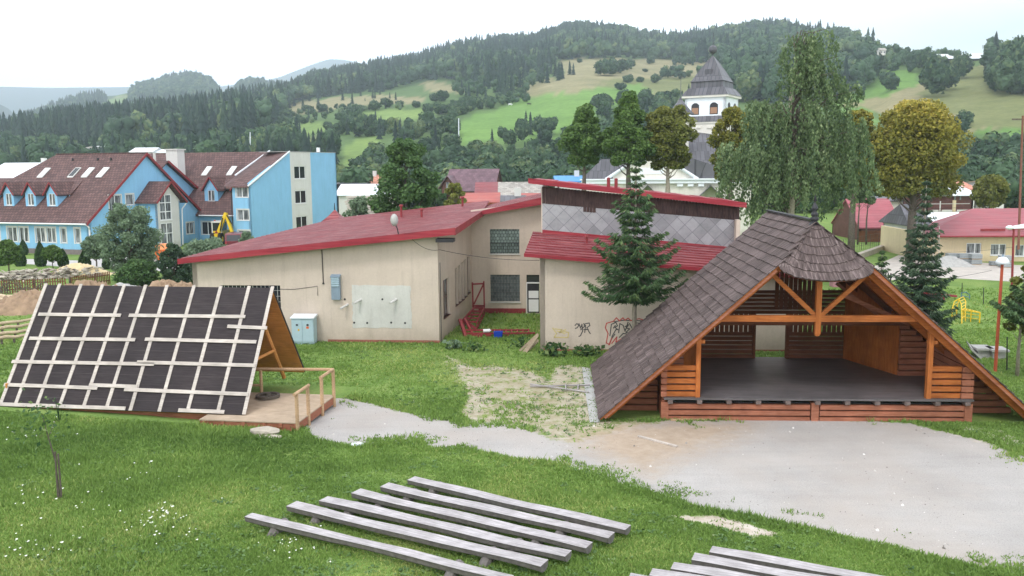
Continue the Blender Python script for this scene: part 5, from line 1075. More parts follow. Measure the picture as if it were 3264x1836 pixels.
# bay with glazed front
m = MB(); by0, by1 = 7.55, 11.55
wall(m, (2.5, by0), (0, 1), by1 - by0, [(0, 5.45), ((by1 - by0) / 2, 7.35), (by1 - by0, 5.45)], [(.55, 2.55, .5, 2.95), (.55, 2.55, 3.25, 6.2)], .2, zb=-.2, inward=(-1, 0)); m.build('bay_front', M['greyw'], T)
m = MB(); wall(m, (0, by0), (1, 0), 2.5, [(0, 5.4), (2.5, 5.4)], (), .2, zb=-.2); wall(m, (2.5, by1), (-1, 0), 2.5, [(0, 5.4), (2.5, 5.4)], (), .2, zb=-.2, inward=(0, -1)); m.build('bay_side_wall', M['blue'], T)
window(T, (2.5, by0), (0, 1), .55, 2.55, .5, 2.95, M['white'], M['curt'], rows=(.5,), dep=.03, fw=.1, inward=(-1, 0)); window(T, (2.5, by0), (0, 1), .55, 2.55, 3.25, 6.2, M['white'], M['curt'], rows=(.33, .68), dep=.03, fw=.1, inward=(-1, 0))
m = MB(); ym = 9.55
slab(m, [(-.0, ym, 7.7), (3.1, ym, 7.7), (3.1, by0 - .55, 5.35), (0, by0 - .55, 5.35)], .14); slab(m, [(0, ym, 7.7), (3.1, ym, 7.7), (3.1, by1 + .65, 5.25), (0, by1 + .65, 5.25)], .14); m.build('bay_roof', M['btile'], T)
m = MB(); m.beam((3.12, ym, 7.62), (3.12, by0 - .55, 5.28), .05, .2); m.beam((3.12, ym, 7.62), (3.12, by1 + .65, 5.2), .05, .2); m.build('bay_verge', M['steelred'], T)
m = MB(); m.tube([(2.9, by1 + .7, 5.1), (2.55, by1 + .3, 4.4), (2.55, by1 + .1, .2)], .07, 6); m.build('downpipe', M['white'], T)
# rear wing, ridge along x at y=27
k2 = (11.3 - 3.9) / 9.0; rz2 = lambda y: 3.9 + k2 * (y - 18)
m = MB(); slab(m, [(-14, 17.4, rz2(17.4)), (8.0, 17.4, rz2(17.4)), (8.0, 27, 11.3), (-15.5, 27, 11.3)], .18); slab(m, [(-15.5, 27, 11.3), (8.0, 27, 11.3), (8.0, 36, 4.0), (-15.5, 36, 4.0)], .18); m.build('rear_tiled_roof', M['btile'], T)
m = MB(); wall(m, (-13, 18), (1, 0), 21, [(0, 3.75), (21, 3.75)], [(13.4, 15.2, .9, 2.5)], .3, zb=-.2); m.build('rear_wall', M['blue'], T)
window(T, (-13, 18), (1, 0), 13.4, 15.2, .9, 2.5, M['white'], M['glass'], dep=.06, surround=M['greyw'])
m = MB(); m.tube([(.6, 17.32, rz2(17.4) - .08), (8, 17.32, rz2(17.4) - .08)], .08, 6); m.build('gutter', M['white'], T)
for x in (-3.35, .55): skylight(T, x, 23.2, rz2)
for xc in (1.0, 5.3):
    D_ = empty('dormer', (xc, 19.4, 0)); D_.parent = T; m = MB(); wall(m, (-1.0, 0), (1, 0), 2.0, [(0, 6.5), (1.0, 7.9), (2.0, 6.5)], [(.5, 1.5, 5.05, 6.4)], .2, zb=4.7); m.box(-1, -.85, .2, 2.4, 4.7, 6.5); m.box(.85, 1, .2, 2.4, 4.7, 6.5); m.build('dormer_wall', M['blue'], D_)
    window(D_, (-1.0, 0), (1, 0), .5, 1.5, 5.05, 6.4, M['white'], M['curt'], dep=.05); m = MB()
    for s in (-1, 1): slab(m, [(0, -.3, 8.1), (s * 1.25, -.3, 6.35), (s * 1.25, 3.4, 6.35), (0, 4.3, 8.1)], .1)
    m.build('dormer_roof', M['btile'], D_); m = MB(); [m.beam((0, -.32, 8.06), (s * 1.27, -.32, 6.3), .04, .14) for s in (-1, 1)]; m.build('verge_board', M['steelred'], D_)
m = MB(); slab(m, [(1.0, 20.4, 6.6), (5.3, 20.4, 6.6), (5.3, 22.6, 8.1), (1.0, 22.6, 8.1)], .1); m.build('dormer_band_roof', M['btile'], T)
# middle gable and chimney
mA = bf.on(A(1255, 215), 0, -2.5); mE = bf.on(A(1470, 410), 0, -2.5)
m = MB(); wall(m, (-3.0, mA[1] - 3), (0, 1), mE[1] - mA[1] + 3, [(0, mA[2] - 2.6), (3, mA[2] - .3), (mE[1] - mA[1] + 3, mE[2] - .3)], (), .2, zb=2.5, inward=(-1, 0)); m.build('middle_gable_wall', M['blue'], T)
m = MB(); slab(m, [(-2.5, mA[1], mA[2]), (-2.5, mE[1] + .2, mE[2] - .1), (-11, mE[1] + .2, mE[2] - .1), (-11, mA[1], mA[2])], .16); slab(m, [(-2.5, mA[1], mA[2]), (-11, mA[1], mA[2]), (-11, mA[1] - 3.2, mA[2] - 2.3), (-2.5, mA[1] - 3.2, mA[2] - 2.3)], .16); m.build('middle_tiled_roof', M['btile'], T)
m = MB(); m.beam((-2.48, mA[1], mA[2] - .1), (-2.48, mE[1] + .2, mE[2] - .2), .06, .3); m.build('verge_board', M['steelred'], T)
m = MB(); m.box(-7.1, -5.3, 21.2, 22.6, 7.5, 11.55); m.box(-7.25, -5.15, 21.05, 22.75, 11.55, 11.7); m.build('chimney', M['greyw'], T)
m = MB(); m.tube([(-2.2, 13.3, 8.5), (-2.2, 13.3, 11.0)], .16, 8); m.build('flue_pipe', M['greyw'], T)
# three storey block on the right
bw = [(.55, 2.15, 5.72, 6.9), (.55, 2.15, 3.0, 4.25), (.55, 2.15, .6, 1.8)]
m = MB(); wall(m, (7.9, 14.3), (1, 0), 2.4, [(0, 7.1), (2.4, 7.1)], bw, .25, zb=-.2); m.build('block_left_wall', M['blue'], T)
for h in bw: window(T, (7.9, 14.3), (1, 0), *h, M['white'], M['curt'], dep=.07, surround=M['greyw'])
bx_, y0b = 10.3, 14.3; top = [(0, 7.35), (8.6, 11.1), (20.3, 11.15)]
strip = (8.85, 13.7); bh = [(9.75, 12.4, 7.72, 9.37), (9.75, 12.4, 4.55, 6.25), (9.75, 12.4, 1.3, 2.9)]
def cut(m, s0, s1, hs): wall(m, (bx_, y0b + s0), (0, 1), s1 - s0, [(0, np.interp(s0, *zip(*top)))] + [(a - s0, b) for a, b in top if s0 < a < s1] + [(s1 - s0, np.interp(s1, *zip(*top)))], hs, .25, zb=-.2, inward=(-1, 0))
m = MB(); cut(m, 0, strip[0], ()); cut(m, strip[1], 20.3, ()); m.build('block_wall', M['blue'], T)
m = MB(); cut(m, strip[0], strip[1], [(a - strip[0], b - strip[0], c, d) for a, b, c, d in bh]); m.build('grey_strip', M['greyw'], T)
for h in bh: window(T, (bx_, y0b), (0, 1), *h, M['white'], M['glass'], dep=.07, fw=.09, inward=(-1, 0))
m = MB(); slab(m, [(7.0, 13.8, 7.0), (10.5, 13.8, 7.0), (10.5, 22.9, 11.2), (5.0, 25.5, 11.2)], .14); m.build('block_roof', M['btile'], T)
m = MB(); m.beam((10.48, 13.8, 7.05), (10.48, 22.9, 11.2), .12, .16); m.beam((7.2, 16.0, 8.3), (5.2, 26.4, 11.4), .14, .14); m.build('white_verge_flashing', M['whiteroof'], T)
m = MB(); m.box(6.0, 10.34, 22.9, 34.65, 11.14, 11.2); m.build('flat_roof', M['conc'], T)
m = MB(); m.box(9.9, 10.2, 30.3, 30.7, 11.2, 11.8); m.build('small_chimney', M['whiteroof'], T)
m = MB(); wall(m, (10.3, 34.6), (-1, 0), 9, [(0, 11.1), (9, 11.1)], (), .25, zb=0, inward=(0, -1)); m.build('block_back_wall', M['blue'], T)
m = MB(); m.tube([(7.2, 13.75, 6.9), (7.8, 14.2, 6.3), (7.8, 14.2, .3)], .06, 6); m.build('downpipe', M['darkmetal'], T)

# ------------------------------------------------------------------ generic gabled house
def house(name, pxl, pxr, y_base, Dm, ridge_py, eave_py, depth, roofm, wallm, label, yaw=0.0, ridge='x', cat='house', hip=0.0, wins=0, chim=None, zb=-1.0, gable_win=False, over=.4):
    """house whose front eave spans photo x pxl..pxr (3264 px) at distance Dm"""
    pl, pr = atY((pxl, eave_py), Dm), atY((pxr, eave_py), Dm); w = pr[0] - pl[0]; ze = (pl[2] + pr[2]) / 2
    fr = Fr((pl[0] + pr[0]) / 2, Dm, yaw); T = empty(name, fr, label, cat); hw, hd = w / 2, depth
    zr_ = atY(((pxl + pxr) / 2, ridge_py), Dm + (depth / 2 if ridge == 'x' else 0))[2]
    m = MB(); hs = []
    if wins: hs = [((i + .5) * w / wins - .5, (i + .5) * w / wins + .5, ze - 1.9, ze - .7) for i in range(wins)]
    if ridge == 'x':
        wall(m, (-hw, 0), (1, 0), w, [(0, ze), (w, ze)], hs, .25, zb=zb); wall(m, (-hw, hd), (1, 0), w, [(0, ze), (w, ze)], (), .25, zb=zb, inward=(0, -1))
        for sx, inn in ((-hw, (1, 0)), (hw, (-1, 0))): wall(m, (sx, 0), (0, 1), hd, [(0, ze), (hd / 2, zr_ if not hip else ze), (hd, ze)], (), .25, zb=zb, inward=inn)
    else:
        wall(m, (-hw, 0), (1, 0), w, [(0, ze), (w / 2, zr_), (w, ze)], hs, .25, zb=zb); wall(m, (-hw, hd), (1, 0), w, [(0, ze), (w / 2, zr_), (w, ze)], (), .25, zb=zb, inward=(0, -1))
        for sx, inn in ((-hw, (1, 0)), (hw, (-1, 0))): wall(m, (sx, 0), (0, 1), hd, [(0, ze), (hd, ze)], (), .25, zb=zb, inward=inn)
    m.build('wall', wallm, T)
    o = over; m = MB()
    if ridge == 'x':
        hp = hip * hw; g = (zr_ - ze) / (hd / 2) * o
        slab(m, [(-hw - o, -o, ze - g), (hw + o, -o, ze - g), (hw + o - hp, hd / 2, zr_), (-hw - o + hp, hd / 2, zr_)], .14); slab(m, [(-hw - o, hd + o, ze - g), (hw + o, hd + o, ze - g), (hw + o - hp, hd / 2, zr_), (-hw - o + hp, hd / 2, zr_)], .14)
        if hip:
            for s in (-1, 1): slab(m, [(s * (hw + o), -o, ze - g), (s * (hw + o), hd + o, ze - g), (s * (hw + o - hp), hd / 2, zr_)], .12)
    else:
        g = (zr_ - ze) / hw * o
        for s in (-1, 1): slab(m, [(0, -o, zr_ + .02), (s * (hw + o), -o, ze - g), (s * (hw + o), hd + o, ze - g), (0, hd + o, zr_ + .02)], .14)
    for v in range(len(m.v)): m.v[v] = (m.v[v][0], m.v[v][1], m.v[v][2] + .14)
    rf = m.build('roof', roofm, T)
    for h in hs: window(T, (-hw, 0), (1, 0), *h, M['white'], M['glass'], dep=.06)
    if chim: m = MB(); cx = -hw + w * chim; m.box(cx - .35, cx + .35, hd * .4, hd * .4 + .7, ze, zr_ + .9); m.build('chimney', M['greyw'], T)
    return T, fr, w, ze, zr_
M['brownh'] = tiles('purple_brown_roof', (0.145, 0.085, 0.105, 1), (.08, .045, .05, 1), .5, .5, .04, .5, .3)
M['brownwall'] = wood('brown_timber_cladding', (0.10, 0.045, 0.04, 1), (0.17, 0.08, 0.07, 1), 0)
M['rustroof'] = corr('rusty_red_sheet', (0.36, 0.085, 0.075, 1), (0.50, 0.26, 0.21, 1), .6)
M['greyslate'] = tiles('pale_grey_slate', (0.34, 0.32, 0.29, 1), (.2, .19, .18, 1), .5, .4, .05, .8, .2)
M['salmon'] = tiles('salmon_roof_tile', (0.52, 0.24, 0.17, 1), (.3, .14, .1, 1), .4, .4, .05, .8, .2)
M['blueroof'] = plain('bright_blue_sheet', (0.07, 0.28, 0.62, 1), .5, .06)
M['orangeh'] = plaster('orange_plaster', (0.62, 0.20, 0.09, 1))
def H(v, *a): return v(*a)
T1, *_ = house('brown_roofed_house', V1(1330, 0)[0], V1(1880, 0)[0], 0, 135, V1(0, 5)[1], V1(0, 240)[1], 9, M['brownh'], M['brownwall'], 'house with a purple brown roof and dark timber gables beyond the red roofs', yaw=-8)
m = MB()   # front gable of that house
zg = lambda y: atY(V1(1350, y), 134)[2]; gx = T1.matrix_world; fr = Fr(T1.location.x, 135, -8); a = fr.on(V1(1280, 200), 1, -1.5); b = fr.on(V1(1455, 215), 1, -1.5); c = fr.on(V1(1350, 95), 1, -1.5)
m.prism([(a[0], -1.5, a[2] - 1), (b[0], -1.5, a[2] - 1), (b[0], -1.5, b[2]), (c[0], -1.5, c[2]), (a[0], -1.5, a[2])], (0, 2.5, 0)); m.build('front_gable', M['brownwall'], T1)
m = MB(); slab(m, [(c[0], -2, c[2] + .3), (a[0] - .5, -2, a[2] - .3), (a[0] - .5, 2, a[2] - .3), (c[0], 4, c[2] + .3)], .12); slab(m, [(c[0], -2, c[2] + .3), (b[0] + .5, -2, b[2] - .4), (b[0] + .5, 2, b[2] - .4), (c[0], 4, c[2] + .3)], .12); m.build('gable_roof', M['brownh'], T1)
m = MB(); m.box(c[0] - .25, c[0] + .25, -1.56, -1.5, c[2] - 1.6, c[2] - .7); m.build('window', M['curt'], T1)
house('long_pale_shed', 1074, 1262, 0, 150, V1(0, 180)[1], V1(0, 300)[1], 12, M['whiteroof'], M['greyw'], 'long shed with a pale blue-white sheet roof right of the blue building', cat='shed', yaw=0)
house('salmon_roofed_house', V1(370, 0)[0], V1(640, 0)[0], 0, 175, V1(0, 70)[1], V1(0, 175)[1], 8, M['salmon'], M['churchw'], 'house with a salmon hipped roof and white chimney peeking over the pale shed', hip=.7, chim=.35)
house('dark_flat_shed', 1072, V1(370, 0)[0], 0, 170, V1(0, 158)[1], V1(0, 172)[1], 8, M['slate'], M['darkmetal'], 'low black roofed shed behind the pale shed roof', cat='shed')
house('red_roofed_house', V1(1700, 0)[0], V1(1960, 0)[0], 0, 118, V1(0, 160)[1], V1(0, 278)[1], 7, M['redroof'], M['orangeh'], 'house with a smooth dark red sheet roof and three little white pipes', chim=None, yaw=0)
house('rusty_roofed_shed', V1(1530, 0)[0], V1(1925, 0)[0], 0, 104, V1(0, 285)[1], V1(0, 385)[1], 7, M['rustroof'], M['orangeh'], 'shed with a faded rusty red sheet roof just behind the corrugated roof', cat='shed')
house('grey_slate_house', V1(1975, 0)[0], V1(2440, 0)[0], 0, 112, V1(0, 158)[1], V1(0, 318)[1], 8, M['greyslate'], M['churchw'], 'house with a weathered pale grey roof beside the red roofed house')
house('small_dark_gable', V1(2010, 0)[0], V1(2230, 0)[0], 0, 92, V1(0, 318)[1], V1(0, 382)[1], 5, M['slate'], M['orangeh'], 'small orange house with a dark grey roof and black chimney close behind the roofs', chim=.75)
house('rusty_lean_to', V1(2240, 0)[0], V1(2460, 0)[0], 0, 95, V1(0, 292)[1], V1(0, 345)[1], 5, M['rustroof'], M['greyw'], 'patchy rusty roofed lean-to next to the small dark gable', cat='shed')
house('blue_roofed_shed', L3(160, 0)[0], L3(410, 0)[0], 0, 130, L3(0, 1040)[1], L3(0, 1075)[1], 8, M['blueroof'], M['greyw'], 'long low shed with a bright blue roof left of the church', cat='shed', chim=.55)
# left background
house('white_warehouse', -60, A(262, 0)[0], 0, 150, A(0, 238)[1], A(0, 345)[1], 16, M['whiteroof'], M['greyw'], 'warehouse with a bright white roof at the left edge beyond the blue building', cat='warehouse', chim=.8)
house('red_roofed_cottage', A(160, 0)[0], A(272, 0)[0], 0, 420, A(0, 124)[1], A(0, 162)[1], 9, M['pinkroof'], M['churchw'], 'distant cottage with a bright pinkish red roof at the foot of the wooded hill', cat='house')
house('white_gabled_house', A(308, 0)[0], A(412, 0)[0], 0, 400, A(0, 108)[1], A(0, 150)[1], 9, M['slate'], M['whiteroof'], 'distant white gabled house beside the pinkish red roofed cottage', ridge='y', wins=3, zb=-4)
house('grey_flat_house', A(640, 0)[0], A(700, 0)[0], 0, 380, A(0, 113)[1], A(0, 120)[1], 9, M['greyslate'], M['greyw'], 'distant flat roofed grey block above the brown roof', wins=2)
house('pale_block_house', A(700, 0)[0], A(812, 0)[0], 0, 385, A(0, 108)[1], A(0, 120)[1], 9, M['whiteroof'], M['churchw'], 'distant pale block with a slim white roof above the brown roof ridge', wins=3)
house('white_roofed_barn', A(975, 0)[0], A(1132, 0)[0], 0, 260, A(0, 122)[1], A(0, 150)[1], 9, M['whiteroof'], M['greyw'], 'barn with a white roof peeking over the left end of the rear ridge', cat='barn')
house('small_white_roofed_barn', A(1150, 0)[0], A(1262, 0)[0], 0, 262, A(0, 134)[1], A(0, 155)[1], 9, M['whiteroof'], M['greyw'], 'barn with a lower white roof left of the tall chimney', cat='barn')
# hill buildings
def hillpt(x, y): return main.at(*(np.array(L4(x, y)) * 2576 / 3264))[0]
hp_ = hillpt(1300, 305)
if np.isnan(hp_).any(): hp_ = atY(L4(1300, 300), 520)
dd = float(hp_[1])
house('hilltop_hall', L4(1060, 0)[0], L4(1575, 0)[0], 0, dd, L4(0, 248)[1], L4(0, 285)[1], 14, M['whiteroof'], M['darkmetal'], 'long white roofed hall standing on the right hand hilltop', cat='hall', zb=hp_[2] - 8)
h2 = hillpt(575, 238)
if np.isnan(h2).any(): h2 = atY(L4(575, 235), 560)
house('hilltop_cottage', L4(552, 0)[0], L4(602, 0)[0], 0, float(h2[1]), L4(0, 198)[1], L4(0, 214)[1], 5, M['greyslate'], M['churchw'], 'tiny white cottage on the skyline of the right hill', zb=h2[2] - 1.5, wins=2)

# ------------------------------------------------------------------ church
cf = Fr(*atY(D(1640, 480), 118)[:2], -10)
T = empty('church', cf, 'white church with grey sheet roofs, classical pediment and a square bell tower with ball', 'church')
o = lambda z, x, y, yy: cf.on(z(x, y), 1, yy)
m = MB(); pl, pr, pa = o(L3, 478, 1060, 0), o(L3, 1085, 1060, 0), o(L3, 770, 870, 0)
x0, x1, xm, zb, zt = pl[0], pr[0], (pl[0] + pr[0]) / 2, pl[2], o(L3, 780, 865, 0)[2]
m.prism([(x0, 0, zb), (x1, 0, zb), (xm, 0, zt)], (0, .5, 0)); m.build('pediment', M['churchw'], T)
m = MB()
for s, e in ((x0, -1), (x1, 1)): m.beam((s, -.15, zb), (xm, -.15, zt), .3, .42); m.beam((s - e * .6, -.3, zb + .35), (xm, -.3, zt + .35), .5, .16)
m.box(x0 - 3.2, x1 + 7, -.45, .4, zb - .55, zb - .1); m.box(x0 - 3.4, x1 + 7.2, -.65, .4, zb - .1, zb + .08)
for k in range(3): m.box(x0 + 20.2 * 0 + (x1 - x0) * .78 + k * 1.35, x0 + (x1 - x0) * .78 + k * 1.35 + .75, -.35, .0, zb - .95, zb - .6)
m.build('cornice', M['whiteroof'], T)
m = MB(); m.box(x0 - 3, x1 + 6.8, .05, .5, -1, zb - .55); m.box(x0 - 3, x0 - 2.6, .5, 22, -1, zb); m.box(x1 + 6.4, x1 + 6.8, .5, 22, -1, zb); m.build('wall', M['churchw'], T)
m = MB(); m.box(xm - 1.6, xm + 1.6, -.06, 0, zb + .7, zb + 1.5); m.box(xm - 1.6, xm - .6, -.05, 0, zb + 2.1, zb + 3.2); m.box(xm + .6, xm + 1.6, -.05, 0, zb + 2.1, zb + 3.2); m.build('stucco_panel', M['whiteroof'], T)
rt = o(L3, 1180, 735, 14)[2]
m = MB(); slab(m, [(x0 + .1, -.2, zb + .1), (x0 + .3, -.2, zb + .25), (xm, -.2, zt + .6), (xm, 9, zt + .6), (x0 + .1, 9, zb + .1)], .2)
slab(m, [(x1 - .2, -.2, zb + .15), (x1 + 7, -.2, zb + .1), (x1 + 7, 9, zb + .1), (xm, 9, zt + .6), (xm, -.2, zt + .6)], .2)
tx = o(L3, 1175, 640, 14)[0]
slab(m, [(x1 - 3.5, 1.2, zb + .5), (x1 + 7.2, 1.2, zb + .3), (x1 + 3.5, 16, rt + .5), (tx - 3.5, 16, rt + .5)], .25); zl_ = o(L3, 500, 925, 3)[2]; slab(m, [(x0 - 3.3, -.3, zb), (x0 + .6, -.3, zb + .1), (x0 + 4.2, 3, zl_), (x0 - .8, 3, zl_)], .2); slab(m, [(tx - 3.5, 16, rt + .5), (tx + 3.5, 16, rt + .5), (tx + 3.5, 30, rt + .5), (tx - 3.5, 30, rt + .5)], .2); m.build('sheet_roof', M['slate'], T)
for a in (755, 1170):
    q_ = o(L3, a, 1095, -.8); m = MB(); slab(m, [(q_[0], -1.6, q_[2]), (q_[0] - 2.4, -1.6, q_[2] - 2.4), (q_[0] - 2.4, .1, q_[2] - 2.4), (q_[0], .1, q_[2])], .12); slab(m, [(q_[0], -1.6, q_[2]), (q_[0] + 2.4, -1.6, q_[2] - 2.4), (q_[0] + 2.4, .1, q_[2] - 2.4), (q_[0], .1, q_[2])], .12); m.build('porch_roof', M['slate'], T)
yt = 14.0; tl, trr = o(L3, 1005, 520, yt), o(L3, 1262, 520, yt); tw = 6.1; tcx, tcy = o(L3, 1178, 520, yt + 3)[0], yt + 3
zt0, zt1 = o(L3, 1150, 640, yt)[2], tl[2]
TW = empty('bell_tower', (tcx, tcy, 0), rz=R_(-21)); TW.parent = T
def tsq(m, hw, z0, z1, hw2=None): hw2 = hw2 or hw; m.hull8([(-hw, -hw, z0), (hw, -hw, z0), (hw, hw, z0), (-hw, hw, z0), (-hw2, -hw2, z1), (hw2, -hw2, z1), (hw2, hw2, z1), (-hw2, hw2, z1)])
h_ = tw / 2; m = MB(); hh = [(tw * .17, tw * .36, zt0 + .2, zt1 - 1.0), (tw * .62, tw * .82, zt0 + .2, zt1 - 1.0)]
for (p, u, inn) in (((-h_, -h_), (1, 0), (0, 1)), ((h_, -h_), (0, 1), (-1, 0)), ((h_, h_), (-1, 0), (0, -1)), ((-h_, h_), (0, -1), (1, 0))): wall(m, p, u, tw, [(0, zt1), (tw, zt1)], hh, .4, zb=zt0, inward=inn)
m.build('belfry', M['whiteroof'], TW)
for (p, u, inn) in (((-h_, -h_), (1, 0), (0, 1)), ((h_, -h_), (0, 1), (-1, 0))):
    for s0, s1, a, b in hh:
        u_ = np.array(u); i_ = np.array(inn); m = MB(); c = np.array(p) + u_ * (s0 + s1) / 2; n = 8; r_ = (s1 - s0) / 2
        pts = [(-r_, a), (r_, a)] + [(r_ * math.cos(t), b - r_ + .25 + r_ * math.sin(t)) for t in np.linspace(0, math.pi, n)]
        P3 = [(c[0] + u_[0] * x - inn[0] * .02, c[1] + u_[1] * x - inn[1] * .02, z) for x, z in pts]
        m.prism(P3, (inn[0] * .25, inn[1] * .25, 0)); w_ = m.build('arched_opening', M['darkmetal'], TW)
        m = MB(); pts = [(-r_ * .8, a + .1), (r_ * .8, a + .1), (r_ * .8, a + (b - a) * .68), (-r_ * .8, a + (b - a) * .68)]; m.prism([(c[0] + u_[0] * x - inn[0] * .06, c[1] + u_[1] * x - inn[1] * .06, z) for x, z in pts], (inn[0] * .03, inn[1] * .03, 0)); m.build('shutter', plain('tan_shutter', (.34, .20, .13, 1), .8, .12), w_)
zc = o(L3, 1150, 690, yt)[2]; zbm = o(L3, 1150, 725, yt)[2]
m = MB(); tsq(m, h_ + .35, zt1 - .02, zt1 + .28); tsq(m, h_ + .25, zc, zc + .25); tsq(m, h_ + .1, -1, zc)
for k in range(4): m.box(-h_ + .2 + k * tw * .27, -h_ + .9 + k * tw * .27, -h_ - .25, -h_ - .05, zc - .7, zc - .4)
m.build('tower_shaft', M['churchw'], TW)
m = MB(); tsq(m, h_ + .35, zc + .25, zt0, h_ + .02)
z1 = o(L3, 1180, 462, yt + tw / 2)[2]; z2 = o(L3, 1180, 420, yt + tw / 2)[2]; z3 = o(L3, 1186, 245, yt + tw / 2)[2]
prof = [(1.14, zt1 + .28), (.98, zt1 + .28 + (z1 - zt1) * .5), (.86, z1), (.80, z1 + .02), (.78, z2 - .05), (.84, z2), (.78, z2 + .1), (.50, z2 + (z3 - z2) * .42), (.22, z2 + (z3 - z2) * .78), (.03, z3)]
m.lathe([(r_ * h_ * 1.414, z) for r_, z in prof], (0, 0), 4, math.pi / 4, math.pi / 4 + 2 * math.pi); m.build('tower_roof', M['slate'], TW)
zz = o(L3, 1187, 203, yt + tw / 2)[2]; m = MB(); m.tube([(0, 0, z3 - .1), (0, 0, zz)], .07, 6); m.blob((0, 0, zz), .62, 3, 0); m.tube([(0, 0, zz), (0, 0, zz + 2.4)], .04, 5); m.build('ball_finial', M['slate'], TW, True)
m = MB(); m.box(-.5, .5, -h_ * .62, -h_ * .5, z2 + (z3 - z2) * .28, z2 + (z3 - z2) * .46); m.build('roof_hatch', M['slate'], TW)
# little stair turret
yb_ = 6.0; c_ = o(L3, 970, 600, yb_); TT = empty('small_turret', (c_[0], yb_, 0)); TT.parent = T; za, zb2, zc2 = o(L3, 970, 630, yb_)[2], o(L3, 970, 600, yb_)[2], o(L3, 968, 515, yb_)[2]; rr_ = abs(o(L3, 1060, 630, yb_)[0] - o(L3, 870, 630, yb_)[0]) / 2
m = MB(); m.lathe([(rr_, za), (rr_ * .72, zb2 - .1), (rr_ * .6, zb2 + .15), (rr_ * .3, zb2 + (zc2 - zb2) * .5), (rr_ * .1, zc2 - .3), (.03, zc2)], (0, 0), 8); m.tube([(0, 0, zc2), (0, 0, zc2 + 2.8)], .04, 4); m.build('turret_roof', M['slate'], TT)
m = MB(); m.lathe([(rr_ * .62, -1), (rr_ * .62, za - .8)], (0, 0), 8); m.build('turret_wall', M['churchw'], TT); m = MB(); m.lathe([(rr_ * .6, za - .8), (rr_ * .6, za)], (0, 0), 8); m.build('lantern', M['darkmetal'], TT)
# ------------------------------------------------------------------ trees
def leaves_np(C, size, r, up=0.35, asp=1.5, dirs=None):
    """one bent leaf-clump quad per centre"""
    n = len(C); d = r.normal(size=(n, 3)); d[:, 2] += up * 2; d /= np.linalg.norm(d, axis=1)[:, None]
    t = np.cross(d, r.normal(size=(n, 3))); t /= np.linalg.norm(t, axis=1)[:, None]
    if dirs is not None: t = dirs + r.normal(size=(n, 3)) * .25; t /= np.linalg.norm(t, axis=1)[:, None]; d = np.cross(t, r.normal(size=(n, 3))); d /= np.linalg.norm(d, axis=1)[:, None]
    u = np.cross(d, t); s = size[:, None] if np.ndim(size) else size
    V = np.stack([C - t * s * asp / 2, C - u * s / 2, C + t * s * asp / 2, C + u * s / 2], 1).reshape(-1, 3)
    Fq = np.arange(4 * n).reshape(n, 4); return V, Fq
def tree(name, base, H_, spread, mat, label, cat='tree', kind='round', nl=9000, leaf=.16, seed=0, trunk=.085, clear=.2, th=.12, barkm='bark', lobes=None, dens=1.0, group=None, lean=(0, 0), shape=None, fill=.75):
    """trunk + limbs + leafy crown; shape(f) gives the crown radius share at height share f (0 bottom .. 1 top)"""
    r = np.random.default_rng(seed); T = empty(name, tuple(base), label, cat, group)
    shape = shape or (lambda f: math.sin(math.pi * (0.12 + 0.82 * f)) ** 0.7)
    z0 = H_ * clear; cs = []
    nlob = lobes or 64
    for k in range(nlob):
        f = (k + .5) / nlob; f = min(1, f + r.uniform(-.05, .05)); f = max(0.02, f); R = spread / 2 * shape(f); a = k * 2.39996 + r.uniform(-.3, .3); q = R * math.sqrt(r.uniform(.12, 1)) * .86
        cs.append((q * math.cos(a) + lean[0] * f, q * math.sin(a) + lean[1] * f, z0 + (H_ - z0) * f * .95, R))
    cs = np.array(cs); rad = spread * r.uniform(.10, .175, nlob) * (0.6 + .5 * cs[:, 3] / (spread / 2)) * dens
    m = MB(); tw = H_ * trunk / 4
    top = Vector((lean[0] * .7, lean[1] * .7, H_ * .86)); pts = [Vector((0, 0, -.2)), Vector((r.normal() * .05, r.normal() * .05, z0 * .6)), Vector((lean[0] * .3, lean[1] * .3, H_ * .5)), top]
    m.tube(pts, [tw * 1.25, tw, tw * .6, tw * .12], 8); m.build('trunk', M[barkm], T, True)
    m = MB()
    for i in range(0, nlob, 1 if nlob < 60 else 2):
        c = Vector(cs[i, :3]); zb = max(z0 * .7, min(H_ * .75, c.z - (math.hypot(c.x, c.y) * .8 + .3))); f = zb / (H_ * .86); p0 = Vector((lean[0] * .7 * f, lean[1] * .7 * f, zb)); mid = p0.lerp(c, .5) + Vector((0, 0, -.06 * H_ * .3))
        w = tw * .42 * (1 - .6 * f); m.tube([p0, mid, c], [w, w * .55, w * .15], 5, cap=False)
    m.build('limbs', M[barkm], T, True)
    nl = int(nl * 1.5); pick = r.integers(nlob, size=nl); d = r.normal(size=(nl, 3)); d /= np.linalg.norm(d, axis=1)[:, None]; d[:, 2] *= .75
    leaf *= .8; C = cs[pick, :3] + d * rad[pick, None] * (fill + (1 - fill) * r.random((nl, 1))) * r.uniform(.55, 1.12, (nl, 1)) ** .6
    hh = (C[:, 2] - z0) / (H_ - z0); lobt = r.random(nlob)[pick]
    V, Fq = leaves_np(C, leaf * r.uniform(.6, 1.35, nl), r)
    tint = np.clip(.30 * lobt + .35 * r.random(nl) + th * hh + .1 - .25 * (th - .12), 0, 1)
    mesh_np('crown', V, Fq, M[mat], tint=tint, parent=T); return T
M['lf_linden'] = leafmat('linden_leaves', (0.028, 0.060, 0.018, 1), (0.100, 0.165, 0.045, 1), (0.22, 0.25, 0.07, 1))
M['lf_dark'] = leafmat('dark_green_leaves', (0.026, 0.060, 0.024, 1), (0.075, 0.135, 0.045, 1), (0.13, 0.17, 0.06, 1))
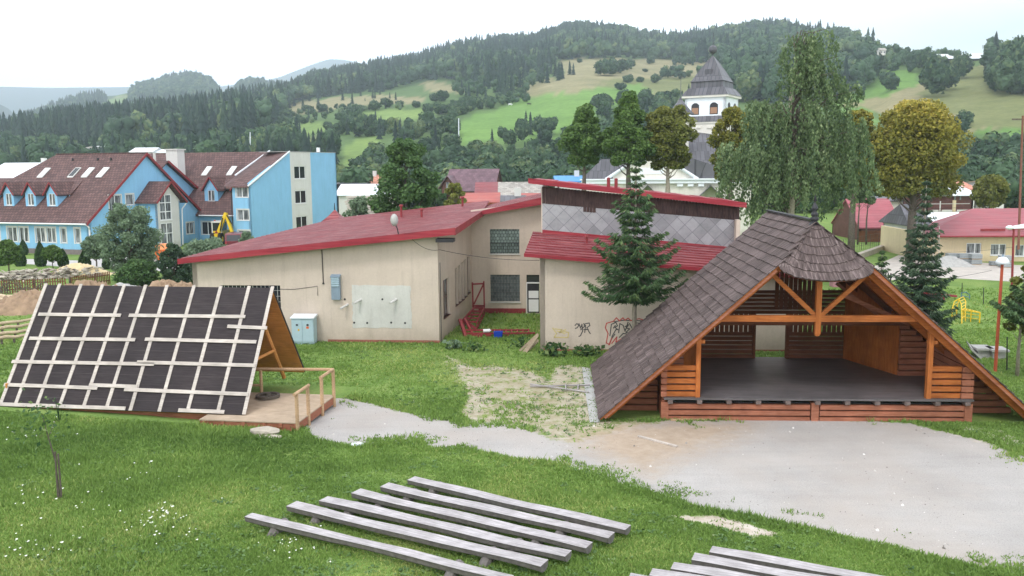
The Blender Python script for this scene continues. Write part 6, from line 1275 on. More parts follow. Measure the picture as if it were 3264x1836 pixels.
M['lf_autumn'] = leafmat('yellowing_leaves', (0.038, 0.062, 0.016, 1), (0.195, 0.180, 0.034, 1), (0.34, 0.27, 0.06, 1))
M['lf_olive'] = leafmat('olive_turning_leaves', (0.055, 0.072, 0.020, 1), (0.155, 0.165, 0.040, 1), (0.26, 0.23, 0.06, 1))
M['lf_birch'] = leafmat('birch_leaves', (0.045, 0.075, 0.035, 1), (0.13, 0.185, 0.085, 1), (0.26, 0.31, 0.17, 1), .35)
M['lf_willow'] = leafmat('grey_green_leaves', (0.060, 0.095, 0.060, 1), (0.15, 0.21, 0.13, 1), (0.22, 0.28, 0.18, 1))
M['needles'] = leafmat('spruce_needles', (0.014, 0.036, 0.016, 1), (0.048, 0.088, 0.034, 1), (0.11, 0.15, 0.055, 1), .1)
M['needles2'] = leafmat('blueish_spruce_needles', (0.014, 0.034, 0.020, 1), (0.045, 0.076, 0.042, 1), (0.085, 0.12, 0.065, 1), .1)
M['lf_thuja'] = leafmat('dark_thuja', (0.016, 0.034, 0.014, 1), (0.040, 0.075, 0.028, 1), (0.06, 0.09, 0.03, 1), .05)
def tz_(view, xb, ytop, ybase, Dm=None, zb=0.0):     # base point and height from a photo sighting
    if Dm is None: P = G(view(xb, ybase), zb)
    else: P = atY(view(xb, ybase), Dm); P[2] = zb
    top = atY(view(xb, ytop), P[1]); return (P[0], P[1], zb), top[2] - zb
def clr(view, x, y, Dm, h): return float(atY(view(x, y), Dm)[2] / h)
def wd(view, dx, Dm): a, b = view(0, 0), view(dx, 0); return abs(b[0] - a[0]) * Dm / F
# big tree behind the corrugated roof
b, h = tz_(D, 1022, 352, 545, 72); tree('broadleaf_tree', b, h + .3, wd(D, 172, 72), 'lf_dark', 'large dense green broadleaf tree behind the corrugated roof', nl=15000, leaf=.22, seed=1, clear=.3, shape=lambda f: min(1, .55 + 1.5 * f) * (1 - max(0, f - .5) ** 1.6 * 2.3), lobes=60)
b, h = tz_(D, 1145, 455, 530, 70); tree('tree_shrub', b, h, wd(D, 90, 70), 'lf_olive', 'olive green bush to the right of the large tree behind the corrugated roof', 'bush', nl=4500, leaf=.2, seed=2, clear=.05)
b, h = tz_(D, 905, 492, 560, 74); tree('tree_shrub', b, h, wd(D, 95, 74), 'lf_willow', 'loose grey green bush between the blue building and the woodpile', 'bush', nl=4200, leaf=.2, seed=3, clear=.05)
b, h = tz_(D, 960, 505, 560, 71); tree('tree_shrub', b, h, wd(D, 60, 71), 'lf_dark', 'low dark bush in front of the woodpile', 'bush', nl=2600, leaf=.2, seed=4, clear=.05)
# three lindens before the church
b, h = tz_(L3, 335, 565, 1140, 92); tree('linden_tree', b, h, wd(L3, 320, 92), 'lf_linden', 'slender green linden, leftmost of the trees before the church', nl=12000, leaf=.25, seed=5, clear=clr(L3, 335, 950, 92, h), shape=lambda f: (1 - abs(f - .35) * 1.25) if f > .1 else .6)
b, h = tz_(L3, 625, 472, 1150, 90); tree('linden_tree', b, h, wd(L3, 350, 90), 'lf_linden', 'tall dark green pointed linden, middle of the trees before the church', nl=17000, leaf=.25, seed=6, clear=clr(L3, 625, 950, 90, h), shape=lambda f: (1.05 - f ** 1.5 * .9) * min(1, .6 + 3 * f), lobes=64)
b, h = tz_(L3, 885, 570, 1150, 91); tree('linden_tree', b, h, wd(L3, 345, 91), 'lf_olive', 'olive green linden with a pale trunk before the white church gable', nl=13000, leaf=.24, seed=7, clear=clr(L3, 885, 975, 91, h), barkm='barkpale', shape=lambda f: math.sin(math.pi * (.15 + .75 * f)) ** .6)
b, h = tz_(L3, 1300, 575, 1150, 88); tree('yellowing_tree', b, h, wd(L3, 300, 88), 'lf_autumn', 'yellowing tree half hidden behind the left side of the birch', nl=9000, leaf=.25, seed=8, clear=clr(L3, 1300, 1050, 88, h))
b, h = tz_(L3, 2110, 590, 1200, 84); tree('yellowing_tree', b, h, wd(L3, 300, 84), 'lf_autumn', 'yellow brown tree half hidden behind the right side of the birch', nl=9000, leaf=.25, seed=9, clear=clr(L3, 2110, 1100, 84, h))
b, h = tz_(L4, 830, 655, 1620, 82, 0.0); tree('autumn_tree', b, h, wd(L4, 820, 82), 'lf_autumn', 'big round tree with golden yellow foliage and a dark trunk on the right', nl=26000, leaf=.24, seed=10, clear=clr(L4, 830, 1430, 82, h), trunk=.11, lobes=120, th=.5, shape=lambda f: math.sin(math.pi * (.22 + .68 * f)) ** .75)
b, h = tz_(Q, 1085, 0, 190, 110); tree('round_tree', b, h, wd(Q, 225, 110), 'lf_olive', 'round olive green tree beside the pale roofed house on the right', nl=8000, leaf=.28, seed=11, clear=clr(Q, 1085, 180, 110, h))
# weeping birch
def birch():
    r = np.random.default_rng(21); Dm = 62.0; P = atY(L3(1690, 1330), Dm); base = np.array([P[0], P[1], 0.0]); Ht = atY(L3(1760, 75), Dm)[2]; k = wd(L3, 1, Dm)
    T = empty('weeping_birch', tuple(base), 'very tall weeping birch with a pale trunk and long hanging curtains of leaves', 'tree')
    X = lambda x: (x - 1690) * k
    Z = lambda y: atY(L3(1690, y), Dm)[2]
    m = MB(); tp = [(0, 0, -.2), (X(1700), 0, Z(1000)), (X(1690), .1, Z(760)), (X(1672), 0, Z(540)), (X(1690), 0, Z(330)), (X(1760), 0, Z(110))]; m.tube(tp, [.30, .25, .2, .15, .1, .03], 8); m.build('trunk', M['barkpale'], T, True)
    m = MB(); n = 620; Cs = []; Ds = []; tn = []
    lobes = [  # x, y centre (photo), half width, half height, weight
        (1775, 230, 120, 150, 1.5), (1800, 400, 150, 150, 1.2), (1700, 420, 80, 130, .5), (1900, 470, 110, 90, .6), (2010, 520, 60, 90, .35),
        (1500, 760, 130, 200, 1.3), (1480, 620, 70, 90, .5), (1700, 750, 170, 220, 1.8), (1900, 760, 170, 220, 1.7), (2060, 850, 110, 200, 1.0), (1330, 960, 120, 150, .9), (1500, 1000, 160, 180, 1.5), (1750, 1020, 190, 180, 1.8), (2000, 1080, 160, 170, 1.4), (1270, 1100, 60, 110, .35), (1640, 1180, 130, 120, .7), (1260, 1280, 50, 120, .3), (1450, 1230, 70, 110, .35)]
    w = np.array([l[4] for l in lobes]); w /= w.sum()
    for i in range(n):
        lx, ly, hw, hh, _ = lobes[r.choice(len(lobes), p=w)]; a = r.uniform(0, 6.28); q = math.sqrt(r.random()); x = lx + hw * q * math.cos(a); y = ly - hh + abs(r.normal()) * hh * .55
        dep = r.uniform(-1, 1) * min(3.6, hw * k * 1.05 + .6); s0 = np.array([X(x), dep, Z(y)]); Ln = r.uniform(.35, 1.0) * hh * 1.5 * k; Ln = min(Ln, 3.4)
        if Ln < .5: Ln = .5
        nl = int(34 * Ln) + 8; t = r.random(nl); drift = np.array([r.normal() * .12, r.normal() * .12, 0]); out = np.array([np.sign(s0[0]) * .25, 0, 0])
        pth = s0 + np.stack([drift[0] * t * Ln + out[0] * np.sin(t * 2), drift[1] * t * Ln, -t * Ln], 1) + r.normal(size=(nl, 3)) * [.11, .11, .06]
        Cs.append(pth); Ds.append(np.tile([0, 0, -1.0], (nl, 1))); tn.append(np.clip(r.uniform(.0, .5) + r.random(nl) ** 2 * .6, 0, 1))
        if i % 4 == 0:
            b0 = Vector((X(1690) * .3, 0, max(1.5, s0[2] - 1.2 - abs(s0[0]) * .35))); m.tube([b0, b0.lerp(Vector(s0), .55) + Vector((0, 0, .7)), Vector(s0)], [.06, .035, .012], 4, cap=False)
    m.build('limbs', M['bark'], T)
    C = np.concatenate(Cs); dd = np.concatenate(Ds); V, Fq = leaves_np(C, .135 * r.uniform(.6, 1.3, len(C)), r, dirs=dd, asp=1.5); mesh_np('crown', V, Fq, M['lf_birch'], tint=np.concatenate(tn), parent=T)
    print('BIRCH', len(C))
birch()
for (vx, yt_, Dm, lab) in ((262, 150, 66, 'bare lower trunk of the tree nearer the red barn, left one'), (315, 150, 64, 'bare lower trunk of the tree standing before the red barn, right one')):
    b, h = tz_(Q, vx, -40, 430, None); tree('tall_garden_tree', b, h, 3.2, 'lf_birch', 'slim tree with ' + lab, nl=4200, leaf=.16, seed=int(vx), clear=.55, trunk=.045, barkm='bark', lobes=24)
# spruces: whorls of drooping sprays
def spruce(name, base, H_, W_, mat, label, seed=0, clear=.18, tiers=26, per=9, sparse_top=.25, prof=None, bulge=None, dens=1.0, trunk=.13):
    r = np.random.default_rng(seed); T = empty(name, tuple(base), label, 'spruce'); m = MB(); m.tube([(0, 0, -.1), (0, 0, H_ * .5), (0, 0, H_)], [trunk, trunk * .6, .02], 8); m.build('trunk', M['barkpale'], T, True)
    Cc, Dd, tn, sz = [], [], [], []; mb = MB(); prof = prof or (lambda f: (1 - f) ** .8)
    for k in range(tiers):
        f = k / (tiers - 1); z = H_ * (clear + (1 - clear) * f * .985); R = W_ / 2 * prof(f); nb = max(4, int(per * (1 - .35 * f)))
        for i in range(nb):
            a = 2 * math.pi * (i + .5 * (k % 2)) / nb + r.uniform(-.25, .25); L_ = R * r.uniform(.58, 1.16) + .08; rise = .25 * f; ca, sa = math.cos(a), math.sin(a)
            ns = max(3, int(L_ / .11)); t = np.linspace(.08, 1, ns)
            droop = -.30 * L_ * np.sin(t * 1.9) * (1 - f) + .22 * L_ * t ** 3 + rise * L_ * t
            px_, py_, pz_ = L_ * t * ca, L_ * t * sa, z + droop
            mb.tube([(px_[j], py_[j], pz_[j]) for j in (0, ns // 2, ns - 1)], [.022, .014, .004], 4, cap=False)
            for j in range(ns):
                wsp = (.20 + .26 * math.sin(min(1, t[j] * 1.15) * math.pi * .8)) * min(1, L_ * .9) * (1.15 - .6 * t[j]); q = max(5, int(20 * dens * (1.0 if L_ > .5 else .6)))
                s = r.uniform(-1, 1, q); c = np.stack([px_[j] - sa * s * wsp + r.normal(size=q) * .03, py_[j] + ca * s * wsp + r.normal(size=q) * .03, pz_[j] - np.abs(s) * wsp * .30 - r.random(q) ** 2 * .09], 1)
                d = np.stack([ca * .8 - sa * s * .9, sa * .8 + ca * s * .9, -.35 - .3 * np.abs(s)], 1); Cc.append(c); Dd.append(d); tn.append(np.clip(.12 + .3 * r.random() + .35 * r.random(q) + .25 * (t[j] > .8), 0, 1)); sz.append(np.full(q, .046 + .018 * r.random()))
    mb.build('branches', M['bark'], T)
    C = np.concatenate(Cc); dd = np.concatenate(Dd); dd /= np.linalg.norm(dd, axis=1)[:, None]; V, Fq = leaves_np(C, np.concatenate(sz) * 1.15, r, dirs=dd, asp=4.2); mesh_np('needle_crown', V, Fq, M[mat], tint=np.concatenate(tn), parent=T); print('SPRUCE', len(C)); return T
b, h = tz_(D, 1596, 372, 845, 38.0); Pb = G(D(1596, 838), 0.0)
hS = atY(D(1590, 405), 39.5)[2]; bS = atY(D(1596, 800), 39.5); 
spruce('front_spruce', (bS[0], 39.5, 0), hS, wd(D, 262, 39.5), 'needles', 'dark green spruce with upswept branches before the graffiti wall', seed=31, clear=clr(D, 1596, 742, 39.5, hS), tiers=19, per=9,
       prof=lambda f: np.interp(f, [0, .05, .13, .2, .28, .36, .42, .5, .6, .7, .78, .86, 1], [.5, .85, 1.08, .80, .55, .76, .62, .34, .42, .28, .15, .10, .02]), dens=.62)
b, h = tz_(Q, 640, 30, 1010, 43); spruce('right_spruce', (b[0], 43, 0), h, wd(Q, 410, 43), 'needles2', 'broad dark spruce standing behind the right slope of the stage roof', seed=32, clear=.03, tiers=23, per=10,
       prof=lambda f: np.interp(f, [0, .24, .47, .6, .66, .75, .85, 1], [.9, 1.0, .68, .56, .5, .26, .10, .02]), dens=.62)
b, h = tz_(Q, 405, 470, 700, 46); spruce('young_spruce', (b[0], 46, 0), max(h, 2.2), 1.8, 'needles', 'small young spruce left of the broad dark one', seed=33, clear=.03, tiers=14, per=8, dens=.7, trunk=.06)
b, h = tz_(Q, 1325, 640, 960, 36); spruce('edge_spruce', (b[0] + .9, 36, 0), h + .3, 4.4, 'needles', 'spruce cut by the right edge of the picture', seed=34, clear=clr(Q, 1325, 860, 36, h), tiers=14, per=9)
# right edge small leafy tree
b, h = tz_(Q, 1290, 560, 800, 37); tree('young_ash', b, h, 1.8, 'lf_olive', 'thin young tree with pale yellow green leaves at the right edge', nl=900, leaf=.14, seed=41, clear=.35, trunk=.06, lobes=12, barkm='barkpale')
# garden in front of the blue building
b, h = tz_(A, 985, 530, 1050, 72); tree('silvery_willow', b, h, wd(A, 470, 72), 'lf_willow', 'large silvery green willow with several stems before the blue gable', nl=15000, leaf=.16, seed=42, clear=.12, trunk=.10, fill=.4, lobes=60, shape=lambda f: min(1, .55 + f * 1.2) * (1 - max(0, f - .55) ** 1.4 * 1.9))
b, h = tz_(A, 722, 765, 1030, None); tree('small_willow', b, h, wd(A, 210, 76), 'lf_willow', 'small round silvery tree on a thin trunk left of the large willow', nl=4200, leaf=.16, seed=43, clear=.35, trunk=.08, fill=.5)
b, h = tz_(A, 68, 808, 1060, None); tree('garden_sapling', b, h, wd(A, 215, 74), 'lf_linden', 'round green young tree at the left edge before the blue building', nl=4200, leaf=.17, seed=44, clear=.35, trunk=.08)
b, h = tz_(A, 400, 850, 1030, None); tree('garden_sapling', b, h, wd(A, 165, 75), 'lf_linden', 'yellowish young tree tied to stakes before the low blue wall', nl=2600, leaf=.17, seed=45, clear=.4, trunk=.07)
b, h = tz_(D, 440, 612, 712, 66); tree('dark_bush', b, h, wd(D, 90, 66), 'needles2', 'dark evergreen bush beside the left end of the cream hall', 'bush', nl=7000, leaf=.16, seed=46, clear=.03, lobes=40)
b, h = tz_(D, 520, 598, 690, 70); tree('pale_bush', b, h, wd(D, 160, 70), 'lf_willow', 'pale grey green bush over the left eave of the cream hall', 'bush', nl=8000, leaf=.16, seed=47, clear=.03)
b, h = tz_(D, 350, 655, 720, 67); tree('wild_bush', b, h, wd(D, 110, 67), 'lf_dark', 'rough dark green bush growing through the old fence', 'bush', nl=4500, leaf=.17, seed=48, clear=.03)
b, h = tz_(D, 620, 582, 612, 88); tree('low_bush', b, h, wd(D, 50, 88), 'lf_willow', 'low bush beside the dark red van', 'bush', nl=1200, leaf=.2, seed=49, clear=.03)
def thuja(x, yt_, yb_, w, lab, seed):
    b, h = tz_(A, x, yt_, yb_); T = empty('thuja', b, lab, 'thuja', 'clipped thujas along the garden path'); r = np.random.default_rng(seed); n = 1500; f = r.random(n) ** .8; R = wd(A, w, b[1]) / 2 * np.interp(f, [0, .12, .3, .6, .85, 1], [.6, .92, 1, .75, .35, .03]); a = r.uniform(0, 6.28, n)
    C = np.stack([R * np.cos(a), R * np.sin(a), .05 + f * h], 1); V, Fq = leaves_np(C, .17 * r.uniform(.7, 1.3, n), r, dirs=np.tile([0, 0, 1.0], (n, 1)), asp=1.6); mesh_np('crown', V, Fq, M['lf_thuja'], tint=np.clip(.2 + .6 * r.random(n), 0, 1), parent=T)
    m = MB(); m.lathe([(wd(A, w, b[1]) / 2 * q, .05 + h * g * .97) for g, q in ((0, .5), (.15, .8), (.35, .86), (.6, .62), (.85, .26), (1, .01))], (0, 0), 9); m.build('dense_core', M['lf_thuja'], T); m = MB(); m.tube([(0, 0, -.1), (0, 0, .4)], .07, 6); m.build('trunk', M['bark'], T)
for k, (x, a, b_, w, lab) in enumerate([(178, 815, 920, 60, 'dark thuja standing behind the path at far left'), (155, 880, 1003, 78, 'dark cone thuja by the path, left of the tall one'), (308, 828, 1005, 80, 'tallest dark cone thuja by the grey path'), (475, 885, 1012, 72, 'dark cone thuja to the right of the staked young tree'), (634, 895, 1018, 82, 'plump dark thuja beside the sand heap'), (798, 925, 1025, 58, 'dark thuja between the small willow and the large willow'), (1122, 930, 1050, 62, 'dark thuja right of the large willow'), (12, 930, 1000, 60, 'dark thuja cut by the left edge')]): thuja(x, a, b_, w, lab, 60 + k)
# single trees on the slopes, each with its own mesh instance
hp_c = [mesh_np('spruce_mesh', con_proto(s, 9, 11)[0], con_proto(s, 9, 11)[1], M['far_con'], tint=rng.random(len(con_proto(s, 9, 11)[1]))) for s in (51, 52)]
hp_d = []
for s in (71, 72, 73):
    v, f = dec_proto(s, 1500, 1.0, 18); hp_d.append(mesh_np('tree_mesh', v, f, M['far_dec'], tint=np.clip(rng.random(len(f)) * .9, 0, 1)))
datas = dict(c=[o.data for o in hp_c], d=[o.data for o in hp_d])
for o in hp_c + hp_d: bpy.data.objects.remove(o)
def hilltree(view, x, yb_, hpx, kind, wf, label, grp, k):
    p = view(x, yb_); P = main.at(p[0] * 2576 / 3264, p[1] * 2576 / 3264)[0]
    if np.isnan(P).any(): return
    s = view(0, 1)[1] - view(0, 0)[1]; h = hpx * s * float(P[1]) / F
    o = bpy.data.objects.new({'c': 'hill_spruce', 'd': 'hill_tree'}[kind], datas[kind][k % len(datas[kind])]); COL.objects.link(o); o.location = (P[0], P[1], P[2] - .3); o.rotation_euler = (0, 0, k * 1.7); o.scale = (h * wf, h * wf, h * 1.05); tag(o, label, {'c': 'spruce', 'd': 'tree'}[kind], grp)
g1 = 'lone spruces on the tan meadow strip'
for k, (x, y, h) in enumerate([(110, 600, 75), (168, 630, 85), (272, 598, 75), (502, 585, 78), (640, 545, 60), (655, 545, 50), (755, 545, 45), (795, 555, 55), (438, 560, 70), (215, 565, 60), (20, 590, 85), (588, 562, 26), (690, 520, 45), (560, 530, 55)]): hilltree(L2, x, y, h, 'c', 1.05, 'dark lone spruce on the tan strip below the wooded ridge', g1, k)
g2 = 'spruces at the edge of the upper meadow'
for k, (x, y, h) in enumerate([(1790, 385, 100), (1838, 380, 95), (1868, 400, 120), (1890, 395, 95), (1915, 400, 85), (1965, 385, 95), (1990, 385, 80), (1720, 435, 80), (1610, 470, 60)]): hilltree(L2, x, y, h, 'c', 1.05, 'dark spruce in the cluster at the edge of the upper meadow', g2, k)
g3 = 'spruces above the village'
for k, (x, y, h) in enumerate([(120, 830, 170), (10, 825, 110), (140, 830, 120), (530, 810, 150), (1670, 760, 130), (1700, 800, 160), (1440, 860, 110), (612, 930, 90)]): hilltree(L2, x, y, h, 'c', .9, 'tall dark spruce among the broadleaf trees above the village', g3, k)
g4 = 'round trees in the hedges between the meadows'
for k, (x, y, h, w) in enumerate([(480, 640, 40, 1.4), (540, 655, 60, 1.3), (650, 630, 70, 1.5), (730, 610, 70, 1.6), (820, 610, 50, 1.6), (930, 610, 48, 1.4), (330, 770, 70, 1.2), (400, 800, 90, 1.1), (530, 810, 170, .9), (660, 800, 110, 1), (700, 780, 90, 1), (755, 750, 70, 1), (600, 810, 60, 1), (350, 960, 190, .8), (420, 700, 60, 1.4), (300, 640, 60, 1.6), (200, 640, 50, 1.8), (60, 690, 70, 1.8), (160, 720, 50, 2), (1010, 640, 60, 1.6), (1090, 660, 80, 1.5), (1180, 660, 80, 1.4), (1250, 655, 60, 1.4), (990, 770, 120, 1.1), (1060, 780, 110, 1.2), (1130, 800, 140, 1.1), (1190, 800, 120, .9), (905, 800, 70, 1.2), (1060, 860, 110, 1), (1170, 900, 110, 1.3), (1110, 570, 80, 1.5), (1060, 570, 60, 1.4), (1260, 590, 60, 1.5), (1340, 590, 60, 1.6), (1440, 585, 55, 1.6), (1500, 570, 60, 1.4), (1570, 560, 70, 1.4), (1640, 540, 70, 1.4), (1510, 820, 80, 1), (1640, 850, 170, .75), (1560, 870, 110, .9), (1760, 800, 130, 1), (1830, 800, 130, 1.1), (2180, 390, 100, 1.3), (2240, 390, 110, 1.3), (2310, 375, 95, 1.4), (2370, 340, 60, 1.4), (2360, 440, 55, 1.5), (2310, 488, 52, 2), (2440, 435, 40, 1.5), (2540, 440, 60, 1.4), (2470, 365, 26, 2), (2510, 310, 60, 1.3), (2030, 300, 28, 1.5), (2200, 640, 130, 1), (2150, 620, 100, 1)]):
    hilltree(L2, x, y, h, 'd', w, 'round leafy tree in a hedge between the green meadows', g4, k)
g5 = 'trees on the slope behind the golden tree'
for k, (x, y, h, w) in enumerate([(980, 620, 320, .95), (1060, 560, 200, 1), (1190, 460, 200, .9), (575, 570, 170, 1.2), (345, 615, 110, .8), (250, 640, 40, 1.3), (870, 400, 190, .9), (940, 430, 150, 1), (1230, 865, 130, 1.1), (1190, 940, 90, 1.6), (1620, 560, 420, .7), (1720, 560, 430, .7), (1800, 560, 430, .7)]): hilltree(L4, x, y, h, 'd', w, 'leafy tree standing on the brown slope to the right of the birch', g5, k)
# mountain ash-like near shrubs and weeds by the walls
def weed(view, x, y, n, s, label, seed, hgt=.6, cat='plant', mat='lf_dark', name='burdock', lf=(.10, .24)):
    r = np.random.default_rng(seed); P = Gz(view(x, y)); T = empty(name, tuple(P), label, cat); a = r.uniform(0, 6.28, n); q = r.random(n) * s; C = np.stack([q * np.cos(a), q * np.sin(a) * .6, .05 + r.random(n) * hgt], 1); V, Fq = leaves_np(C, r.uniform(*lf, n), r, up=.6); mesh_np('foliage', V, Fq, M[mat], tint=r.random(n), parent=T)
    m = MB(); [m.tube([(0, 0, -.05), (C[i, 0] * .6, C[i, 1] * .6, C[i, 2])], [.015, .006], 4, cap=False) for i in range(0, n, 5)]; m.build('stems', M['lf_dark'], T)
weed(VB, 1370, 200, 130, .75, 'clump of big burdock leaves at the foot of the graffiti wall', 81)
weed(VB, 1760, 200, 110, .8, 'smaller clump of burdock leaves nearer the stage roof', 82, .45)
weed(VB, 480, 150, 90, .7, 'clump of tall weeds in front of the red steel boom', 83, .45, lf=(.08, .16))
weed(VB, 1010, 100, 90, .9, 'dark weeds growing under the end of the red boom', 84, .5, lf=(.08, .16))
weed(VB, 250, 120, 60, .6, 'dry grey weeds at the corner of the side wall', 85, .4, mat='lf_willow')
weed(D, 150, 1062, 34, .55, 'thin broadleaf weed shoots before the hut roof edge', 86, .75, lf=(.04, .09), name='weed_shoots')
# courtyard rough growth
# sapling tied to two stakes in the near meadow
P = Gz(D(150, 1255)); T = empty('staked_sapling', tuple(P), 'thin young sapling with few leaves tied beside two stakes in the near meadow', 'sapling')
zt = lambda y: atY(D(150, y), P[1])[2] - P[2]; k = wd(D, 1, P[1])
for dx, y0 in ((-4, 1137), (5, 1142)): m = MB(); m.tube([(dx * k, 0, -.1), (dx * k * .8, .02, zt(y0))], .024, 6); m.build('stake', M['bark'], T)
m = MB(); m.tube([(0, 0, 0), (-6 * k, .05, zt(1160)), (-20 * k, .02, zt(1090)), (-28 * k, 0, zt(1040))], [.025, .02, .013, .006], 5); m.tube([(-16 * k, 0, zt(1100)), (4 * k, 0, zt(1060))], [.01, .004], 4); m.build('trunk', M['bark'], T)
r = np.random.default_rng(5); n = 110; C = np.stack([r.normal(size=n) * .35 - .3, r.normal(size=n) * .2, zt(1060) + r.normal(size=n) * .32], 1); V, Fq = leaves_np(C, .085 * r.uniform(.7, 1.3, n), r); mesh_np('leaves', V, Fq, M['lf_dark'], tint=r.random(n), parent=T)
# ------------------------------------------------------------------ buildings at the right
def ptz(view, x, y, Dm): return atY(view(x, y), Dm)
M['fencew'] = wood('brown_fence_boards', (0.16, 0.06, 0.03, 1), (0.26, 0.10, 0.05, 1), 2)
T_, *_ = house('red_barn', V3(170, 0)[0], V3(745, 0)[0], 0, 106, V3(0, 325)[1], V3(0, 705)[1], 9, M['pinkroof'], M['brownwall'], 'barn with a large faded red sheet roof standing behind the stage', cat='barn', over=.15)
a, b = ptz(V3, 150, 890, 103), ptz(V3, 700, 890, 103); fz = ptz(V3, 400, 750, 103)[2]
T = empty('board_fence', (a[0], 103, 0), 'brown close board fence in front of the red barn', 'fence'); m = MB(); n = 44; w = (b[0] - a[0]) / n
for k in range(n): m.box(k * w, (k + .93) * w, 0, .04, .05, fz + .04 * math.sin(k * 5))
m.build('boards', M['fencew'], T); m = MB(); m.box(0, n * w, .04, .1, .3, .4); m.box(0, n * w, .04, .1, fz - .3, fz - .2); m.build('rails', M['fencew'], T)
# red hip roofed service building
yf = Fr(*atY(V3(1150, 1210), 82)[:2], -3); o = lambda x, y, yy=0: yf.on(V3(x, y), 1, yy)
T = empty('beige_workshop', yf, 'long beige workshop with a wide pinkish red roof behind stacked paving blocks', 'building')
ze = o(1800, 790)[2]; xr = 26; xr0 = -.5
hs = [(o(a, 1000)[0] - xr0, o(b, 1000)[0] - xr0, o(1700, c)[2], o(1700, d)[2]) for a, b, c, d in ((1620, 1825, 1062, 915), (1950, 2160, 1082, 928), (2285, 2500, 1098, 940))]; hs.append((hs[2][0] + 3, hs[2][1] + 3, hs[2][2], hs[2][3]))
m = MB(); wall(m, (xr0, 0), (1, 0), xr, [(0, ze), (xr, ze)], hs, .3, zb=-.3); m.box(xr0, xr0 + .3, .3, 12, -.3, ze); m.build('wall', M['yellowp'], T)
for h in hs: window(T, (xr0, 0), (1, 0), *h, M['white'], M['curt'], cols=(.58,), dep=.08, fw=.07)
el = o(1010, 760, -.8); rl = o(1720, 445, 6); ml = o(1240, 640, 5); mm = o(1630, 590, 5.5)
m = MB(); slab(m, [(el[0], -.8, ze - .1), (xr, -.8, ze - .1), (xr, 6, rl[2]), (rl[0], 6, rl[2])], .12); slab(m, [(el[0], -.8, ze - .1), (rl[0], 6, rl[2]), (rl[0] - .5, 8, rl[2] - .4), (mm[0], 7, mm[2]), (ml[0], 6.5, ml[2])], .12); slab(m, [(rl[0], 6, rl[2]), (xr, 6, rl[2]), (xr, 13, ze), (rl[0], 13, ze)], .12); m.build('roof', M['pinkroof'], T)
m = MB(); m.tube([(el[0], -.9, ze - .18), (xr, -.9, ze - .18)], .08, 6); m.build('gutter', M['steelred'], T)
for k in range(4): x = rl[0] - 2 + k * 2.6; m = MB(); z = ze + .35 + .12 * (k % 2); m.box(x, x + 2.2, -.1 + .2 * (k % 2), .0 + .2 * (k % 2), z - .1, z + .12); m.build('snow_guard', M['steelred'], T)
m = MB(); lx = o(1185, 800, -1.1)[0]; [m.beam((lx + d, -1.2, 0), (lx + d, -.9, o(1185, 690, -1)[2]), .06, .05) for d in (0, .5)]; [m.beam((lx, -1.1, .4 + k * .4), (lx + .5, -1.1, .4 + k * .4), .04, .04) for k in range(7)]; tag(m.build('timber_ladder', M['paleboard']), 'pale wooden ladder leaning against the gutter of the beige workshop', 'ladder'); bpy.data.objects['timber_ladder'].matrix_world = Matrix.Translation(tuple(yf.o)) @ Matrix.Rotation(yf.yaw, 4, 'Z')
house('white_annex', V3(1150, 0)[0], V3(1680, 0)[0], 0, 100, V3(0, 512)[1], V3(0, 650)[1], 4, M['whiteroof'], M['greyw'], 'annex with a bright white sheet roof behind the beige workshop', cat='annex', over=.1)
T, fr, w, ze2, zr2 = house('chalet_house', V3(1080, 0)[0], V3(1720, 0)[0], 0, 118, V3(0, 158)[1], V3(0, 262)[1], 9, M['whiteroof'], M['brownwall'], 'dark timber house with a pale sheet roof, balcony and one cream pillar', over=.6)
px2 = lambda x: fr.on(V3(x, 400), 1, -1.2)[0]; pz2 = lambda y: fr.on(V3(1400, y), 1, -1.2)[2]
m = MB(); m.box(px2(1440), px2(1475), -1.3, -1.0, -1, pz2(335)); m.build('pillar', M['yellowp'], T)
m = MB(); m.box(px2(1100), px2(1660), -1.3, 0, pz2(505), pz2(490)); m.build('balcony_floor', M['conc'], T)
for k, (a, b) in enumerate(((1130, 1240), (1285, 1425), (1490, 1640))): m = MB(); m.box(px2(a), px2(b), -1.35, -1.3, pz2(490), pz2(462)); m.build('balcony_panel', M['greyw'], T)
m = MB(); m.box(px2(1110), px2(1660), -1.32, -1.28, pz2(385), pz2(378)); m.box(px2(1255), px2(1268), -1.32, -1.25, pz2(490), pz2(345)); m.build('balcony_rail', M['greyw'], T)
for a in (1510, 1585): m = MB(); m.box(px2(a), px2(a + 22), -.06, 0, pz2(335), pz2(272)); m.build('window', M['curt'], T)
house('salmon_roofed_hall', V3(1240, 0)[0], V3(1760, 0)[0], 0, 150, V3(0, 78)[1], V3(0, 190)[1], 12, M['salmon'], M['greyw'], 'long hall with a flat salmon coloured roof behind the timber house', cat='hall')
house('pale_far_roof', V3(1980, 0)[0], V3(2170, 0)[0], 0, 152, V3(0, 78)[1], V3(0, 120)[1], 10, M['deckwood'], M['greyw'], 'pale sand coloured roof end right of the round tree', cat='hall')
house('grey_hip_house', V3(870, 0)[0], V3(1140, 0)[0], 0, 94, V3(0, 400)[1], V3(0, 660)[1], 7, M['slate'], M['greyw'], 'house with a grey hipped roof hidden behind the broad dark spruce', hip=.6)
house('grey_roofed_shed', V3(480, 0)[0], V3(800, 0)[0], 0, 125, V3(0, 288)[1], V3(0, 345)[1], 7, M['slate'], M['churchw'], 'grey roofed house just showing above the red barn roof', cat='house')
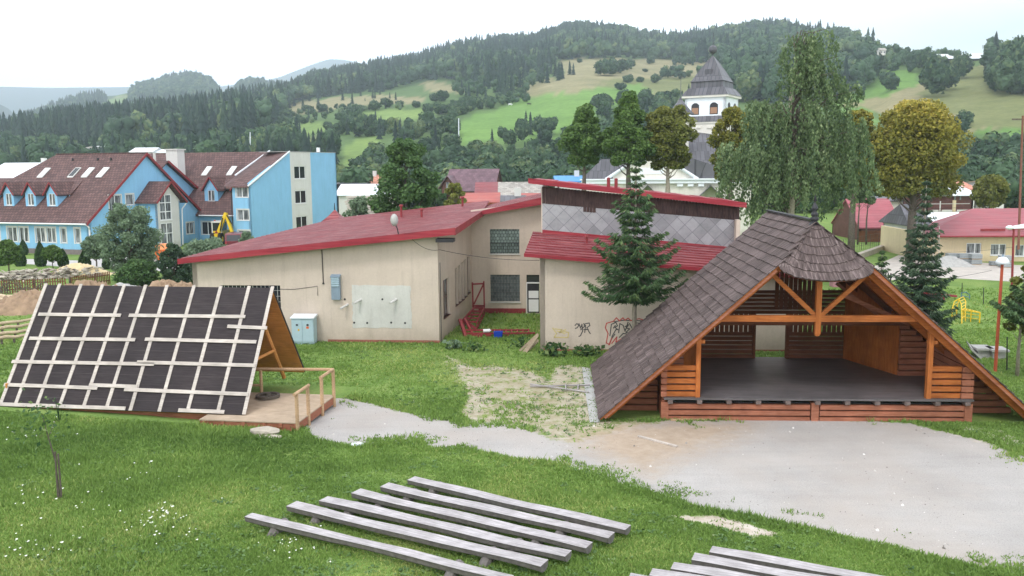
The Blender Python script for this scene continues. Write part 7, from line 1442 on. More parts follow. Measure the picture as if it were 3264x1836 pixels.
# lot, kerb and low wall
flat_sheet('gravel_lot', [V3(1100, 1130), V3(1270, 1140), V3(2500, 1230), V3(3600, 1300), V3(3600, 1560), V3(2404, 1450), V3(1560, 1400), V3(1180, 1385), V3(600, 1420), V3(350, 1240), V3(700, 1080)], M['lot'], .01)
a, b = Gz(Q(262, 520)), Gz(Q(520, 428)); m = MB(); m.beam((a[0], a[1], .2), (b[0], b[1], .25), .5, .6); tag(m.build('low_stone_wall', M['stone']), 'low pale stone wall running back beside the wire fence', 'wall')
T = empty('wire_fence', (a[0], a[1], 0), 'rusty wire mesh fence with thin posts above the low stone wall', 'fence'); m = MB(); a2, b2 = Vector((a[0] - 3, a[1] + 1.0, 0)), Vector((b[0] + .5, b[1] + 2, 0)); oa = Vector((a[0], a[1], 0))
for k in range(34): p = a2.lerp(b2, k / 33) - oa; m.tube([p, p + V3d(0, 0, 1.5)], .012 if k % 4 else .03, 4)
for z in (.5, 1.0, 1.48): m.tube([a2 - oa + V3d(0, 0, z), b2 - oa + V3d(0, 0, z)], .012, 4)
m.build('mesh_and_posts', M['bark'], T)
# pallets of paving blocks
M['block'] = plain('grey_block_stack', (0.33, 0.36, 0.37, 1), .85, .14, 6)
for k, (x0_, x1_, yt_, yb_, tiers, lab) in enumerate([(1375, 1502, 1058, 1196, 2, 'two tier pallet of grey paving blocks, leftmost of the three full ones'), (1528, 1682, 1062, 1204, 2, 'two tier pallet of grey paving blocks, middle of the three full ones'), (1692, 1832, 1066, 1214, 2, 'two tier pallet of grey paving blocks, rightmost of the three full ones'), (1275, 1352, 1062, 1150, 1, 'half hidden pallet of blocks behind the gravel heap'), (1965, 2062, 1165, 1228, 1, 'low single tier pallet of blocks under the middle window'), (2105, 2250, 1090, 1255, 2, 'two tier pallet of blocks beside the tall lamp pole')]):
    P = Gz(V3((x0_ + x1_) / 2, yb_)); Wp = wd(V3, x1_ - x0_, P[1]); Hp = atY(V3(x0_, yt_), P[1])[2]; T = empty('block_pallet', tuple(P), lab, 'pallet', 'pallets of grey paving blocks', rz=R_(-3))
    for t in range(tiers): z0 = t * Hp / tiers; m = MB(); m.box(-Wp / 2, Wp / 2, 0, Wp * .9, z0 + .08, z0 + Hp / tiers - .02); m.build('block_layer', M['block'], T); m = MB(); [m.box(-Wp / 2 + .03, Wp / 2 - .03, q * Wp, q * Wp + .1, z0, z0 + .08) for q in (.02, .4, .75)]; m.build('pallet_feet', M['deckwood'], T)
    m = MB(); [m.box(-Wp / 2 - .004, Wp / 2 + .004, -.004, Wp * .9 + .004, q * Hp, q * Hp + .012) for q in np.linspace(.15, .9, 6)]; m.build('layer_joints', M['darkmetal'], T)
def heap(name, P, rx, ry, h, mat, label, cat, seed, n=26, rough=.18):
    r = np.random.default_rng(seed); V, Fc = [], []; th = np.linspace(0, 2 * math.pi, n * 2, endpoint=False); ph = r.uniform(0, 6, 6)
    for i in range(n):
        f = i / (n - 1)
        for a in th:
            w_ = 1 + .12 * math.sin(3 * a + ph[0]) + .08 * math.sin(5 * a + ph[1]); z = h * ((1 - f) ** .9 * (1 - .3 * (1 - f))) * (1 / .7) * .98; z *= 1 + .15 * math.sin(4 * a + ph[2]) * f; q = vn(np.array([[rx * f * math.cos(a) * 3 + 50, ry * f * math.sin(a) * 3 + 50]]), .55, seed)[0] - .5; z += q * rough * h * 2 * min(1, 2 * (1 - f)) * min(1, .3 + f * 3); V.append((rx * w_ * f * math.cos(a), ry * w_ * f * math.sin(a), max(z, -.05) - .06))
    k = len(th)
    for i in range(n - 1):
        for j in range(k): Fc.append((i * k + j, (i + 1) * k + j, (i + 1) * k + (j + 1) % k, i * k + (j + 1) % k))
    o = mesh_np(name, np.array(V), np.array(Fc), mat, smooth=True); o.location = tuple(P); return tag(o, label, cat)
P = Gz(V3(1370, 1225)); heap('gravel_heap', P, 2.2, 1.5, 1.0, M['conc'], 'small pale gravel heap left of the block pallets', 'heap', 1, rough=.08)
# poles and lamps
def pole(name, view, xb, yb, xt, yt_, Dm, r, mat, label, cat): P = Gz(view(xb, yb)) if Dm is None else atY(view(xb, yb), Dm); top = atY(view(xt, yt_), P[1]); T = empty(name, (P[0], P[1], P[2]), label, cat); t = Vector(top - P); m = MB(); m.tube([(0, 0, -.2), t], [r, r * .8], 8); m.build('pole', mat, T); return T, t
M['rustpole'] = plain('rusty_brown_pole', (0.20, 0.085, 0.06, 1), 0.8, 0.2)
T, t = pole('park_lamp', Q, 1120, 1222, 1165, 548, None, .075, M['lamporange'], 'tall orange park lamp post with a white dome on the lawn', 'lamp post')
m = MB(); m.lathe([(.001, t.z + .30), (.15, t.z + .26), (.25, t.z + .14), (.29, t.z), (.25, t.z - .02), (.001, t.z - .03)][::-1], (t.x, t.y), 16); m.build('lamp_shade', M['whiteroof'], T, True); m = MB(); m.tube([t + V3d(0, 0, .28), t + V3d(0, 0, .4)], .04, 6); m.build('cap', M['greyblue'], T)
T, t = pole('street_lamp', Q, 1225, 690, 1236, 330, None, .09, M['steelred'], 'slim rust red street lamp with a white double head by the beige workshop', 'street lamp')
m = MB(); m.hull8([(t.x - .1, -.15, t.z), (t.x + 1.6, -.15, t.z + .05), (t.x + 1.6, .15, t.z + .05), (t.x - .1, .15, t.z), (t.x, -.1, t.z + .2), (t.x + 1.3, -.1, t.z + .42), (t.x + 1.3, .1, t.z + .42), (t.x, .1, t.z + .2)]); m.build('lamp_head', M['whiteroof'], T); m = MB(); m.blob((t.x - .3, 0, t.z + .08), (.3, .2, .16), 2, 0); m.build('lamp_head', M['whiteroof'], T)
T, t = pole('utility_pole', L4, 1735, 1900, 1772, 775, 78, .11, M['rustpole'], 'tall rust coloured utility pole with a crossarm at the right edge', 'utility pole')
m = MB(); m.beam(t + V3d(-.9, 0, -.3), t + V3d(.9, 0, -.3), .12, .12); m.build('crossarm', M['bark'], T)
for (x, yt_, yb_, lab) in ((1195, 1005, 1220, 'thin black post beside the grey concrete table'), (1048, 700, 808, 'thin black post right of the yellow climbing frame'), (914, 668, 735, 'thin black post behind the yellow climbing frame')): T, t = pole('thin_post', Q, x, yb_, x, yt_, None, .03, M['darkmetal'], lab, 'post')
for (v, x, y0, y1, Dm, lab) in ((L2, 1207, 680, 800, 360, 'pale concrete power pole at the lower edge of the large meadow'), (A, 1867, 2, 100, 330, 'pale power pole among the trees above the brown roof')): T, t = pole('power_pole', v, x, y1, x, y0, Dm, .2, M['whiteroof'], lab, 'power pole')
wire('power_line', atY(Q(700, 207), 84), atY(Q(1235, 168), 78), .1, 'pale power line crossing before the dark timber house'); wire('power_line', atY(Q(800, 478), 78), atY(Q(1232, 445), 74), .1, 'thin wire strung along the beige workshop wall'); wire('power_line', atY(Q(700, 650), 60), atY(Q(1100, 590), 64), .1, 'thin wire hanging low over the gravel lot')
# playground
P = Gz(Q(850, 895)); T = empty('climbing_frame', tuple(P), 'yellow tubular climbing frame with an arched ladder on the lawn', 'climbing frame'); yb = P[1]
def qp(x, y, dy=0.0): v = atY(Q(x, y), yb + dy); return Vector(v - P)
m = MB()
arcA = [qp(850, 880), qp(852, 830), qp(866, 785, .2), qp(892, 768, .3), qp(908, 800, 0), qp(912, 838, -.6), qp(912, 935, -1.6)]
for dx in (0, 1): m.tube([p + V3d(1.25 * dx * .55, 1.5 * dx * .55, 0) if i < 5 else p + V3d(.5 * dx, .6 * dx, 0) for i, p in enumerate(arcA)], .03, 6)
for i in range(len(arcA) - 1):
    for f in (0, .5):
        p = arcA[i].lerp(arcA[i + 1], f); k = 1 if i < 4 else .75; m.tube([p, p + V3d(.69 * k, .82 * k, 0)], .022, 5)
m.build('arched_ladder', M['yellow'], T); m = MB()
zt_ = qp(912, 838, -.6).z; A0, A1 = Vector((qp(912, 838, -.6))), Vector((qp(1025, 855, -1.4))); dd_ = Vector((.65, .9, 0))
for a_, b_ in ((A0, A1), (A0 + dd_ * .6, A1 + dd_ * .1)): m.tube([a_, b_], .03, 6)
for k in range(6): p = A0.lerp(A1, k / 5); q_ = (A0 + dd_ * .6).lerp(A1 + dd_ * .1, k / 5); m.tube([p, q_], .02, 5)
for p in (A0.lerp(A1, .52), A1, A1 + dd_ * .1, A0 + dd_ * .6): m.tube([p, Vector((p.x, p.y, -.05))], .028, 6)
for z in (.35, .7): m.tube([Vector((A0.x, A0.y, z * zt_ * 1.0)), Vector((A1.x, A1.y, z * zt_))], .02, 5)
m.build('flat_ladder', M['yellow'], T)
P = Gz(Q(925, 770)); T = empty('blue_rail', tuple(P), 'small blue tubular frame behind the yellow climbing frame', 'frame'); k = wd(Q, 1, P[1]); m = MB()
m.tube([(-18 * k, 0, 0), (-18 * k, 0, 42 * k), (12 * k, 0, 44 * k), (40 * k, .1, 24 * k), (40 * k, .1, -.1)], .03, 6); m.tube([(-18 * k, 0, 22 * k), (40 * k, .1, 10 * k)], .025, 5); m.build('tubes', plain('dull_blue_paint', (.10, .20, .30, 1), .5, .1), T)
P = Gz(Q(780, 778)); T = empty('red_seesaw', tuple(P), 'low red play toy half hidden by the broad dark spruce', 'toy'); m = MB(); m.beam((-1.2, 0, .5), (1.1, .2, .25), .3, .12); m.box(-.2, .2, -.15, .15, -.05, .38); m.blob((-.9, 0, .6), (.35, .2, .2), 2, .05); m.build('toy_body', M['redroof2'], T)
for (x0_, x1_, yt_, yb_, kind, lab) in ((1005, 1110, 1070, 1142, 0, 'square grey concrete table on the lawn, middle of three pieces'), (1100, 1206, 1085, 1152, 0, 'grey concrete table right of the orange lamp post'), (955, 1022, 1062, 1142, 1, 'tilted grey concrete slab left of the two tables')):
    P = Gz(Q((x0_ + x1_) / 2, yb_)); k = wd(Q, 1, P[1]); w_ = (x1_ - x0_) * k; T = empty('concrete_table', tuple(P), lab, 'concrete table', rz=R_(-8)); m = MB()
    if kind: m.hull8([(-w_ * .4, 0, .45), (w_ * .5, -.2, .0), (w_ * .7, .7, .05), (-w_ * .2, .8, .6), (-w_ * .4, 0, .55), (w_ * .5, -.2, .1), (w_ * .7, .7, .15), (-w_ * .2, .8, .7)]); m.build('slab', M['conc'], T)
    else: m.box(-w_ / 2, w_ / 2, 0, .95, .38, .48); m.build('top', M['conc'], T); m = MB(); m.box(-w_ * .36, w_ * .36, .15, .8, -.05, .38); m.build('base', M['conc'], T)
# garden fence and toy house seen through the stage
a, b = Gz(V4(1900, 300)), Gz(V4(2230, 308)); T = empty('black_picket_fence', tuple(a), 'black picket fence on the far lawn seen through the stage gable', 'fence'); L_ = float(np.hypot(*(b - a)[:2])) + 4; m = MB(); hF = atY(V4(2050, 200), a[1])[2]
k = -3.0
while k < L_: m.box(k, k + .10, 0, .03, 0, hF); k += .2
m.build('pickets', M['darkmetal'], T); m = MB(); m.box(-3, L_, .03, .07, .25, .33); m.box(-3, L_, .03, .07, hF - .35, hF - .27); m.build('rails', M['darkmetal'], T)
P = Gz(V4(2200, 362)); T = empty('pink_playhouse', tuple(P), 'small pink toy house on the lawn seen through the stage gable', 'playhouse'); m = MB(); m.box(-.5, .7, 0, .8, 0, .9); m.build('walls', plain('faded_pink_plastic', (.45, .22, .25, 1), .6, .1), T); m = MB(); slab(m, [(-.6, -.1, .85), (.8, -.1, .85), (.8, .4, 1.3), (-.6, .4, 1.3)], .05); slab(m, [(-.6, .9, .85), (.8, .9, .85), (.8, .4, 1.3), (-.6, .4, 1.3)], .05); m.build('roof', M['pinkroof'], T); m = MB(); m.box(-.1, .2, -.01, .02, 0, .6); m.build('door', M['darkmetal'], T)

# ------------------------------------------------------------------ left side: path, fences, heaps
flat_sheet('paved_path', [A(-80, 925), A(200, 950), A(600, 962), A(760, 935), A(1240, 925), A(1700, 905), A(1720, 960), A(1260, 1045), A(820, 1010), A(560, 1014), A(330, 998), A(150, 984), A(-80, 965)], M['pave'], .01)
def picket(name, p0, p1, hgt, label, step=.17, w=.085):
    p0, p1 = Vector(p0), Vector(p1); T = empty(name, tuple(p0), label, 'fence', rz=math.atan2(p1.y - p0.y, p1.x - p0.x)); L_ = (p1 - p0).length; m = MB(); x = 0; r = random.Random(int(L_ * 10))
    while x < L_:
        j = r.uniform(-.02, .02); m.hull8([(x, 0, 0), (x + w, 0, 0), (x + w, .025, 0), (x, .025, 0), (x + j, 0, hgt - .04), (x + w + j, 0, hgt - .04), (x + w + j, .025, hgt - .04), (x + j, .025, hgt - .04)]); m.face([(x + j, .01, hgt - .04), (x + w + j, .01, hgt - .04), (x + w / 2 + j, .01, hgt + .03)]); x += step
    m.build('pickets', M['fencew'], T); m = MB(); m.box(0, L_, .025, .07, .25, .32); m.box(0, L_, .025, .07, hgt - .3, hgt - .23); m.build('rails', M['bark'], T)
    for k in range(int(L_ / 2.5) + 1): m = MB(); x = min(L_, k * 2.5); m.box(x - .05, x + .05, .07, .16, -.1, hgt + .02); m.build('fence_post', M['bark'], T)
    return T
a, b = atY(V2(-60, 457), 65), atY(V2(835, 402), 66.5); picket('picket_fence', (a[0], a[1], 0), (b[0], b[1], 0), 1.0, 'old brown picket fence at the far left before the rubble')
a, b = atY(V2(905, 412), 67), atY(V2(1400, 362), 70.5); picket('picket_fence', (a[0], a[1], 0), (b[0], b[1], 0), 1.0, 'old brown picket fence section right of the gap, below the sand heap')
a, b = atY(V2(1550, 400), 70.5), atY(V2(1980, 385), 71); picket('picket_fence', (a[0], a[1], 0), (b[0], b[1], 0), 1.0, 'weathered picket fence section among the bushes near the cream hall')
P = Gz(V2(1010, 388)); heap('sand_heap', P, 2.7, 1.6, 1.15, M['sand'], 'bright yellow sand heap beside the plump thuja', 'heap', 2, rough=.07)
r = random.Random(8); m = MB(); a, b = Vector(Gz(V2(-80, 455))), Vector(Gz(V2(1330, 385)))
for k in range(620):
    f = r.random(); p = a.lerp(b, f); g = abs(r.gauss(0, 1)); p += V3d(r.uniform(-.6, .6), -.2 + r.gauss(0, .75), 0); p.z = max(0, .75 - g * .4) * r.random() + .05; s = r.uniform(.15, .6); t = Vector((r.uniform(-1, 1), r.uniform(-1, 1), r.uniform(-.3, .3))).normalized(); m.beam(p - t * s / 2, p + t * s / 2, r.uniform(.12, .35), r.uniform(.03, .12), (r.uniform(-.4, .4), r.uniform(-.4, .4), 1))
tag(m.build('rubble_pile', M['stone']), 'long pile of broken slabs and boards behind the picket fence', 'rubble', kind='stuff')
for k, (x, y, Dm, rx, ry, mat, lab) in enumerate([(1120, 440, 60, 3.2, 2.2, 'dirt', 'brown earth mound with a grey top behind the hut roof'), (1580, 485, 61, 2.7, 1.8, 'conc', 'grey gravelly mound between two brown earth mounds'), (2110, 445, 59, 3.3, 2.3, 'dirt', 'tall brown earth mound with grass near the cream hall'), (2330, 472, 58, 2.5, 2, 'dirt', 'lower brown earth mound touching the left end of the cream hall'), (380, 565, 57, 3.0, 2, 'dirt', 'root tangled earth mound left of the hut roof'), (1400, 510, 60, 2.2, 1.8, 'dirt', 'small brown earth mound in the middle of the row')]):
    P = atY(V2(x, y), Dm); heap('earth_mound', (P[0], P[1], 0), rx, ry, float(P[2]), M[mat], lab, 'earth mound', 20 + k)
r = random.Random(12); T = empty('brushwood', tuple(Gz(V2(250, 640))), 'tangle of bare brushwood on the earth mound at the far left', 'brushwood'); m = MB()
for k in range(70): p = Vector((r.uniform(-2.2, 2.2), r.uniform(-.8, .8), r.uniform(.1, .6))); t = Vector((r.uniform(-1, 1), r.uniform(-.5, .5), r.uniform(-.1, .9))); m.tube([p, p + t * r.uniform(.5, 1.3)], [.03, .012], 4, cap=False)
m.build('branches', M['bark'], T)
M['peeled'] = wood('pale_peeled_pole', (0.42, 0.32, 0.21, 1), (0.62, 0.50, 0.36, 1), 0, .8)
for k, ((x0_, y0_), (x1_, y1_), z, rr_, lab) in enumerate([((95, 672), (495, 695), .28, .17, 'thick peeled log on top of the frame by the hut'), ((-60, 690), (485, 775), .18, .13, 'long peeled log in the middle of the frame by the hut'), ((80, 778), (450, 828), .08, .08, 'thin peeled pole lowest in the frame by the hut'), ((-60, 655), (95, 672), .28, .15, 'short peeled log end at the left edge')]):
    a, b = Vector(G(V2(x0_, y0_), z)), Vector(G(V2(x1_, y1_), z)); T = empty('peeled_log', tuple(a), lab, 'log', 'peeled logs left of the hut'); m = MB(); m.tube([(0, 0, 0), (b - a) * .5 + V3d(0, 0, .03), b - a], [rr_, rr_ * 1.05, rr_ * .9], 8); m.build('log', M['peeled'], T)
for k, ((x0_, y0_), (x1_, y1_), lab) in enumerate([((-60, 1022), (400, 958), 'pale fence pole, highest of four running to the hut from the left edge'), ((-60, 1088), (372, 1022), 'pale fence pole, second of four running to the hut'), ((-60, 1152), (345, 1096), 'pale crooked fence pole, third of four running to the hut'), ((-60, 1212), (320, 1160), 'pale fence pole, lowest of four running to the hut')]):
    a, b = Vector(G(V2(x0_, y0_), .35)), Vector(G(V2(x1_, y1_), .35)); T = empty('lying_pole', tuple(a), lab, 'pole', 'pale poles laid out left of the hut'); d_ = b - a; m = MB(); m.tube([(0, 0, 0), d_ * .35 + V3d(0, 0, .04 * (k % 2)), d_ * .7 - V3d(0, 0, .04), d_], [.10, .10, .09, .08], 7); m.build('pole', M['peeled'], T)
    m = MB(); [m.tube([d_ * f, Vector((d_.x * f, d_.y * f, -.45))], .06, 6) for f in (.2, .62)]; m.build('support', M['bark'], T)
P = Gz(Hz(1975, 1232)); T = empty('step_stone', tuple(P), 'flat pale boulder lying against the front of the hut deck', 'stone'); m = MB(); m.blob((0, 0, .12), (.52, .3, .17), 2, .1); m.build('boulder', M['stone'], T); m = MB(); m.blob((.1, -.3, .02), (.6, .2, .07), 2, .1); m.build('flat_stone', M['stone'], T)
for x, y, s in ((790, 45, .12), (822, 42, .13)): P = Gz(NW(x, y)); m = MB(); m.blob((0, 0, .06), (s, s * .7, s * .7), 2, .1); o_ = m.build('white_stone', M['whiteroof'], None, True); o_.location = tuple(P); tag(o_, 'white stone at the path edge, ' + ('left' if x < 800 else 'right') + ' one of the pair', 'stone', 'white stones at the path edge')
# stacked sawn timber behind the hall
T = empty('timber_stack', tuple(atY(B(1330, 270), 84)), 'big stack of pale sawn boards behind the bushes and the red roof', 'timber stack'); T.location.z = 0; yb = 84; r = random.Random(3)
for (x0_, x1_, yt_) in ((1165, 1260, 150), (1260, 1400, 145), (1400, 1520, 165)):
    a, b = atY(B(x0_, yt_), yb), atY(B(x1_, yt_), yb); z = 0.3; m = MB()
    while z < a[2]: j = r.uniform(-.15, .15); m.box(a[0] - T.location.x + j, b[0] - T.location.x - .12 + j, 0, 2, z, z + .17); z += .22
    m.build('board_pile', M['paleboard'], T)
# ------------------------------------------------------------------ vehicles by the blue building
Dm = 106; P = atY(A(1660, 850), Dm); T = empty('backhoe_loader', (P[0], Dm, 0), 'yellow backhoe loader with its folded digging arm raised, beside the blue building', 'backhoe loader'); k = wd(A, 1, Dm); hz = atY(A(1660, 800), Dm)[2]
X = lambda x: (x - 1660) * k; Z = lambda y: atY(A(1660, y), Dm)[2]
m = MB(); m.box(X(1585), X(1655), .2, 2.2, Z(740), Z(680)); m.build('cab_glass', M['glass'], T); m = MB(); m.box(X(1580), X(1660), .1, 2.3, Z(680), Z(670)); [m.box(X(x), X(x) + .12, y, y + .12, Z(780), Z(680)) for x in (1583, 1650) for y in (.15, 2.15)]; m.build('cab_frame', M['greyw'], T)
m = MB(); m.box(X(1588), X(1655), .2, 3.6, Z(800), Z(742)); m.box(X(1580), X(1640), -.2, .4, Z(790), Z(760)); m.build('body', M['yellow'], T)
m = MB(); m.beam((X(1650), -.6, Z(745)), (X(1712), -.6, Z(605)), .35, .5, (0, 1, 0)); m.build('boom', M['yellow'], T); m = MB(); m.beam((X(1708), -.6, Z(605)), (X(1750), -.6, Z(745)), .3, .45, (0, 1, 0)); m.build('dipper_arm', M['yellow'], T)
m = MB(); m.tube([(X(1668), -.9, Z(735)), (X(1690), -.9, Z(640))], .08, 6); m.tube([(X(1722), -.9, Z(620)), (X(1765), -.9, Z(700))], .07, 6); m.build('hydraulic_rams', M['darkmetal'], T)
m = MB(); m.prism([(X(1735), -1, Z(745)), (X(1765), -1, Z(745)), (X(1770), -1, Z(775)), (X(1745), -1, Z(782))], (0, .9, 0)); m.build('bucket', M['darkmetal'], T)
m = MB(); m.prism([(X(1612), -.22, Z(758)), (X(1638), -.22, Z(758)), (X(1625), -.22, Z(733))], (0, .03, 0)); m.build('warning_triangle', M['redroof2'], T)
for x, y, rr_ in ((1592, .1, .75), (1650, .1, .75), (1592, 3.4, .5), (1650, 3.4, .5)): m = MB(); m.tube([(X(x) - .2, y, rr_), (X(x) + .2, y, rr_)], rr_, 14); w_ = m.build('wheel', M['rubber'], T); m = MB(); m.tube([(X(x) - .22, y, rr_), (X(x) + .22, y, rr_)], rr_ * .45, 10); m.build('rim', M['yellow'], w_)
m = MB(); m.lathe([(.1, Z(670)), (.1, Z(662)), (.001, Z(660))], (X(1592), 1), 8); m.build('beacon', M['lamporange'], T)
Dm = 97; P = Gz(A(1740, 862)); P = atY(A(1745, 850), Dm); T = empty('red_van', (P[0], Dm, 0), 'dark red van parked with its rear facing the camera below the backhoe', 'van', rz=R_(8)); w_ = .92
zt_ = atY(A(1745, 760), Dm)[2]; z0 = max(0, zt_ - 2.0)
m = MB(); pr_ = [(0, .35), (0, 1.15), (.18, 1.9), (.5, 2.0), (3.0, 1.98), (3.9, 1.35), (4.9, 1.1), (5.0, .4)]; m.prism([(-w_, y, z + z0) for y, z in pr_], (2 * w_, 0, 0)); m.build('body', M['vanred'], T)
m = MB(); m.hull8([(-.75, .0, 1.2 + z0), (.75, .0, 1.2 + z0), (.75, .05, 1.2 + z0), (-.75, .05, 1.2 + z0), (-.68, .14, 1.82 + z0), (.68, .14, 1.82 + z0), (.68, .2, 1.82 + z0), (-.68, .2, 1.82 + z0)]); m.build('rear_window', M['glass'], T)
for s in (-1, 1):
    m = MB(); m.box(s * .94 - .02, s * .94 + .02, .5, 3.2, 1.25 + z0, 1.8 + z0); m.build('side_window', M['glass'], T); m = MB(); m.box(s * .82 - .09, s * .82 + .09, -.03, .02, .75 + z0, 1.15 + z0); m.build('tail_light', M['redroof2'], T)
    for y in (.9, 4.0): m = MB(); m.tube([(s * .95, y, .33 + z0), (s * .7, y, .33 + z0)], .33, 12); q_ = m.build('wheel', M['rubber'], T); m = MB(); m.tube([(s * .97, y, .33 + z0), (s * .9, y, .33 + z0)], .18, 10); m.build('rim', M['greyw'], q_)
m = MB(); m.box(-.95, .95, -.1, .05, .4 + z0, .6 + z0); m.build('bumper', M['darkmetal'], T); m = MB(); m.box(-.26, .26, -.12, -.1, .62 + z0, .74 + z0); m.build('number_plate', M['white'], T)
Dm = 88; P = atY(A(1205, 940), Dm); T = empty('orange_container', (P[0], Dm, 0), 'bright orange plastic grit container beside the willow', 'container', rz=R_(12)); k = wd(A, 1, Dm); h = atY(A(1205, 840), Dm)[2]; w_ = 46 * k
m = MB(); m.hull8([(-w_ * .8, 0, .15), (w_ * .8, 0, .15), (w_ * .8, 1, .15), (-w_ * .8, 1, .15), (-w_, -.15, h * .68), (w_, -.15, h * .68), (w_, 1.2, h * .68), (-w_, 1.2, h * .68)]); m.build('body', M['orangep'], T); m = MB(); m.hull8([(-w_ * 1.03, -.2, h * .69), (w_ * 1.03, -.2, h * .69), (w_ * 1.03, 1.25, h * .69), (-w_ * 1.03, 1.25, h * .69), (-w_ * .9, .2, h), (w_ * .9, .2, h), (w_ * .9, 1.0, h), (-w_ * .9, 1.0, h)]); m.build('lid', plain('orange_lid', (.80, .27, .10, 1), .5, .05), T); m = MB(); [m.box(x - .1, x + .1, .3, .7, 0, .16) for x in (-w_ * .6, w_ * .6)]; m.build('feet', M['darkmetal'], T)
# cows on the meadow
for x, y, c, lab in ((1563, 596, 'white', 'tiny white cow grazing on the large green meadow'), (1690, 593, 'rubber', 'tiny dark cow grazing on the large green meadow')):
    p = np.array(L2(x, y)) * 2576 / 3264; P = main.at(*p)[0]
    if np.isnan(P).any(): continue
    m = MB(); m.blob((0, 0, 1.0), (1.1, .38, .42), 2, .03); m.blob((1.2, 0, .75), (.35, .18, .2), 2, .03); m.tube([(.8, 0, 1.1), (1.2, 0, .8)], [.25, .16], 7)
    for lx in (-.8, .75):
        for ly in (-.2, .2): m.tube([(lx, ly, .8), (lx + .03, ly, .4), (lx, ly, -.1)], [.12, .07, .06], 6)
    m.tube([(-1.05, 0, 1.2), (-1.2, 0, .5)], .03, 4); o_ = m.build('cow', M[c], None, True); o_.location = tuple(P); tag(o_, lab, 'cow')

# ------------------------------------------------------------------ grass, flowers, stones
def mask_of(P): return poly_sd(P, GRAVEL), poly_sd(P, BARE), poly_sd(P, BEIGE)
r = np.random.default_rng(99)
def scatter(n, y0, y1, xr, keep):
    y = y0 + (y1 - y0) * r.random(n) ** 1.0; x = (r.random(n) * 2 - 1) * (y * xr + 1.5); P = np.stack([x, y], 1); return P[keep(P)]
def front(P):   # keep only what the picture can hold
    q = proj(np.concatenate([P, gz(P[:, 0], P[:, 1])[:, None]], 1)); return (q[:, 0] > -150) & (q[:, 0] < 3420) & (q[:, 1] < 2000)
def inrect(P, fr, x0, x1, y0, y1): c, s = math.cos(fr.yaw), math.sin(fr.yaw); dx, dy = P[:, 0] - fr.o[0], P[:, 1] - fr.o[1]; lx, ly = dx * c + dy * s, -dx * s + dy * c; return (lx > x0) & (lx < x1) & (ly > y0) & (ly < y1)
Ps = []
for n, y0, y1 in ((150000, 13.5, 24), (110000, 24, 34), (60000, 34, 48), (16000, 48, 64)): Ps.append(scatter(n, y0, y1, .62, front))
P = np.concatenate(Ps); sg, sb, se = mask_of(P); nz = fbm(P, 1.6, 31)
prob = np.where(sg > 0, np.clip(.5 - sg * .45, 0, 1) * (nz > .57), 1.0); prob = np.where((sb > 0) & (sg < 0), np.where(nz > .58, .24, .012), prob); prob = np.where(se > 0, .05, prob)
sl3 = (P - np.array([0, 0])); ok = r.random(len(P)) < prob
ok &= ~inrect(P, st, -7.4, 7.4, -.1, 8) & ~inrect(P, hu, -9.4, 2.25, -3.6, 3) & ~inrect(P, cr_, -13, 0, 0, 18) & ~inrect(P, cr_, -.2, 5, 9.4, 18) & ~inrect(P, gf, 0, 12.5, 0, 12)
P = P[ok]; nz = fbm(P, 2.5, 41); big = fbm(P, 7, 45); tall = np.clip((fbm(P, 1.1, 52) - .5) * 3, 0, 1)
cy = inrect(P, cr_, -.2, 5, 0, 9.4)
hgt = (.03 + .035 * r.random(len(P))) * (1 + .8 * tall) * (1 + .5 * cy) * (1 + .02 * (P[:, 1] - 14)); edge = (np.abs(poly_sd(P, GRAVEL)) < .5); hgt *= 1 + .6 * edge
hgt *= np.clip(1 + (P[:, 0] < -8) * .5 * (P[:, 1] < 30), 1, 2)
nb = 3; n = len(P); Pz = gz(P[:, 0], P[:, 1]) - .005
base = np.repeat(np.concatenate([P, Pz[:, None]], 1), nb, 0); hh = np.repeat(hgt, nb) * r.uniform(.6, 1.3, n * nb); base[:, :2] += r.normal(size=(n * nb, 2)) * .045
a = r.uniform(0, 6.28, n * nb); wd_ = (.007 + .00055 * np.repeat(P[:, 1], nb)) * r.uniform(.8, 1.6, n * nb); u = np.stack([np.cos(a), np.sin(a), 0 * a], 1) * wd_[:, None]; lean = np.stack([r.normal(size=n * nb), r.normal(size=n * nb), 0 * a], 1) * (hh * .45)[:, None]
tip = base + lean; tip[:, 2] += hh
V = np.stack([base - u, base + u, tip], 1).reshape(-1, 3); Fq = np.arange(3 * n * nb).reshape(-1, 3)
tint = np.clip(np.repeat(.02 + .75 * nz + .7 * (big - .5) + .35 * (r.random(n) - .5), nb) + r.random(n * nb) * .3, 0, 1)
M['grass'] = leafmat('grass_blades', (0.058, 0.112, 0.026, 1), (0.165, 0.255, 0.062, 1), (0.31, 0.34, 0.12, 1), .3)
tag(mesh_np('grass', V, Fq, M['grass'], tint=tint), kind='stuff'); print('GRASS', len(Fq))
q = scatter(5200, 13.5, 46, .62, front); sg, sb, se = mask_of(q); f1 = fbm(q, 3.0, 61); q = q[(sg < -.15) & (se < -.1) & (f1 > .50)]
q = q[~inrect(q, st, -7.6, 7.6, -.1, 8) & ~inrect(q, hu, -9.5, 2.3, -3.6, 3) & ~inrect(q, cr_, -13, 0, 0, 18) & ~inrect(q, gf, 0, 12.5, 0, 12)]
k_ = 9; Cw = np.repeat(np.concatenate([q, gz(q[:, 0], q[:, 1])[:, None] + .045], 1), k_, 0) + r.normal(size=(len(q) * k_, 3)) * [.07, .07, .018]
V, Fq = leaves_np(Cw, np.repeat(r.uniform(.03, .07, len(q)), k_) * r.uniform(.7, 1.3, len(Cw)), r, up=1.2, asp=1.5)
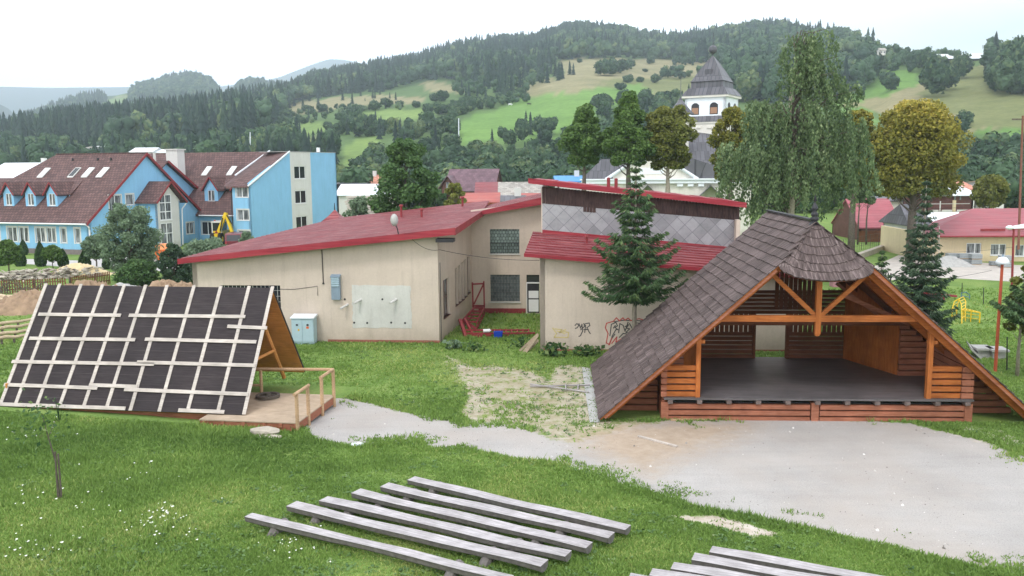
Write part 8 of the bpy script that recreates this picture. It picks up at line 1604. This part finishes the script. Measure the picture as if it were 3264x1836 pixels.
M['weeds'] = leafmat('broad_meadow_weeds', (0.040, 0.085, 0.030, 1), (0.11, 0.18, 0.065, 1), (0.20, 0.24, 0.11, 1), .2)
tag(mesh_np('meadow_weeds', V, Fq, M['weeds'], tint=np.repeat(r.random(len(q)) * .6, k_) + r.random(len(Fq)) * .4), kind='stuff'); print('WEEDS', len(q))
# white umbels in the lower left meadow and a few elsewhere
pts = []
for (x, y, s, n) in ((250, 1620, 90, 14), (480, 1690, 80, 18), (100, 1760, 80, 26), (60, 1600, 70, 10), (520, 1650, 45, 34), (930, 1740, 40, 20), (60, 1395, 30, 8), (420, 1500, 50, 9), (700, 1700, 200, 6), (190, 1370, 40, 7)):
    for _ in range(n): pts.append(Gz((x + r.normal() * s, y + r.normal() * s * .45)))
m = MB()
for p in pts:
    h = r.uniform(.06, .14); s = r.uniform(.012, .034) * (1.5 if r.random() < .12 else 1); q = p + np.array([0, 0, h]); m.face([(q[0] + s * math.cos(t), q[1] + s * math.sin(t) * 1.0, q[2] + .01 * math.sin(t * 2)) for t in np.linspace(0, 6.28, 7)[:-1]])
tag(m.build('wild_flowers', plain('white_umbel_flowers', (.75, .78, .70, 1), .8, .1)), kind='stuff')
# loose stones on the gravel and bare ground
m = MB(); q = scatter(16000, 14, 44, .62, front); sg, sb, se = mask_of(q); dens = np.where(sg > 0, np.where(sg < 1.1, .7, .30), 0); dens = np.where((sb > 0) & (sg < 0), .28, dens); q = q[r.random(len(q)) < dens]; q = q[~inrect(q, st, -7.6, 7.6, -.1, 8)]
rs = random.Random(4)
for x, y in q:
    s = rs.uniform(.008, .026) * (2.6 if rs.random() < .04 else 1); z = float(gz(x, y)); a_ = rs.uniform(0, 3.1); c, sn = math.cos(a_) * s, math.sin(a_) * s; t = [(x + c, y + sn, z), (x - sn * .7, y + c * .7, z), (x - c, y - sn, z), (x + sn * .8, y - c * .8, z)]; n0 = len(m.v); m.v += t + [(x + rs.uniform(-.3, .3) * s, y, z + s * .8)]; m.f += [(n0, n0 + 1, n0 + 4), (n0 + 1, n0 + 2, n0 + 4), (n0 + 2, n0 + 3, n0 + 4), (n0 + 3, n0, n0 + 4)]
def stonemat():
    t = NT('mixed_loose_stones', 0.95, 0.1); g = t.n('ShaderNodeNewGeometry'); return t.base(t.ramp(g.outputs['Random Per Island'], [(0, (.12, .11, .10, 1)), (.35, (.30, .28, .26, 1)), (.75, (.50, .48, .46, 1)), (1, (.78, .76, .74, 1))]))
tag(m.build('loose_stones', stonemat()), kind='stuff'); print('STONES', len(q))
o = merge(CONS, pc, hc, hc * 0.85 * rng.uniform(0.8, 1.2, len(hc)), 'conifer_forest', M['far_con'], 1); tag(o, kind='stuff')
o = merge(DECS, pd_, hd, hd * rng.uniform(0.75, 1.05, len(hd)), 'broadleaf_forest', M['far_dec'], 2); tag(o, kind='stuff')
o = merge(DECN, pn, hn, hn * rng.uniform(0.8, 1.15, len(hn)), 'lower_woodland', M['far_dec'], 3); tag(o, kind='stuff')

# ------------------------------------------------------------------ haze
hm = bpy.data.materials.new('valley_haze'); hm.use_nodes = True; ht_ = hm.node_tree; ht_.nodes.clear()
pv = ht_.nodes.new('ShaderNodeVolumePrincipled'); pv.inputs['Color'].default_value = (0.77, 0.88, 1.0, 1); pv.inputs['Density'].default_value = 0.00025
pv.inputs['Anisotropy'].default_value = 0.45
oo = ht_.nodes.new('ShaderNodeOutputMaterial'); ht_.links.new(pv.outputs[0], oo.inputs['Volume'])
m = MB(); m.box(-5200, 5200, -400, 7400, -3.5, 900); tag(m.build('haze', hm), kind='stuff')
